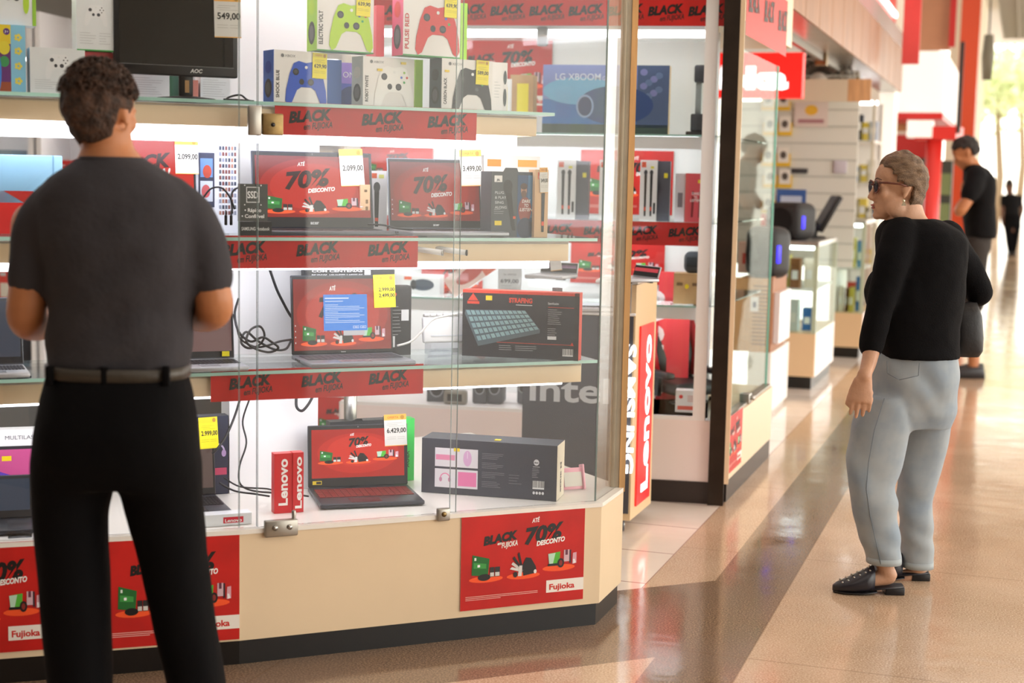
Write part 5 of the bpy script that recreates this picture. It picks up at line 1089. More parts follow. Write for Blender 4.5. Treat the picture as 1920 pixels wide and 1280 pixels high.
# ------------------------------------------------------------------ hall beyond the showcases
SHN = mat('shop_white', 'f4f1ee', .5); LWOOD = mat('light_wood', 'd9a878', .45, var=.2, vscale=4, aniso=(10, 10, 1)); PEACH = mat('peach_laminate', 'f0cda2', .4)
def hall_box(mb, px, py, length, width, z0, z1, m, off=0.0, sd=0.0, bev=0, faces=None):
    pass
class HB:
    """a cabinet whose near right floor corner shows at (px,py): local x = across (0 at hall side, negative into the shop), y = along the hall"""
    def __init__(s, name, px, py, label, cat, z=0.0):
        P = floorpt(px, py, z); s.P = P; s.r = empty(name, P, CA - PI / 2); tag(s.r, label, cat); s.F = Fr(P, CA - PI / 2)
    def part(s, name, fn, parent=None):
        mb = MB(); fn(mb); return mb.build(name, parent or s.r)
    def w(s, px): return s.F.sx(s.F.pt(px, .5, 0))
    def z(s, py, y=0): return hz(s.F.P(0, y), py)
# low white plinth with pegboard crate
k = HB('low_plinth', 1441, 782, 'low white plinth at the hall edge carrying a perforated wooden rack', 'plinth'); w0 = k.w(1404); zt = k.z(662)
k.part('body', lambda mb: mb.box(w0, 0, 0, .75, .03, zt, SHN)); k.part('base', lambda mb: mb.box(w0 + .02, -.02, .02, .73, 0, .03, ink('c9c4c0')))
zp = zt; P = k.P
k2 = empty('perforated_rack', (P.x, P.y, zp), CA - PI / 2); tag(k2, 'perforated tan wooden rack on the low white plinth', 'rack'); F_ = k.F; z1_ = hz(F_.P(-.05, .02), 522) - zp
wr = F_.sx(F_.pt(1447, 1, .02))
def pegs(mb):
    mb.box(w0 - .1, wr, .02, .05, .001, z1_, LWOOD)
    for i in range(12):
        for j in range(16): mb.ell(w0 + .02 + i * (wr - w0 - .04) / 11, .05 + j * (z1_ - .1) / 15, .006, .006, .0195, ink('8a6040'), 6)
    mb.rect(wr - .12, wr - .07, z1_ * .55, z1_ * .75, .019, ink('f4f0f4')); mb.rect(wr - .105, wr - .085, z1_ * .6, z1_ * .68, .0185, ink('4a4a70'))
mb = MB(); pegs(mb); mb.build('panel', k2)
mb = MB(); mb.box(wr - .0, wr + .012, .02, .6, .001, z1_ * 1.02, mat('wood_brown', '9c6238', .5)); mb.build('side', k2)
mb = MB(); mb.box(wr + .014, wr + .05, .1, .55, .05, z1_ * .8, mat('foil_white', 'f2eef4', .2)); mb.build('side_pocket', k2)
for i in range(2): 
    mb = MB(); mb.box(w0 - .1, wr, .05, .6, z1_ * (.45 + .5 * i), z1_ * (.45 + .5 * i) + .015, LWOOD); mb.build('shelf', k2)
# party speakers
spm = mat('party_speaker', '2a2b2e', .5, bump=.2, bscale=200)
def pspk(px, py0, py1, D, wd, label, yaw=-.5, fr=None, y=0, z=0):
    a = fr.pt(px, z, y); h = hz(a, py0) - z
    s = empty('party_speaker', a, CA - PI / 2 + yaw); tag(s, label, 'speaker')
    mb = MB(); mb.box(-wd / 2, wd / 2, 0, wd * .8, 0, h, spm, bev=.07, seg=4); mb.build('cabinet', s)
    mb = MB(); mb.ell(wd * .0, h * .5, wd * .34, h * .36, -.003, mat('grille_dark', '151518', .8), 24); mb.build('grille', s)
    mb = MB(); mb.box(wd / 2 - .01, wd / 2 + .004, .05, .085, h * .3, h * .65, mat('blue_led', '3030ff', .4, emit=.9, ecol='4030ff'), bev=.01); mb.build('light_bar', s)
    return s, a, h
sB, pB, hB = pspk(1416, 424, 512, 10.0, .26, 'black party speaker with blue light above the perforated rack', -.6, k.F, .12, zp + z1_ * .985)
mb = MB(); a = at(1447, 462, 10.9); b = at(1447, 402, 10.9); mb.box(-.085, .07, 0, .1, 0, b.z - a.z, ink('e0301c')); mb.rect(-.06, .05, .08, .14, -.002, ink('f06a3a')); mb.front([(-.07, .04), (.09, .1), (.11, .02), (.0, 0)], -.004, ink('d8a07a')); tag(mb.build('price_card', None, a, CA - PI / 2), 'red offer card in front of the large party speaker', 'sign')
mb = MB(); a = at(1397, 512, 9.6); mb.box(-.05, .16, 0, .12, 0, .2, mat('pink_box', 'eec4b4', .5)); mb.rect(-.02, .04, .06, .13, -.002, ink('d8402c')); tag(mb.build('accessory_box', None, a, CA - PI / 2), 'pink and red box in front of the smaller party speaker', 'box')
# glass counters along the hall
def counter(px, py, pxl, yb, yt, length, label, toe=.09, items=True, seed=1):
    k = HB('glass_counter', px, py, label, 'counter'); w0 = k.w(pxl); zb = k.z(yb); zt = k.z(yt)
    k.part('toe_kick', lambda mb: mb.box(w0, -.02, .03, length, 0, toe, BLACKP)); k.part('base_cabinet', lambda mb: (mb.box(w0, 0, 0, length, toe, zb, PEACH), mb.box(0, .004, 0.02, length, toe, zb, mat('gloss_white', 'f2e4de', .12))))
    k.part('frame', lambda mb: (mb.box(w0, 0, 0, length, zt, zt + .03, STEEL), mb.box(-.03, 0, 0, .03, zb, zt, mat('pale_frame', 'e8dcc8', .3)), mb.box(w0, w0 + .03, 0, .03, zb, zt, mat('pale_frame', 'e8dcc8')), mb.box(-.03, 0, length - .03, length, zb, zt, mat('pale_frame', 'e8dcc8'))))
    k.part('glass_panel', lambda mb: (mb.box(w0, -.0, -.005, -.001, zb, zt, glass('side_glass')), mb.box(.0, .004, 0, length, zb, zt, glass('side_glass'))))
    k.part('back_panel', lambda mb: mb.box(w0, w0 + .02, .05, length, zb, zt, SHN))
    zm = (zb + zt) / 2
    k.part('shelf', lambda mb: mb.box(w0 + .02, -.02, .03, length, zm - .01, zm, WHITE)); k.part('shelf_lamp', lambda mb: mb.box(w0 + .02, -.04, .1, .14, zt - .03, zt - .002, TUBE_S))
    r = random.Random(seed); names = {'5b8fc0': 'blue', 'e8e0d0': 'cream', '8a5a34': 'brown', 'c8b84a': 'mustard', '4a4a78': 'violet', 'd8e0e4': 'pale grey', '2c6ab0': 'deep blue'}
    for zz, rn in ((zb, 'floor'), (zm, 'shelf')):
        n = 4; used = r.sample(list(names), n)
        for i in range(n):
            wd_ = (-w0 - .08) / n; x0 = w0 + .04 + i * wd_; c = used[i]; hh = r.uniform(.5, .85) * (zt - zm)
            mb = MB(); mb.box(0, wd_ * .8, 0, .12, .001, hh, ink(c)); mb.rect(wd_ * .15, wd_ * .65, hh * .3, hh * .6, -.001, ink('f0f0f0')); p = k.F.P(x0, .12 + .1 * i % .2)
            tag(mb.build('product_box', None, (p.x, p.y, zz), CA - PI / 2), '%s boxed gadget on the %s of the %s' % (names[c], rn, label.split(',')[0]), 'box')
    return k, zb, zt
kA, zbA, ztA = counter(1524, 731, 1418, 626, 462, 1.1, 'nearer glass counter, past the perforated rack', seed=3)
kB, zbB, ztB = counter(1613, 672, 1560, 588, 420, .9, 'farther glass counter, beside the woman\'s sweater', seed=8)
sA, pA, hA = pspk(1461, 379, 462, 11.4, .32, 'large black party speaker with blue light on the counter', -.5, kA.F, .25, ztA + .03)
# things on the nearer counter: till screen, blue poster card
a = kA.F.P(-.15, .8); 
mb = MB(); z0 = ztA + .03; mb.M = Matrix.Rotation(.5, 4, 'Y'); mb.box(-.02, .02, -.16, .16, .06, .36, BLACK, bev=.01); mb.M = Matrix.Identity(4); mb.box(-.08, .08, -.08, .08, 0, .015, BLACK); mb.box(-.015, .03, -.02, .02, .01, .12, BLACK)
mb.M = Matrix.Rotation(.5, 4, 'Y'); mb.box(-.0215, -.0205, -.15, .15, .07, .35, ink('3a4a66')); tag(mb.build('till_screen', None, (a.x, a.y, z0), CA - PI / 2 + .3), 'tilted black till screen on the nearer glass counter', 'monitor')
a = kA.F.P(-.33, .85); mb = MB(); mb.box(-.11, .11, 0, .01, 0, .36, ink('3a62a8')); mb.rect(-.08, .08, .25, .31, -.002, ink('c8d8f0')); mb.rect(-.08, .06, .1, .18, -.002, ink('7a9ad0')); tag(mb.build('poster_stand', None, (a.x, a.y, z0), CA - PI / 2), 'blue standing poster card on the nearer glass counter', 'sign')
# tall glass display tower between counters and pillar
def tower(px, D_py, pxl, ytop, label, m=SHN, shelves=5, length=.7, zb=.0):
    k = HB('glass_tower', px, D_py, label, 'display case'); w0 = k.w(pxl); zt = k.z(ytop)
    k.part('frame', lambda mb: [mb.box(a, a + .025, b, b + .025, 0, zt, mat('pale_frame', 'e8dcc8')) for a in (w0, -.025) for b in (0, length)])
    k.part('glass_panel', lambda mb: mb.box(w0, 0, -.004, -.001, .3, zt, GLASS)); k.part('back_panel', lambda mb: mb.box(w0, 0, length, length + .02, 0, zt, m))
    for i in range(shelves): k.part('shelf', lambda mb: mb.box(w0, 0, .02, length, .3 + i * (zt - .3) / shelves, .32 + i * (zt - .3) / shelves, m))
    k.part('lamp', lambda mb: mb.box(w0, 0, .1, .2, zt - .03, zt, TUBE_S)); return k, w0, zt
kT, wT, zT = tower(1622, 640, 1572, 188, 'tall glass display tower with small goods behind the woman')
r = random.Random(4); tn = {'b8c4d8': 'pale blue', 'c8402c': 'red', 'e0c84a': 'yellow', '3a5aa8': 'blue', 'd8d4cc': 'ivory', '2c3040': 'black'}
for i in range(5):
    used = r.sample(list(tn), 3)
    for j in range(3):
        hh = r.uniform(.12, .26); p = kT.F.P(wT + .06 + j * (-wT - .06) / 3, .1); mb = MB(); mb.box(0, .09, 0, .08, .001, hh, ink(used[j])); mb.rect(.02, .07, hh * .4, hh * .7, -.001, ink('f2f2f2'))
        tag(mb.build('gadget_pack', None, (p.x, p.y, .32 + i * (zT - .3) / 5), CA - PI / 2), '%s gadget pack on the %s shelf of the tall glass tower' % (tn[used[j]], ('lowest', 'second', 'third', 'fourth', 'top')[i]), 'box')
# slatwall with yellow hanging packs, left of the fan
SW = Fr(floorpt(1500, 686), CA - PI / 2)
mb = MB(); wa, wb = SW.sx(SW.pt(1380, 1, 0)), SW.sx(SW.pt(1600, 1, 0)); ztw = hz(SW.pt(1500, 1, 0), 190); mb.box(wa, wb, 0, .03, .8, ztw, mat('slatwall', 'dcded6', .6))
for i in range(13): mb.box(wa, wb, -.004, 0, .85 + i * .13, .862 + i * .13, ink('b8bcb4'))
tag(mb.build('slatwall_panel', None, SW.O, SW.a), 'pale slatted wall panel with hanging yellow packs, below the red sign', 'wall panel')
for i, px in enumerate((1440, 1468)):
    for j, py in enumerate((185, 232, 290, 330, 378)):
        P = SW.hit(px + (j % 2) * 3, py + 22, -.03); mb = MB(); mb.box(-.055, .055, 0, .02, 0, .1, ink('e8c02c')); mb.box(-.045, .045, -.004, 0, .03, .15, ink('e8e6dc')); mb.ell(0, .09, .025, .03, -.006, ink('55504a'), 12)
        if j in (1, 3) and i == 0: pass
        tag(mb.build('hanging_pack', None, P, SW.a), 'yellow accessory pack hanging on the slatwall, %s column, %s row' % (('left', 'right')[i], ('top', 'second', 'third', 'fourth', 'bottom')[j]), 'pack')
P = SW.hit(1520, 238, -.02); mb = MB(); mb.box(-.13, .13, 0, .006, 0, .2, ink('dccfc8')); mb.ell(0, .13, .05, .04, -.001, ink('e8b83a')); mb.rect(-.1, .1, .03, .06, -.001, ink('a87a80')); tag(mb.build('notice', None, P, SW.a), 'small framed notice with yellow badge under the fan', 'sign')
for n_, (px, py, w_, h_, c, lb) in enumerate(((1465, 325, .16, .04, '3a3c40', 'small dark clip hanging low on the pale panel'), (1545, 325, .1, .1, 'c8c4d0', 'lilac blister pack on the pale panel right of the dark clip'))):
    P = SW.hit(px + 30, py, -.02); mb = MB(); mb.box(-w_ / 2, w_ / 2, 0, .015, 0, h_, ink(c), bev=.004); tag(mb.build('hanging_pack', None, P, SW.a), lb, 'pack')
# red illuminated shop sign
SG = Fr(floorpt(1500, 745), CA - PI / 2); P0 = SG.hit(1360, 183, 0); P1 = SG.hit(1506, 98, 0)
a, b = SG.sx(P0), SG.sx(P1)
mb = MB(); mb.box(a - .5, b, 0, .12, P0.z, P1.z, mat('lit_sign_red', 'e01c18', .4, emit=.55, ecol='ff1c14')); hh = P1.z - P0.z
xe = SG.sx(SG.hit(1479, 140, 0)); mb.text('Fujioka', xe, P0.z + hh * .22, hh * .47, -.004, mat('letter_glow', 'ffffff'), w=hh * 2.9, bold=.07, al='r')
tag(mb.build('shop_sign', None, SG.O, SG.a), 'red lit shop sign with white letters left of the fan', 'sign')
# ceiling slab of the shop behind the fascia
mb = MB(); mb.box(-9, LX - .25, 8.0, 15, 2.66, 2.72, SHN); q = mb.build('trim_1', rz=CA - PI / 2); struct(q)
# wall fan
FN = Fr(floorpt(1500, 678), CA - PI / 2); P = FN.hit(1538, 154, 0); pr = (FN.hit(1478, 152, 0) - FN.hit(1541, 152, 0)).length
fan = empty('wall_fan', P, CA - PI / 2); tag(fan, 'large round dark wire wall fan above the pale panel', 'fan')
mb = MB(); wm = mat('fan_wire', '55504a', .4, metal=.5)
for q in (1, .82, .6, .38): mb.tube([(pr * q * math.cos(t * PI / 16), -.09 + .05 * (1 - q), pr * q * math.sin(t * PI / 16)) for t in range(33)], .009, wm, 5)
for t in range(28):
    an = t * PI / 14; mb.tube([(pr * .2 * math.cos(an), -.11, pr * .2 * math.sin(an)), (pr * .8 * math.cos(an), -.1, pr * .8 * math.sin(an)), (pr * math.cos(an), -.05, pr * math.sin(an)), (pr * .9 * math.cos(an), .03, pr * .9 * math.sin(an))], .006, wm, 4)
mb.build('cage', fan)
mb = MB(); mb.cyl((0, .04, 0), (0, .06, 0), pr * .9, mat('fan_backing_disc', '857f76', .6), n=32); mb.build('backing_disc', fan)  # added solid disc stands in for the dark interior of the cage
mb = MB(); bl = mat('fan_blade', 'a8a498', .4)
for t in range(3):
    an = t * 2.094 + .4; c, s_ = math.cos(an), math.sin(an)
    L = [(.05, -.03), (.12, -.13), (pr * .8, -.12), (pr * .86, .02), (.3 * pr, .08), (.05, .04)]
    mb.front([(x * c - z * s_, x * s_ + z * c) for x, z in L], -.05, bl, -.044)
mb.build('blades', fan)
mb = MB(); mb.cyl((0, -.12, 0), (0, .12, 0), .07, mat('fan_hub', 'c8c4b8', .4)); mb.box(-.03, .03, .1, .16, -.25, .05, DARK); mb.build('motor', fan)
# pale pelmet board under the fan
FN = Fr(floorpt(1500, 692), CA - PI / 2); P0 = FN.hit(1478, 190, -.12); P1 = FN.hit(1634, 148, -.12); 
mb = MB(); a_, b_ = FN.sx(P0), FN.sx(P1); mb.box(a_, a_ + (b_ - a_) * .72, 0, .02, P0.z, P1.z, mat('cream_pelmet', 'd8ccb4', .45)); mb.box(a_ + (b_ - a_) * .72, b_, 0, .02, P0.z, P1.z, LWOOD)
o = mb.build('pelmet_board', None, FN.P(0, -.12), FN.a); tag(o, 'half glass, half wood pelmet board crossing in front of the fan', 'board')
# fascia running along the shopfronts (steel soffit, wood band, glass strip, red neon above)
FL = Fr(FC.P(LX + .02, 0), CA)
def Ls(px, z): return FL.sx(FL.pt(px, z, 0))
fz = [2.58, 2.70, 3.02, 3.12, 3.5]
zt_ = hz(FL.pt(1655, 2.6, 0), 146); xa = 5.6; xb = Ls(1690, 2.6)
fas = empty('shop_fascia', FC.P(LX + .02, (xa + xb) / 2), CA); tag(fas, 'long steel and wood fascia above the shopfronts with red neon line', 'fascia')
hl = (xb - xa) / 2
def zf(py, px=1600): return hz(FL.pt(px, 2.6, 0), py)
zA_, zB_, zC_, zD_ = zf(103), zf(58), zf(-4), zf(-45); FWOOD = mat('fascia_wood', '9a6a46', .4, var=.25, vscale=3, aniso=(4, 4, 1))
mb = MB(); mb.box(-hl, hl, 0, .2, zA_, zA_ + .03, mat('soffit_steel', 'b9b6b0', .25, metal=.7, var=.3, vscale=3)); mb.build('steel_soffit', fas)
mb = MB(); mb.box(-hl, hl, -.012, .0, zA_, zC_, FWOOD); [mb.box(-hl + i * .6, -hl + i * .6 + .008, -.0135, -.012, zA_, zC_, ink('a87a50')) for i in range(int(2 * hl / .6))]; mb.build('wood_band', fas)
mb = MB(); mb.box(-hl, hl, -.015, .0, zC_, zD_, mat('pale_steel', 'd6d6d8', .2, metal=.6)); mb.build('top_band', fas)
mb = MB(); mb.box(-hl, hl - .3, .05, .08, zD_ - .0, zD_ + 1.2, mat('fascia_red', 'c8201c', .3)); mb.box(-hl, hl - .5, .02, .045, zD_ + .12, zD_ + .16, mat('neon_red_white', 'ff5040', .4, emit=4, ecol='ffd0c8')); mb.build('neon_sign', fas)
mb = MB(); mb.box(hl - .01, hl, 0, .2, zA_, zD_, FWOOD); mb.build('end_cap', fas)
# steel rail with clamps under the fascia
mb = MB(); mb.box(-hl + .3, hl - 1, .2, .235, zA_ - .04, zA_ - .0, mat('rail_grey', '8a867e', .35, metal=.6)); [mb.box(-hl + 1.1 + i * 2.2, -hl + 1.2 + i * 2.2, .18, .26, zA_ - .07, zA_ - .0, BRASS) for i in range(4)]; mb.build('door_rail', fas)
# white canopy box of the next shop, with red columns
def slab(name, px0, px1, y0, y1, D, dep, m, label, cat, extra=None):
    f = Fr(at(px0, y1, D), CA - PI / 2); a = 0; b = f.sx(f.pt(px1, at(px0, y1, D).z, 0)); z0 = at((px0 + px1) / 2, y1, D).z; z1 = at((px0 + px1) / 2, y0, D).z
    mb = MB(); mb.box(a, b, 0, dep, 0, z1 - z0, m); 
    if extra: extra(mb, b, z1 - z0)
    o = mb.build(name, None, V((f.O.x, f.O.y, z0)), f.a); tag(o, label, cat); return o
slab('canopy_box', 1650, 1768, 98, 212, 16.3, 3.2, mat('canopy_white_glow', 'f6f1ec', .4, emit=.25), 'large white canopy box above the next shopfront', 'canopy', lambda mb, b, h: (mb.box(.1, b, -.01, 3.2, -.07, 0, mat('canopy_red', 'c82420', .4)),))  # weak emission added to brighten the canopy, which is no lamp
slab('pillar', 1628, 1656, 150, 640, 15.2, .4, mat('pillar_white_glow', 'f8f4ea', .4, emit=.35), 'bright white square pillar behind the woman\'s face', 'pillar')  # pillar is no lamp; emission puts the brightness into its material
RC = mat('column_red', 'd8302a', .35)
def rcol(px, y0, D, rad, label, square=False, m=RC, ztop=None):
    p = at(px, 352, D); z1 = at(px, y0, D).z; mb = MB()
    if square: mb.box(-rad, rad, -rad, rad, 0, z1, m)
    else: mb.cyl((0, 0, 0), (0, 0, z1), rad, m, n=24)
    tag(mb.build('column', None, (p.x, p.y, 0), CA - PI / 2), label, 'column')
rcol(1748, 262, 16.0, .085, 'round red column between the woman and the man in black')
rcol(1804, -120, 20, .12, 'tall square orange red column behind the man in black', True, mat('column_orange', 'c8451c', .4))
mb = MB(); P = at(1752, 262, 16.0); mb.prism([(-.2, -.1), (.22, -.1), (.28, .3), (-.2, .3)], 0, .14, RC); mb.box(-.28, -.02, -.12, .2, .02, .2, mat('canopy_white_glow', 'f6f1ec')); tag(mb.build('column_head', None, P, CA - PI / 2), 'red and white bracket head on top of the round red column', 'bracket')
# hanging banners and panels high above
def hang(px0, px1, y0, y1, D, c, label, th=.06, rough=.5):
    slab('hanging_banner', px0, px1, y0, y1, D, th, mat('panel_' + c, c, rough, var=.12, vscale=3), label, 'banner')
hang(1690, 1722, -60, 120, 13.0, 'd84a48', 'red hanging panel right of the fascia end')
hang(1722, 1780, -60, 95, 16.5, 'b07a58', 'brown wood panel between the two red uprights')
hang(1778, 1790, -60, 88, 16.3, 'b81c18', 'narrow dark red upright right of the brown wood panel')
hang(1792, 1800, 78, 250, 15.5, '2c2826', 'narrow black upright panel right of the white canopy')
# shopfront interior glimpsed below the canopy: warm bright room
slab('shop_beam', 1652, 1745, 228, 246, 17.5, .2, mat('lintel_brown', 'b98a5c', .5), 'brown lintel below the white canopy', 'lintel')
FB = Fr(at(1700, 352, 19.5), CA - PI / 2)
mb = MB(); a_, b_ = FB.sx(FB.pt(1560, 1, 0)), FB.sx(FB.pt(1745, 1, 0)); mb.box(a_, b_, 0, .1, 0, 4.5, mat('far_wall', 'f2e8da', .7)); struct(mb.build('wall_far', None, FB.O * 1 - V((0, 0, FB.O.z)), FB.a))
mb = MB(); mb.box(-.9, -.0, -.02, 0, 1.1, 2.1, mat('far_panel_red', 'c82c28', .5)); tag(mb.build('shop_poster', None, FB.P(FB.sx(FB.pt(1600, 1, 0)) + .9, -.05), FB.a), 'distant red shop panel left of the white pillar', 'poster')
for i, px in enumerate((1662, 1690, 1716)):
    p = FB.pt(px, 1, -.4); mb = MB(); mb.box(-.08, .08, 0, .2, 0, (1.9, 1.6, 1.8)[i], mat('far_rack_%d' % i, ('5a4a3a', '8a7a5c', '3c4038')[i], .6)); mb.box(-.06, .06, -.01, 0, .4, 1.3, mat('far_rack_front', 'cfc4a0', .5)); tag(mb.build('display_rack', None, (p.x, p.y, 0), FB.a), 'blurred display rack in the distant shop, %s of three' % ('left', 'middle', 'right')[i], 'rack')
p = at(1772, 352, 17.6); mb = MB(); mb.box(-.09, .07, 0, .3, 0, 1.75, mat('far_rack_2', '3c4038')); [mb.box(-.08, .06, -.02, 0, .3 + i * .35, .55 + i * .35, mat('far_green', '7a8a5a', .6)) for i in range(4)]; tag(mb.build('display_rack', None, (p.x, p.y, 0), CA - PI / 2), 'dark narrow display rack just right of the round red column', 'rack')
# right-hand wall far away and hung ceiling grid
WR = across(1905, 560)
RW = Fr(FC.P(0, 0), CA)
mb = MB(); mb.box(22, 34, .0, .15, 0, 7, mat('far_right_wall', 'd8d0bc', .7)); struct(mb.build('wall_end', None, FC.P(-.95, 0), CA))
mb = MB(); gm = mat('grid_metal', 'b8b6ac', .5)
for i in range(16): mb.box(-.0, 3.0, i * .5, i * .5 + .03, 0, .1, gm)
for i in range(12): mb.box(i * .26, i * .26 + .02, 0, 7.8, 0, .1, gm)
P = FC.P(-.5, 20.0, 0); P.z = 4.0; tag(mb.build('ceiling_grid', None, P, CA - PI / 2), 'open metal ceiling grid at the upper right corner', 'ceiling grid')
mb = MB(); p = at(1850, 150, 17); mb.rings([((0, 0, .0), (.05, 0, 0), (0, .05, 0)), ((0, 0, .25), (.07, 0, 0), (0, .07, 0)), ((0, 0, .5), (.05, 0, 0), (0, .05, 0))], mat('lamp_dark', '6a6656', .5)); mb.cyl((0, 0, .5), (0, 0, 2.2), .01, BLACK); tag(mb.build('hanging_lamp', None, p, 0), 'slim dark lamp hanging on a cord near the ceiling grid', 'lamp')
# trees outside at the open end
def tree(px, py, D, h, rad, label, seed):
    r = random.Random(seed); p = floorpt(px, py); p = at(px, 352, D); root = empty('tree', (p.x, p.y, 0)); tag(root, label, 'tree')
    mb = MB(); mb.tube([(0, 0, 0), (.1, 0, h * .3), (-.05, .1, h * .6), (0, 0, h * .8)], [.16, .13, .1, .05], mat('bark', '8a7458', .8)); mb.build('trunk', root)
    mb = MB(); m = mat('foliage', 'c9cf9c', .7)
    for i in range(1100):
        a = r.uniform(0, 2 * PI); q = r.random() ** .5 * rad; z = h * .72 + r.gauss(0, .25) * rad; c = V((q * math.cos(a), q * math.sin(a), z)); d = V((r.gauss(0, 1), r.gauss(0, 1), r.gauss(0, 1))).normalized() * .16; e = d.cross(V((r.random(), r.random(), r.random()))).normalized() * .08
        mb.add([c - d, c + e, c + d, c - e], [(0, 1, 2, 3)], m)
    mb.build('foliage', root)
tree(1868, 400, 46, 6.0, 1.6, 'pale green tree outside the open end, left one', 1); tree(1910, 400, 52, 7.5, 2.0, 'pale green tree outside the open end, right one', 2)
# ------------------------------------------------------------------ people
SKIN = mat('skin_warm', 'b9794f', .5, var=.12, vscale=14, bump=.05, bscale=90)
SKIN_W = mat('skin_light', 'c99a7c', .5, var=.16, vscale=18, bump=.12, bscale=120)
def RG(px, py, hw, dep, D, off=0.0, yaw=0.0):
    c = at(px, py, D + off); a = hw * D / FPX
    return (c, V((a * math.cos(yaw), a * math.sin(yaw), 0)), V((-dep * math.sin(yaw), dep * math.cos(yaw), 0)))
def limb(mb, pts, m, n=14):
    """pts: (Vector, radius)"""
    P = [V(p) for p, r in pts]; R_ = [r for p, r in pts]
    out = []; rr = []
    k = len(P)
    for i in range(k - 1):
        p0, p1, p2, p3 = P[max(i - 1, 0)], P[i], P[i + 1], P[min(i + 2, k - 1)]
        for j in range(5):
            t = j / 5; out.append(.5 * ((2 * p1) + (p2 - p0) * t + (2 * p0 - 5 * p1 + 4 * p2 - p3) * t * t + (3 * p1 - p0 - 3 * p2 + p3) * t ** 3)); u = t * t * (3 - 2 * t); rr.append(R_[i] * (1 - u) + R_[i + 1] * u)
    out.append(P[-1]); rr.append(R_[-1])
    mb.tube(out, rr, m, n); mb.ball(P[0], R_[0], m, 14, 8); mb.ball(P[-1], R_[-1], m, 14, 8)
def hand(mb, wrist, d, palm, side, m, s=1.0, curl=.5, spread=.1):
    """wrist point, d = direction wrist->knuckles, palm = palm normal, side = direction towards the thumb"""
    d = V(d).normalized(); palm = V(palm).normalized(); side = V(side).normalized(); L = .085 * s
    for i in range(5):
        t = i / 4; c = wrist + d * L * t; wv = (.028 + .014 * t) * s; mb.rings([(c - d * .008, side * wv, palm * .014 * s), (c + d * .008 + d * .004, side * wv * 1.02, palm * .0135 * s)], m, 16)
    mb.rings([(wrist + d * L * t_, side * (.026 + .016 * t_) * s, palm * (.016 - .004 * t_) * s) for t_ in (-.25, 0, .25, .5, .75, 1.0)], m, 18)
    for k, (o, l, r) in enumerate(((.032, .070, .0085), (.0105, .078, .0088), (-.0115, .072, .0085), (-.032, .056, .0075))):
        p = wrist + d * L * (.95 - .03 * abs(k - 1)) + side * o * s; dirn = (d + side * (o * spread * 12)).normalized(); a = 0; pts = [(p - dirn * .02 * s, r * s)]
        pts.append((p, r * s * 1.06))
        for q, f in enumerate((.45, .3, .25)):
            a += curl * (.55, .8, .6)[q] * (1 + .12 * k); dr = dirn * math.cos(a) + palm * math.sin(a); p = p + dr * l * f * s; pts.append((p, r * s * (.98 - .08 * q)))
        limb(mb, pts, m, 10)
    p = wrist + d * .02 * s + side * .024 * s; dr = (d * .9 + side * .33 + palm * .25).normalized()
    limb(mb, [(p, .014 * s), (p + dr * .032 * s, .0115 * s), (p + (dr * 1.0 + d * .15) * .055 * s, .0098 * s), (p + (dr * .9 + d * .35) * .078 * s, .0085 * s)], m, 10)
def head_shape(mb, R, c, m, s=1.0, fem=False, jowl=0.0):
    """R columns: right, forward, up; c = centre of the skull, head height about 0.225*s"""
    def P(x, y, z): return c + R @ V((x * s, y * s, z * s))
    def B(x, y, z, rx, ry, rz, rot=None):
        mb.ball(P(x, y, z), (rx * s, ry * s, rz * s), m, 20, 12, R if rot is None else R @ rot)
    RX = lambda a: Matrix.Rotation(a, 3, 'X'); RZ = lambda a: Matrix.Rotation(a, 3, 'Z')
    B(0, -.012, .022, .074, .092, .088)            # cranium
    B(0, .045, .03, .058, .045, .055)              # forehead
    B(0, .035, -.035, .056, .056, .062)            # mid face
    B(0, .052, -.078, .036, .038, .034)            # jaw
    B(0, .078, -.098, .018, .016, .015)            # chin
    for k in (-1, 1):
        B(k * .033, .068, -.022, .024, .022, .024) # cheeks
        B(k * .028, .083, .010, .022, .010, .008)  # brow
        B(k * .030, .079, -.006, .0125, .0115, .0115)   # eyeball under lid
        B(k * .045, .02, -.07, .022 , .04, .028 + jowl)
        B(k * .010, .101, -.042, .009, .009, .008) # nostrils
        # ear
        for t in range(9):
            a = -1.9 + t * .5; B(k * .078, -.008 + .015 * math.cos(a) * -1, -.008 + .026 * math.sin(a + 1.0), .0055, .007, .007)
        B(k * .074, -.004, -.012, .005, .014, .022)
        B(k * .077, .002, -.034, .005, .007, .008)
    mb.rings([(P(0, .088, .006), R @ V((.007 * s, 0, 0)), R @ V((0, .008 * s, 0))), (P(0, .096, -.012), R @ V((.008 * s, 0, 0)), R @ V((0, .010 * s, 0))), (P(0, .104, -.030), R @ V((.010 * s, 0, 0)), R @ V((0, .013 * s, 0))), (P(0, .106, -.040), R @ V((.012 * s, 0, 0)), R @ V((0, .014 * s, 0))), (P(0, .096, -.048), R @ V((.009 * s, 0, 0)), R @ V((0, .010 * s, 0)))], m, 14)
    B(0, .090, -.064, .021, .010, .0055, RX(.2)); B(0, .088, -.074, .018, .010, .006)      # lips
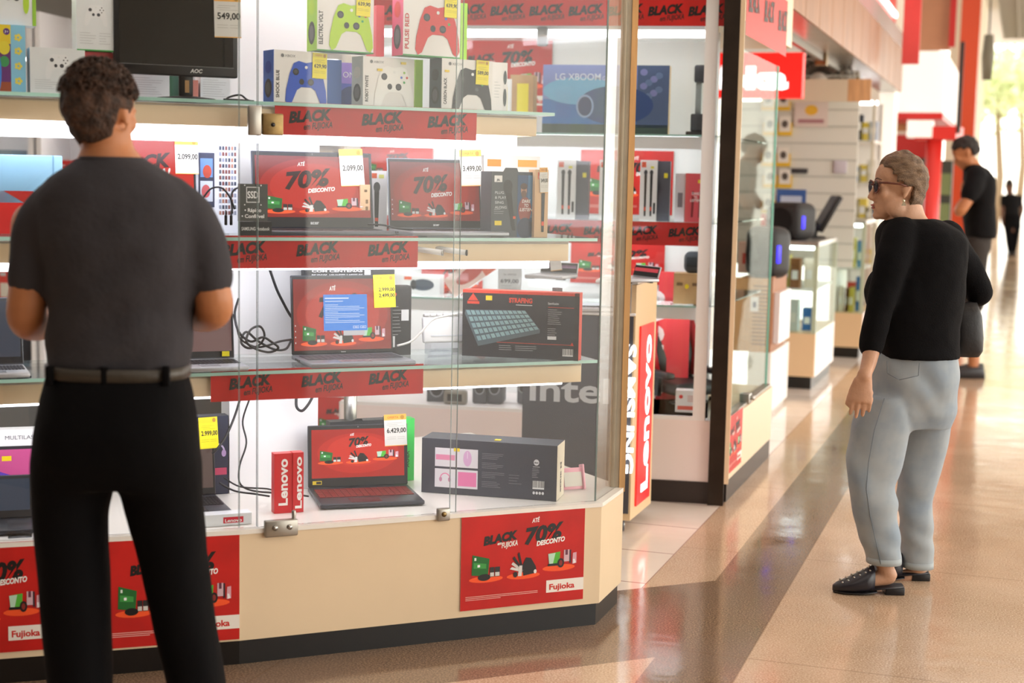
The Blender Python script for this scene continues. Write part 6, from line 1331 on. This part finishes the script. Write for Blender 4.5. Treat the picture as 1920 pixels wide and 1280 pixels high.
def hair_shell(name, parent, R, c, m, s=1.0, grow=.010, cut=None, noise_amp=.003, nscale=60, seed=0, extra=None, voxel=.0045):
    mb = MB()
    def P(x, y, z): return c + R @ V((x * s, y * s, z * s))
    vs = []; nu, nv = 72, 48
    keep = {}
    for i in range(nv + 1):
        t = PI * i / nv
        for j in range(nu):
            a = 2 * PI * j / nu
            d = V((math.sin(t) * math.cos(a), math.sin(t) * math.sin(a), math.cos(t)))
            p = V((0, -.012, .022)) + V((d.x * (.074 + grow), d.y * (.092 + grow), d.z * (.088 + grow)))
            if d.y < .3 and d.z < .2: p.z -= .02 * min(1, (.2 - d.z)) ; p.x *= 1.0 - .10 * max(0, -d.z)
            nz = noise.noise(P(p.x, p.y, p.z) * nscale + V((seed, 0, 0)))
            p += d * nz * noise_amp * 2
            keep[(i, j)] = (p, cut(p, d) if cut else True)
    idx = {}; fs = []
    for k, (p, ok) in keep.items(): idx[k] = len(vs); vs.append(P(p.x, p.y, p.z))
    inner = []
    for i in range(nv):
        for j in range(nu):
            q = [(i, j), (i + 1, j), (i + 1, (j + 1) % nu), (i, (j + 1) % nu)]
            if all(keep[x][1] for x in q): fs.append([idx[x] for x in q])
    mb.add(vs, fs, m, True)
    me = mb.mesh(name); bm = bmesh.new(); bm.from_mesh(me); bmesh.ops.delete(bm, geom=[v for v in bm.verts if not v.link_faces], context='VERTS'); bmesh.ops.remove_doubles(bm, verts=bm.verts[:], dist=1e-5)
    bmesh.ops.recalc_face_normals(bm, faces=bm.faces[:])
    ret = bmesh.ops.solidify(bm, geom=bm.faces[:], thickness=.016 * s)
    bm.to_mesh(me); bm.free()
    for p_ in me.polygons: p_.use_smooth = True
    o = bpy.data.objects.new(name, me); COL.objects.link(o); o.parent = parent; return o
def basis(face_dir, pitch=0.0, roll=0.0):
    f = V(face_dir).normalized(); u = V((0, 0, 1)); r_ = f.cross(u).normalized(); u = r_.cross(f).normalized()
    M = Matrix((r_, f, u)).transposed()
    return M @ Matrix.Rotation(pitch, 3, 'X') @ Matrix.Rotation(roll, 3, 'Y')
def wr(amp, sc, seed=0, an=(1, 1, 1)):
    return lambda p: amp * noise.noise(V((p.x * an[0], p.y * an[1], p.z * an[2])) * sc + V((seed, seed, 0))) + amp * .5 * noise.noise(V((p.x * an[0], p.y * an[1], p.z * an[2])) * sc * 2.3 + V((seed, 3, 0)))

# ---- man seen from behind, in front of the showcase
D = 3.42
man = empty('person', floorpt(235, 1520)); man.location = (at(235, 900, D).x, D, 0)
tag(man, 'man with short curly brown hair and dark grey shirt seen from behind', 'person')
MTOP = man.location.copy()
def done(o, par):
    o.parent = par; o.location = -par.location if False else o.location
    o.matrix_parent_inverse = Matrix.Identity(4)
    o.data.transform(Matrix.Translation(-par.location)); return o
TEE = mat('charcoal_shirt', '3a383c', .8, bump=.25, bscale=40, spec=.2)
PANT = mat('black_trousers', '09080a', .85, bump=.2, bscale=30, spec=.12)
# body: head, neck, hidden torso core, arms and hands
mb = MB(); hc = at(189, 208, D); hR = basis((.33, .94, 0), -.08); MS = .93
head_shape(mb, hR, hc, SKIN, MS)
mb.rings([RG(198, 245, 46, .054, D, .0), RG(202, 275, 47, .057, D, -.0), RG(208, 300, 62, .066, D, -.005), RG(212, 340, 100, .08, D, -.01), RG(214, 420, 120, .09, D, -.01), RG(220, 640, 110, .09, D, -.01)], SKIN)
def A_(px, py, off): return at(px, py, D + off)
limb(mb, [(A_(62, 420, .0), .05), (A_(56, 530, .0), .046), (A_(50, 590, .01), .046), (A_(66, 606, .12), .043), (A_(110, 600, .26), .034), (A_(150, 590, .34), .027)], SKIN)
limb(mb, [(A_(365, 440, .0), .04), (A_(393, 530, .0), .044), (A_(402, 575, .01), .044), (A_(385, 590, .12), .042), (A_(345, 588, .26), .034), (A_(310, 580, .34), .027)], SKIN)
hand(mb, A_(155, 588, .35), (.8, .5, .15), (.3, -.3, 1), (0, 1, .4), SKIN, 1, .7)
hand(mb, A_(305, 578, .35), (-.8, .5, .15), (-.3, -.3, 1), (0, 1, .4), SKIN, 1, .7)
done(mb.solid('body', .0065, 5), man)
# hair
HB_ = mat('dark_curly_hair', '4a2f1e', .75, var=.75, vscale=55, bump=.8, bscale=120)
def cutm(p, d):
    if p.y > .072: return False
    if p.y > .02 and p.z < .03: return False
    if p.y > -.03 and p.z < -.005 and abs(p.x) > .05: return False
    return p.z > -.085
hair_shell('hair', man, hR, hc, HB_, MS, .008, cutm, .004, 38, 2); bpy.data.objects['hair'].data.transform(Matrix.Translation(-man.location))
mb = MB(); r = random.Random(5)
for i in range(420):
    a = r.uniform(0, 2 * PI); t = math.acos(r.uniform(.15, 1)); d = V((math.sin(t) * math.cos(a), math.sin(t) * math.sin(a), math.cos(t)))
    if d.y > .75: continue
    p = V((0, -.012, .024)) + V((d.x * .080, d.y * .096, d.z * .095)); c0 = hc + hR @ (p * MS); u = (hR @ d).normalized(); v = u.orthogonal().normalized(); w_ = u.cross(v); rr = r.uniform(.005, .010); ph = r.uniform(0, 6)
    mb.tube([c0 + (v * math.cos(ph + k) + w_ * math.sin(ph + k)) * rr + u * .0025 * k for k in range(6)], [.003, .0035, .0035, .003, .002, .001], HB_, 5)
done(mb.build('hair_curls'), man)
# shirt
mb = MB()
T = [(208, 296, 58, .070, -.005), (212, 312, 84, .085, -.01), (214, 334, 118, .10, -.015), (216, 364, 144, .112, -.02), (220, 400, 152, .118, -.02), (226, 460, 146, .122, -.02), (229, 520, 140, .12, -.01), (228, 580, 136, .115, 0), (226, 640, 136, .112, 0), (223, 690, 135, .112, 0)]
mb.rings([RG(a, b, c, d, D, e) for a, b, c, d, e in T], TEE, 36, p=2.3)
limb(mb, [(A_(112, 384, -.01), .060), (A_(78, 418, -.01), .060), (A_(62, 470, -.005), .052), (A_(56, 527, .0), .050)], TEE, 20)
limb(mb, [(A_(318, 378, -.01), .060), (A_(354, 412, -.01), .062), (A_(384, 465, -.005), .055), (A_(395, 521, .0), .052)], TEE, 20)
def mshirt(p):
    # diagonal drape folds across the lower back
    q = (p.x - MTOP.x) * .75 - (p.z - 1.2) * 1.1
    return .009 * math.sin(q * 52 + 3 * noise.noise(p * 3)) * max(0, min(1, (1.42 - p.z) * 3)) * (0.4 + .6 * noise.noise(p * 5)) + .004 * noise.noise(p * 14)
done(mb.solid('shirt', .011, 4, mshirt), man)
mb = MB(); mb.rings([RG(209, 302, 62, .074, D, -.005), RG(209, 294, 59, .071, D, -.004), RG(209, 296, 54, .066, D, -.004)], TEE, 30); done(mb.build('collar'), man)
# trousers with separate legs
mb = MB()
mb.rings([RG(222, 694, 131, .118, D, 0), RG(220, 740, 143, .13, D, -.01), RG(218, 800, 152, .14, D, -.02), RG(218, 860, 158, .135, D, -.02), RG(220, 905, 158, .12, D, -.01)], PANT, 30, p=2.5)
mb.rings([RG(140, 860, 80, .115, D, -.01), RG(132, 960, 70, .10, D, 0), RG(140, 1060, 68, .09, D, .0), RG(144, 1160, 64, .085, D, -.01), RG(150, 1290, 62, .08, D, -.02), RG(155, 1400, 60, .078, D, -.02), RG(158, 1490, 58, .08, D, -.02)], PANT, 24, p=2.2)
mb.rings([RG(295, 860, 84, .115, D, -.01), RG(306, 940, 74, .10, D, 0), RG(322, 1040, 66, .09, D, .02), RG(345, 1150, 61, .085, D, .03), RG(370, 1280, 56, .08, D, .04), RG(385, 1400, 54, .078, D, .05), RG(392, 1490, 54, .08, D, .06)], PANT, 24, p=2.2)
mb.ball(at(90, 850, D - .01), (.035, .05, .12), PANT); mb.ball(at(352, 850, D), (.03, .05, .1), PANT)
done(mb.solid('trousers', .012, 5, wr(.006, 7, 3, (1, 1, .6))), man)
mb = MB(); mb.rings([RG(222, 704, 134, .124, D, 0), RG(222, 682, 134, .124, D, 0)], mat('belt_leather', '3a342c', .45, bump=.2), 36, p=2.5)
done(mb.build('belt'), man)
for px in (118, 222, 330): mb = MB(); p = at(px, 694, D); q = p + V((0, -.118 if px == 222 else -.1, 0)); mb.box(q.x - .008, q.x + .008, q.y - .006, q.y + .01, q.z - .022, q.z + .022, PANT, bev=.002); done(mb.build('belt_loop'), man)
for px, dd in ((158, -.02), (392, .06)):
    mb = MB(); p = at(px, 1500, D + dd); z = 0
    mb.rings([(V((p.x, p.y + .0, .0)), V((.045, 0, 0)), V((0, .13, 0))), (V((p.x, p.y, .02)), V((.047, 0, 0)), V((0, .135, 0))), (V((p.x, p.y - .02, .06)), V((.042, 0, 0)), V((0, .10, 0))), (V((p.x, p.y - .05, .10)), V((.038, 0, 0)), V((0, .05, 0)))], mat('shoe_leather', '1a1614', .35), 22, p=2.4)
    done(mb.build('shoe'), man)

# ---- woman in black sweater and jeans
D = floorpt(1660, 1098).y
wom = empty('person', (at(1690, 700, D).x, D, 0)); tag(wom, 'older woman with cropped hair, sunglasses, black sweater and light jeans, looking left', 'person')
KNIT = mat('black_knit', '0c0c0f', .9, bump=.3, bscale=220, spec=.15); JEAN = mat('light_denim', '8b99a6', .8, var=.22, vscale=9, bump=.06, bscale=600, col2='a3abb0')
mb = MB(); hc = at(1684, 350, D); hR = basis((-.96, -.06, -.02), .03) @ Matrix.Diagonal((1, .93, 1.07))
HS = .98
head_shape(mb, hR, hc, SKIN_W, HS, True, .004)
def A_(px, py, off=0): return at(px, py, D + off)
mb.rings([RG(1692, 378, 34, .052, D), RG(1698, 402, 36, .056, D), RG(1706, 425, 44, .068, D), RG(1716, 455, 60, .09, D), RG(1720, 520, 66, .1, D), RG(1720, 650, 62, .1, D)], SKIN_W)
# left arm (near camera): bare from cuff to hand
limb(mb, [(A_(1654, 560, -.14), .038), (A_(1637, 640, -.15), .032), (A_(1630, 676, -.18), .027), (A_(1623, 698, -.218), .0235), (A_(1621, 706, -.225), .0235)], SKIN_W)
hand(mb, A_(1621, 704, -.225), (-.10, -.10, -1), (.15, .98, 0), (-1, .15, .1), SKIN_W, .94, .17, .035)
# other forearm bent up holding the bag strap
limb(mb, [(A_(1822, 520, .12), .030), (A_(1832, 540, .14), .026), (A_(1812, 520, .26), .026), (A_(1790, 480, .28), .022)], SKIN_W)
hand(mb, A_(1790, 480, .28), (-.4, 0, .9), (0, -1, 0), (-.9, 0, -.4), SKIN_W, .85, 1.0)
for px, py, o in ((1655, 1068, -.10), (1712, 1062, .10)):
    limb(mb, [(A_(px + 4, py - 90, o), .042), (A_(px + 3, py - 30, o), .034), (A_(px + 6, py, o), .031), (A_(px + 12, py + 12, o), .028), (A_(px - 15, py + 18, o), .026), (A_(px - 45, py + 22, o), .022)], SKIN_W)
done(mb.solid('body', .0052, 3), wom)
HW = mat('cropped_hair', '8a7058', .6, var=.55, vscale=26, bump=.7, bscale=150, col2='5f4a38', aniso=(1, 1, 3))
def cutw(p, d):
    if p.y > .074: return False
    if p.y > .050 and p.z < .062: return False
    if p.y > .036 and p.z < .035: return False
    if p.y > .012 and p.z < .012: return False
    if p.y > -.03 and p.z < .0 and abs(p.x) > .04: return False
    return p.z > -.078 - (.0 if p.y < -.03 else -.05)
hw_ = hair_shell('hair', wom, hR, hc, HW, HS, .0105, cutw, .0035, 45, 5); hw_.data.transform(Matrix.Translation(-wom.location))
# glasses
GLF = mat('tortoise_frame', '6a3220', .3, var=.3, vscale=60); 
def HP(x, y, z): return hc + hR @ V((x * HS, y * HS, z * HS))
mb = MB()
for k in (-1, 1):
    mb.tube([HP(k * (.032 + .027 * math.cos(t * PI / 8)), .100 - .006 * abs(math.cos(t * PI / 8)), -.002 + .021 * math.sin(t * PI / 8)) for t in range(17)], .0032, GLF, 6)
    mb.tube([HP(k * .060, .095, .012), HP(k * .078, .07, .012), HP(k * .083, .02, .008), HP(k * .080, -.012, .002)], [.004, .0045, .0035, .003], GLF, 6)
mb.tube([HP(-.008, .102, .004), HP(0, .106, .006), HP(.008, .102, .004)], .0028, GLF, 6)
g = mb.build('sunglasses'); done(g, wom)
mb = MB()
for k in (-1, 1): mb.add([HP(k * (.032 + .025 * math.cos(t * PI / 8)), .099, -.002 + .019 * math.sin(t * PI / 8)) for t in range(16)], [tuple(range(16))], mat('dark_lens', '2a1a26', .08, spec=.9))
done(mb.build('lens'), wom)
mb = MB(); kk = -1 if (hR @ V((-1, 0, 0))).y < 0 else 1
e = HP(kk * .083, .004, -.046); mb.ball(e, (.005, .005, .006), mat('gold_earring', 'e6dcc0', .2, metal=.8)); 
mb.add([e + V((0, -.003, .003)), e + V((-.009, -.004, -.017)), e + V((.009, -.004, -.017)), e + V((0, .004, -.015))], [(0, 1, 2), (0, 2, 3), (0, 3, 1), (1, 3, 2)], mat('gold_earring', 'e6dcc0')); done(mb.build('earring'), wom)
# eyebrow + lipstick
mb = MB(); mb.tube([HP(kk * .012, .097, .022), HP(kk * .030, .094, .027), HP(kk * .048, .082, .021)], [.0015, .0028, .0014], mat('brow_brown', '5a4030', .7), 6); done(mb.build('eyebrow'), wom)
mb = MB(); mb.ball(HP(0, .0965, -.064), (.006, .017, .0035), mat('lip_rose', '9c4a42', .4), 14, 8, hR @ Matrix.Rotation(PI / 2, 3, 'Z')); mb.ball(HP(0, .0945, -.0725), (.006, .015, .004), mat('lip_rose', '9c4a42'), 14, 8, hR @ Matrix.Rotation(PI / 2, 3, 'Z')); done(mb.build('lips'), wom)
# sweater
mb = MB(); YB = .25
T = [(1712, 410, 46, .10), (1716, 418, 60, .13), (1722, 432, 76, .155), (1727, 450, 82, .165), (1728, 480, 82, .168), (1724, 520, 83, .165), (1716, 560, 88, .16), (1714, 600, 84, .15), (1716, 640, 78, .145), (1720, 668, 76, .15)]
mb.rings([RG(a, b, c, d, D) for a, b, c, d in T], KNIT, 36, p=2.3)
mb.ball(A_(1654, 545, -.03), (.062, .10, .085), KNIT)
limb(mb, [(A_(1690, 442, -.10), .068), (A_(1675, 480, -.14), .062), (A_(1658, 545, -.145), .052), (A_(1644, 600, -.15), .046), (A_(1634, 648, -.15), .044)], KNIT, 20)
limb(mb, [(A_(1772, 446, .08), .066), (A_(1800, 485, .12), .06), (A_(1830, 530, .13), .05), (A_(1836, 552, .135), .046), (A_(1815, 520, .24), .042)], KNIT, 20)
done(mb.solid('sweater', .009, 4, wr(.0035, 14, 9)), wom)
# jeans
mb = MB()
mb.rings([RG(1718, 655, 74, .135, D), RG(1716, 690, 80, .14, D), RG(1712, 730, 84, .148, D), RG(1710, 770, 82, .14, D), RG(1712, 800, 70, .12, D)], JEAN, 32, p=2.4)
LL = [(1668, 740, 50, .09, -.05), (1652, 800, 56, .088, -.07), (1640, 860, 51, .082, -.085), (1634, 910, 44, .075, -.09), (1640, 960, 40, .070, -.095), (1650, 1010, 36, .064, -.10), (1657, 1050, 31, .060, -.10)]
mb.rings([RG(a, b, c, d, D, e) for a, b, c, d, e in LL], JEAN, 24, p=2.2)
RL = [(1752, 740, 42, .09, .06), (1740, 800, 44, .085, .08), (1724, 860, 42, .08, .09), (1716, 910, 37, .072, .095), (1716, 960, 34, .068, .10), (1719, 1010, 32, .062, .10), (1720, 1058, 29, .058, .10)]
mb.rings([RG(a, b, c, d, D, e) for a, b, c, d, e in RL], JEAN, 24, p=2.2)
def jf(p):
    q = p.z * 30 + 9 * noise.noise(V((p.x * 5, p.y * 5, p.z * 3))) + p.x * 12
    k = max(0, 1 - abs(p.z - .42) * 3.4) + max(0, 1 - abs(p.z - .78) * 6) * .7
    return .011 * noise.noise(V((p.x * 6, p.y * 6, p.z * 4)) + V((4, 4, 0))) + .0065 * math.sin(q) * k + .003 * math.sin(p.z * 70 + p.x * 40) * max(0, 1 - abs(p.z - .16) * 9)
done(mb.solid('jeans', .008, 3, jf), wom)
# stitching, pocket, hems
ST = mat('denim_stitch', '707b85', .8)
mb = MB()
def back_y(px, py): return D - .155
pk_ = [(1663, 676), (1664, 700), (1686, 712), (1722, 704), (1724, 680)]
for (a, b) in zip(pk_[:-1], pk_[1:]):
    pts = []
    for t in range(5):
        x = a[0] + (b[0] - a[0]) * t / 4; y = a[1] + (b[1] - a[1]) * t / 4; u = (x - 1714) / 84
        pts.append(at(x, y, D - .147 * math.sqrt(max(.05, 1 - abs(u) ** 2.3)) - .009))
    mb.tube(pts, .0014, ST, 4)
for ang in (-1.95,):
    pts = []
    for (a, b, c, d, e) in LL:
        cc, A__, B__ = RG(a, b, c, d, D, e); ca, sa = math.cos(ang), math.sin(ang)
        ca = math.copysign(abs(ca) ** (2 / 2.2), ca); sa = math.copysign(abs(sa) ** (2 / 2.2), sa)
        pts.append(cc + A__ * ca * 1.04 + B__ * sa * 1.04)
    mb.tube(pts, .0014, ST, 4)
sm_ = []
for (x, y) in ((1634, 745), (1617, 790), (1612, 850), (1614, 900), (1622, 950), (1634, 1000), (1640, 1045)):
    sm_.append((x, y))
for (a, b, c, d, e), (x, y) in zip([(1660, 745, 52, .09, -.05), (1652, 790, 56, .088, -.07), (1640, 850, 52, .082, -.085), (1634, 900, 45, .076, -.09), (1639, 950, 41, .071, -.095), (1648, 1000, 37, .065, -.10), (1656, 1045, 32, .061, -.10)], sm_): pass
done(mb.build('pocket_stitching'), wom)
for (a, b, c, d, e) in (LL[-1], RL[-1]):
    mb = MB(); mb.rings([RG(a, b - 8, c + 1.5, d + .003, D, e), RG(a, b + 4, c + 1.5, d + .003, D, e)], mat('denim_hem', 'a7b0b4', .8), 26, p=2.2); done(mb.build('hem'), wom)
# mules
MUL = mat('mule_leather', '24222a', .35, bump=.1, bscale=80); STUD = mat('metal_stud', 'b8b4ac', .25, metal=.9)
def mule(pxt, pxh, py, off, yawv=0):
    T_ = A_(pxt, py, off); H_ = A_(pxh, py, off); T_.z = 0; H_.z = 0
    d = (H_ - T_); L = d.length; d.normalize(); s = d.cross(V((0, 0, 1)))
    s = V((-d.y, d.x, 0))
    mb = MB()
    def Q(t, z): return T_ + d * L * t + V((0, 0, z))
    mb.rings([(Q(.0, .018), s * .006, V((0, 0, .010))), (Q(.06, .022), s * .024, V((0, 0, .016))), (Q(.16, .027), s * .038, V((0, 0, .021))), (Q(.3, .035), s * .044, V((0, 0, .030))), (Q(.44, .045), s * .043, V((0, 0, .040))), (Q(.56, .055), s * .040, V((0, 0, .048)))], MUL, 20, p=2.3)
    global INS; INS = MB(); INS.rings([(Q(.5, .020), s * .038, V((0, 0, .008))), (Q(.75, .026), s * .034, V((0, 0, .007))), (Q(.98, .030), s * .028, V((0, 0, .006)))], MUL, 16)
    return mb, Q, s, d, L
for pxt, pxh, py, off in ((1561, 1694, 1100, -.10), (1618, 1740, 1094, .10)):
    mb, Q, s, d, L = mule(pxt, pxh, py, off)
    up_ = mb.build('mule'); done(up_, wom)
    q = INS.build('insole'); q.parent = up_; q.data.transform(Matrix.Translation(-wom.location))
    mb = MB(); c = Q(.86, 0); a = math.atan2(d.y, d.x); mb.M = Matrix.Translation(c) @ Matrix.Rotation(a, 4, 'Z'); mb.box(-.034, .034, -.028, .028, 0, .028, mat('heel_black', '17161a', .4), bev=.003); h_ = mb.build('heel'); h_.parent = up_; h_.data.transform(Matrix.Translation(-wom.location))
    mb = MB(); mb.rings([(Q(.01, .006), s * .006, V((0, 0, .006))), (Q(.12, .006), s * .036, V((0, 0, .006))), (Q(.4, .006), s * .044, V((0, 0, .006))), (Q(.6, .012), s * .036, V((0, 0, .006)))], mat('heel_black', '17161a'), 18); q = mb.build('sole'); q.parent = up_; q.data.transform(Matrix.Translation(-wom.location))
    mb = MB()
    for t, z in ((.12, .046), (.2, .054), (.28, .066), (.36, .076), (.44, .086), (.50, .094)):
        for k in (-.6, 0, .6): mb.ball(Q(t, z * (1 - .12 * abs(k))) + s * k * .036, .0042, STUD, 8, 6)
    q = mb.build('studs'); q.parent = up_; q.data.transform(Matrix.Translation(-wom.location))
# shoulder bag
bag = empty('shoulder_bag', A_(1812, 668, .10)); tag(bag, 'black slouchy shoulder bag hanging from the woman\'s far shoulder', 'bag')
BAGM = mat('bag_black', '101015', .55, bump=.15, bscale=60)
mb = MB(); mb.rings([RG(1806, 566, 24, .05, D, .10), RG(1808, 590, 30, .07, D, .10), RG(1808, 630, 32, .08, D, .10), RG(1808, 655, 31, .075, D, .10), RG(1806, 666, 27, .06, D, .10)], BAGM, 26, p=3)
o = mb.build('bag_body'); done(o, bag)
mb = MB(); mb.tube([A_(1786, 640, .02), A_(1798, 560, .0), A_(1802, 500, -.01), A_(1792, 455, -.0), A_(1778, 428, .04), A_(1768, 422, .1), A_(1790, 450, .2), A_(1812, 560, .18)], .007, BAGM, 8); o = mb.build('strap'); done(o, bag)

# ---- man in black T-shirt, head bowed, further down the hall
D = 11.4
m2_ = empty('person', (at(1825, 400, D).x, D, 0)); tag(m2_, 'young man in black T-shirt with head bowed, behind the woman', 'person')
def A_(px, py, off=0): return at(px, py, D + off)
mb = MB(); hc = A_(1810, 285); hR = basis((-.85, .15, -.55), 0); head_shape(mb, hR, hc, SKIN, 1.0)
mb.rings([(A_(1812, 290), V((.05, 0, 0)), V((0, .055, 0))), (A_(1822, 305), V((.055, 0, 0)), V((0, .06, 0))), (A_(1832, 322), V((.08, 0, 0)), V((0, .12, 0))), (A_(1836, 430), V((.09, 0, 0)), V((0, .13, 0)))], SKIN)
limb(mb, [(A_(1826, 350, -.18), .045), (A_(1816, 372, -.2), .044), (A_(1800, 396, -.2), .042), (A_(1803, 384, -.1), .038), (A_(1822, 366, .06), .03)], SKIN)
limb(mb, [(A_(1836, 350, .2), .045), (A_(1812, 385, .22), .042), (A_(1800, 392, .2), .038), (A_(1812, 372, .0), .03)], SKIN)
hand(mb, A_(1820, 368, .04), (.7, .1, .3), (0, 1, 0), (0, .2, 1), SKIN, 1, .6); hand(mb, A_(1812, 372, 0), (-.5, -.5, .4), (.5, 0, 1), (0, .2, 1), SKIN, 1, .8)
for o_ in (-.1, .1):
    limb(mb, [(A_(1826 + o_ * 10, 480, o_), .07), (A_(1824 + o_ * 10, 560, o_), .058), (A_(1824 + o_ * 10, 600, o_), .055), (A_(1826 + o_ * 10, 685, o_), .04)], SKIN)
done(mb.solid('body', .009, 4), m2_)
TB = mat('black_tshirt', '0c0c0f', .85, bump=.2, bscale=40, spec=.2)
mb = MB(); mb.rings([RG(1822, 308, 12, .07, D), RG(1830, 318, 22, .14, D), RG(1836, 335, 27, .19, D), RG(1836, 370, 27, .18, D), RG(1836, 410, 28, .17, D), RG(1838, 446, 27, .17, D)], TB, 28, p=2.3)
limb(mb, [(A_(1830, 330, -.15), .08), (A_(1826, 348, -.18), .075), (A_(1818, 364, -.19), .07)], TB); limb(mb, [(A_(1836, 330, .15), .075), (A_(1830, 360, .19), .07)], TB)
done(mb.solid('tshirt', .014, 4, wr(.006, 8)), m2_)
mb = MB(); SH = mat('dark_shorts', '2c2622', .85, bump=.2, bscale=30)
mb.rings([RG(1834, 440, 23, .15, D), RG(1832, 470, 23, .16, D)], SH, 24)
for o_ in (-.09, .09): limb(mb, [(A_(1830, 465, o_), .095), (A_(1826, 520, o_), .09), (A_(1824, 570, o_), .085)], SH)
done(mb.solid('shorts', .014, 4), m2_)
def cutm2(p, d):
    if p.y > .075: return False
    if p.y > .02 and p.z < .05: return False
    if p.y > -.03 and p.z < .02 and abs(p.x) > .05: return False
    return p.z > -.06
q = hair_shell('hair', m2_, hR, hc, mat('dark_hair', '1f1815', .7, bump=.5, bscale=90), 1.0, .012, cutm2, .004, 40, 1); q.data.transform(Matrix.Translation(-m2_.location))
for o_ in (-.1, .1):
    p = A_(1824, 690, o_); mb = MB(); mb.rings([(V((p.x - .04, p.y, 0)), V((.14, 0, 0)), V((0, .045, 0))), (V((p.x - .04, p.y, .05)), V((.13, 0, 0)), V((0, .045, 0))), (V((p.x + .02, p.y, .09)), V((.06, 0, 0)), V((0, .04, 0)))], mat('sneaker_dark', '2a2a2e', .5), 18); done(mb.build('shoe'), m2_)

# ---- distant walker
D = 32.0
f_ = empty('person', (at(1898, 400, D).x, D, 0)); tag(f_, 'distant person in black walking away at the bright end of the hall', 'person')
def A_(px, py, off=0): return at(px, py, D + off)
k_ = D / FPX
BS = mat('skin_dark', '6a4634', .6); 
z0 = A_(1898, 470).z
def W_(x, y, o=0): p = A_(x, y, o); p.z -= z0 * 1; return p
mb = MB(); mb.ball(W_(1893, 338), (.095, .11, .13), BS); mb.rings([(W_(1893, 345), V((.085, 0, 0)), V((0, .08, 0))), (W_(1895, 358), V((.06, 0, 0)), V((0, .06, 0))), (W_(1897, 425), V((.13, 0, 0)), V((0, .08, 0)))], BS)
limb(mb, [(W_(1892, 358), .05), (W_(1883, 363), .05), (W_(1880, 385), .045), (W_(1880, 404), .035), (W_(1881, 412), .03)], BS); limb(mb, [(W_(1902, 358), .05), (W_(1911, 363), .05), (W_(1917, 380), .045), (W_(1914, 398), .035)], BS)
limb(mb, [(W_(1892, 420), .07), (W_(1894, 450), .05), (W_(1896, 466), .04)], BS); limb(mb, [(W_(1904, 420), .07), (W_(1903, 450), .05), (W_(1900, 466), .04)], BS)
done(mb.solid('body', .018, 3), f_)
mb = MB(); mb.rings([(W_(1895, 354), V((.09, 0, 0)), V((0, .09, 0))), (W_(1896, 360), V((.2, 0, 0)), V((0, .12, 0))), (W_(1897, 375), V((.17, 0, 0)), V((0, .12, 0))), (W_(1898, 394), V((.16, 0, 0)), V((0, .12, 0)))], TB, 20)
for x in (1882, 1912): limb(mb, [(W_(x, 361), .07), (W_(x + (1 if x > 1890 else -1), 374), .06)], TB)
done(mb.solid('shirt', .02, 3), f_)
mb = MB(); mb.rings([(W_(1898, 392), V((.17, 0, 0)), V((0, .12, 0))), (W_(1898, 404), V((.2, 0, 0)), V((0, .13, 0))), (W_(1898, 415), V((.17, 0, 0)), V((0, .12, 0)))], PANT, 20)
limb(mb, [(W_(1891, 412), .11), (W_(1892, 435), .08), (W_(1894, 462), .06)], PANT); limb(mb, [(W_(1906, 412), .11), (W_(1904, 438), .08), (W_(1901, 462), .06)], PANT)
done(mb.solid('trousers', .02, 3), f_)
mb = MB(); mb.ball(W_(1893, 334.5, -.02), (.082, .1, .11), mat('dark_hair', '1f1815')); done(mb.build('hair'), f_)
for x in (1893, 1901): 
    p = W_(x, 469); p.z = 0; mb = MB(); mb.rings([(p, V((.05, 0, 0)), V((0, .13, 0))), (p + V((0, 0, .05)), V((.05, 0, 0)), V((0, .12, 0))), (p + V((0, -.05, .09)), V((.04, 0, 0)), V((0, .05, 0)))], mat('shoe_leather', '1a1614'), 14); done(mb.build('shoe'), f_)
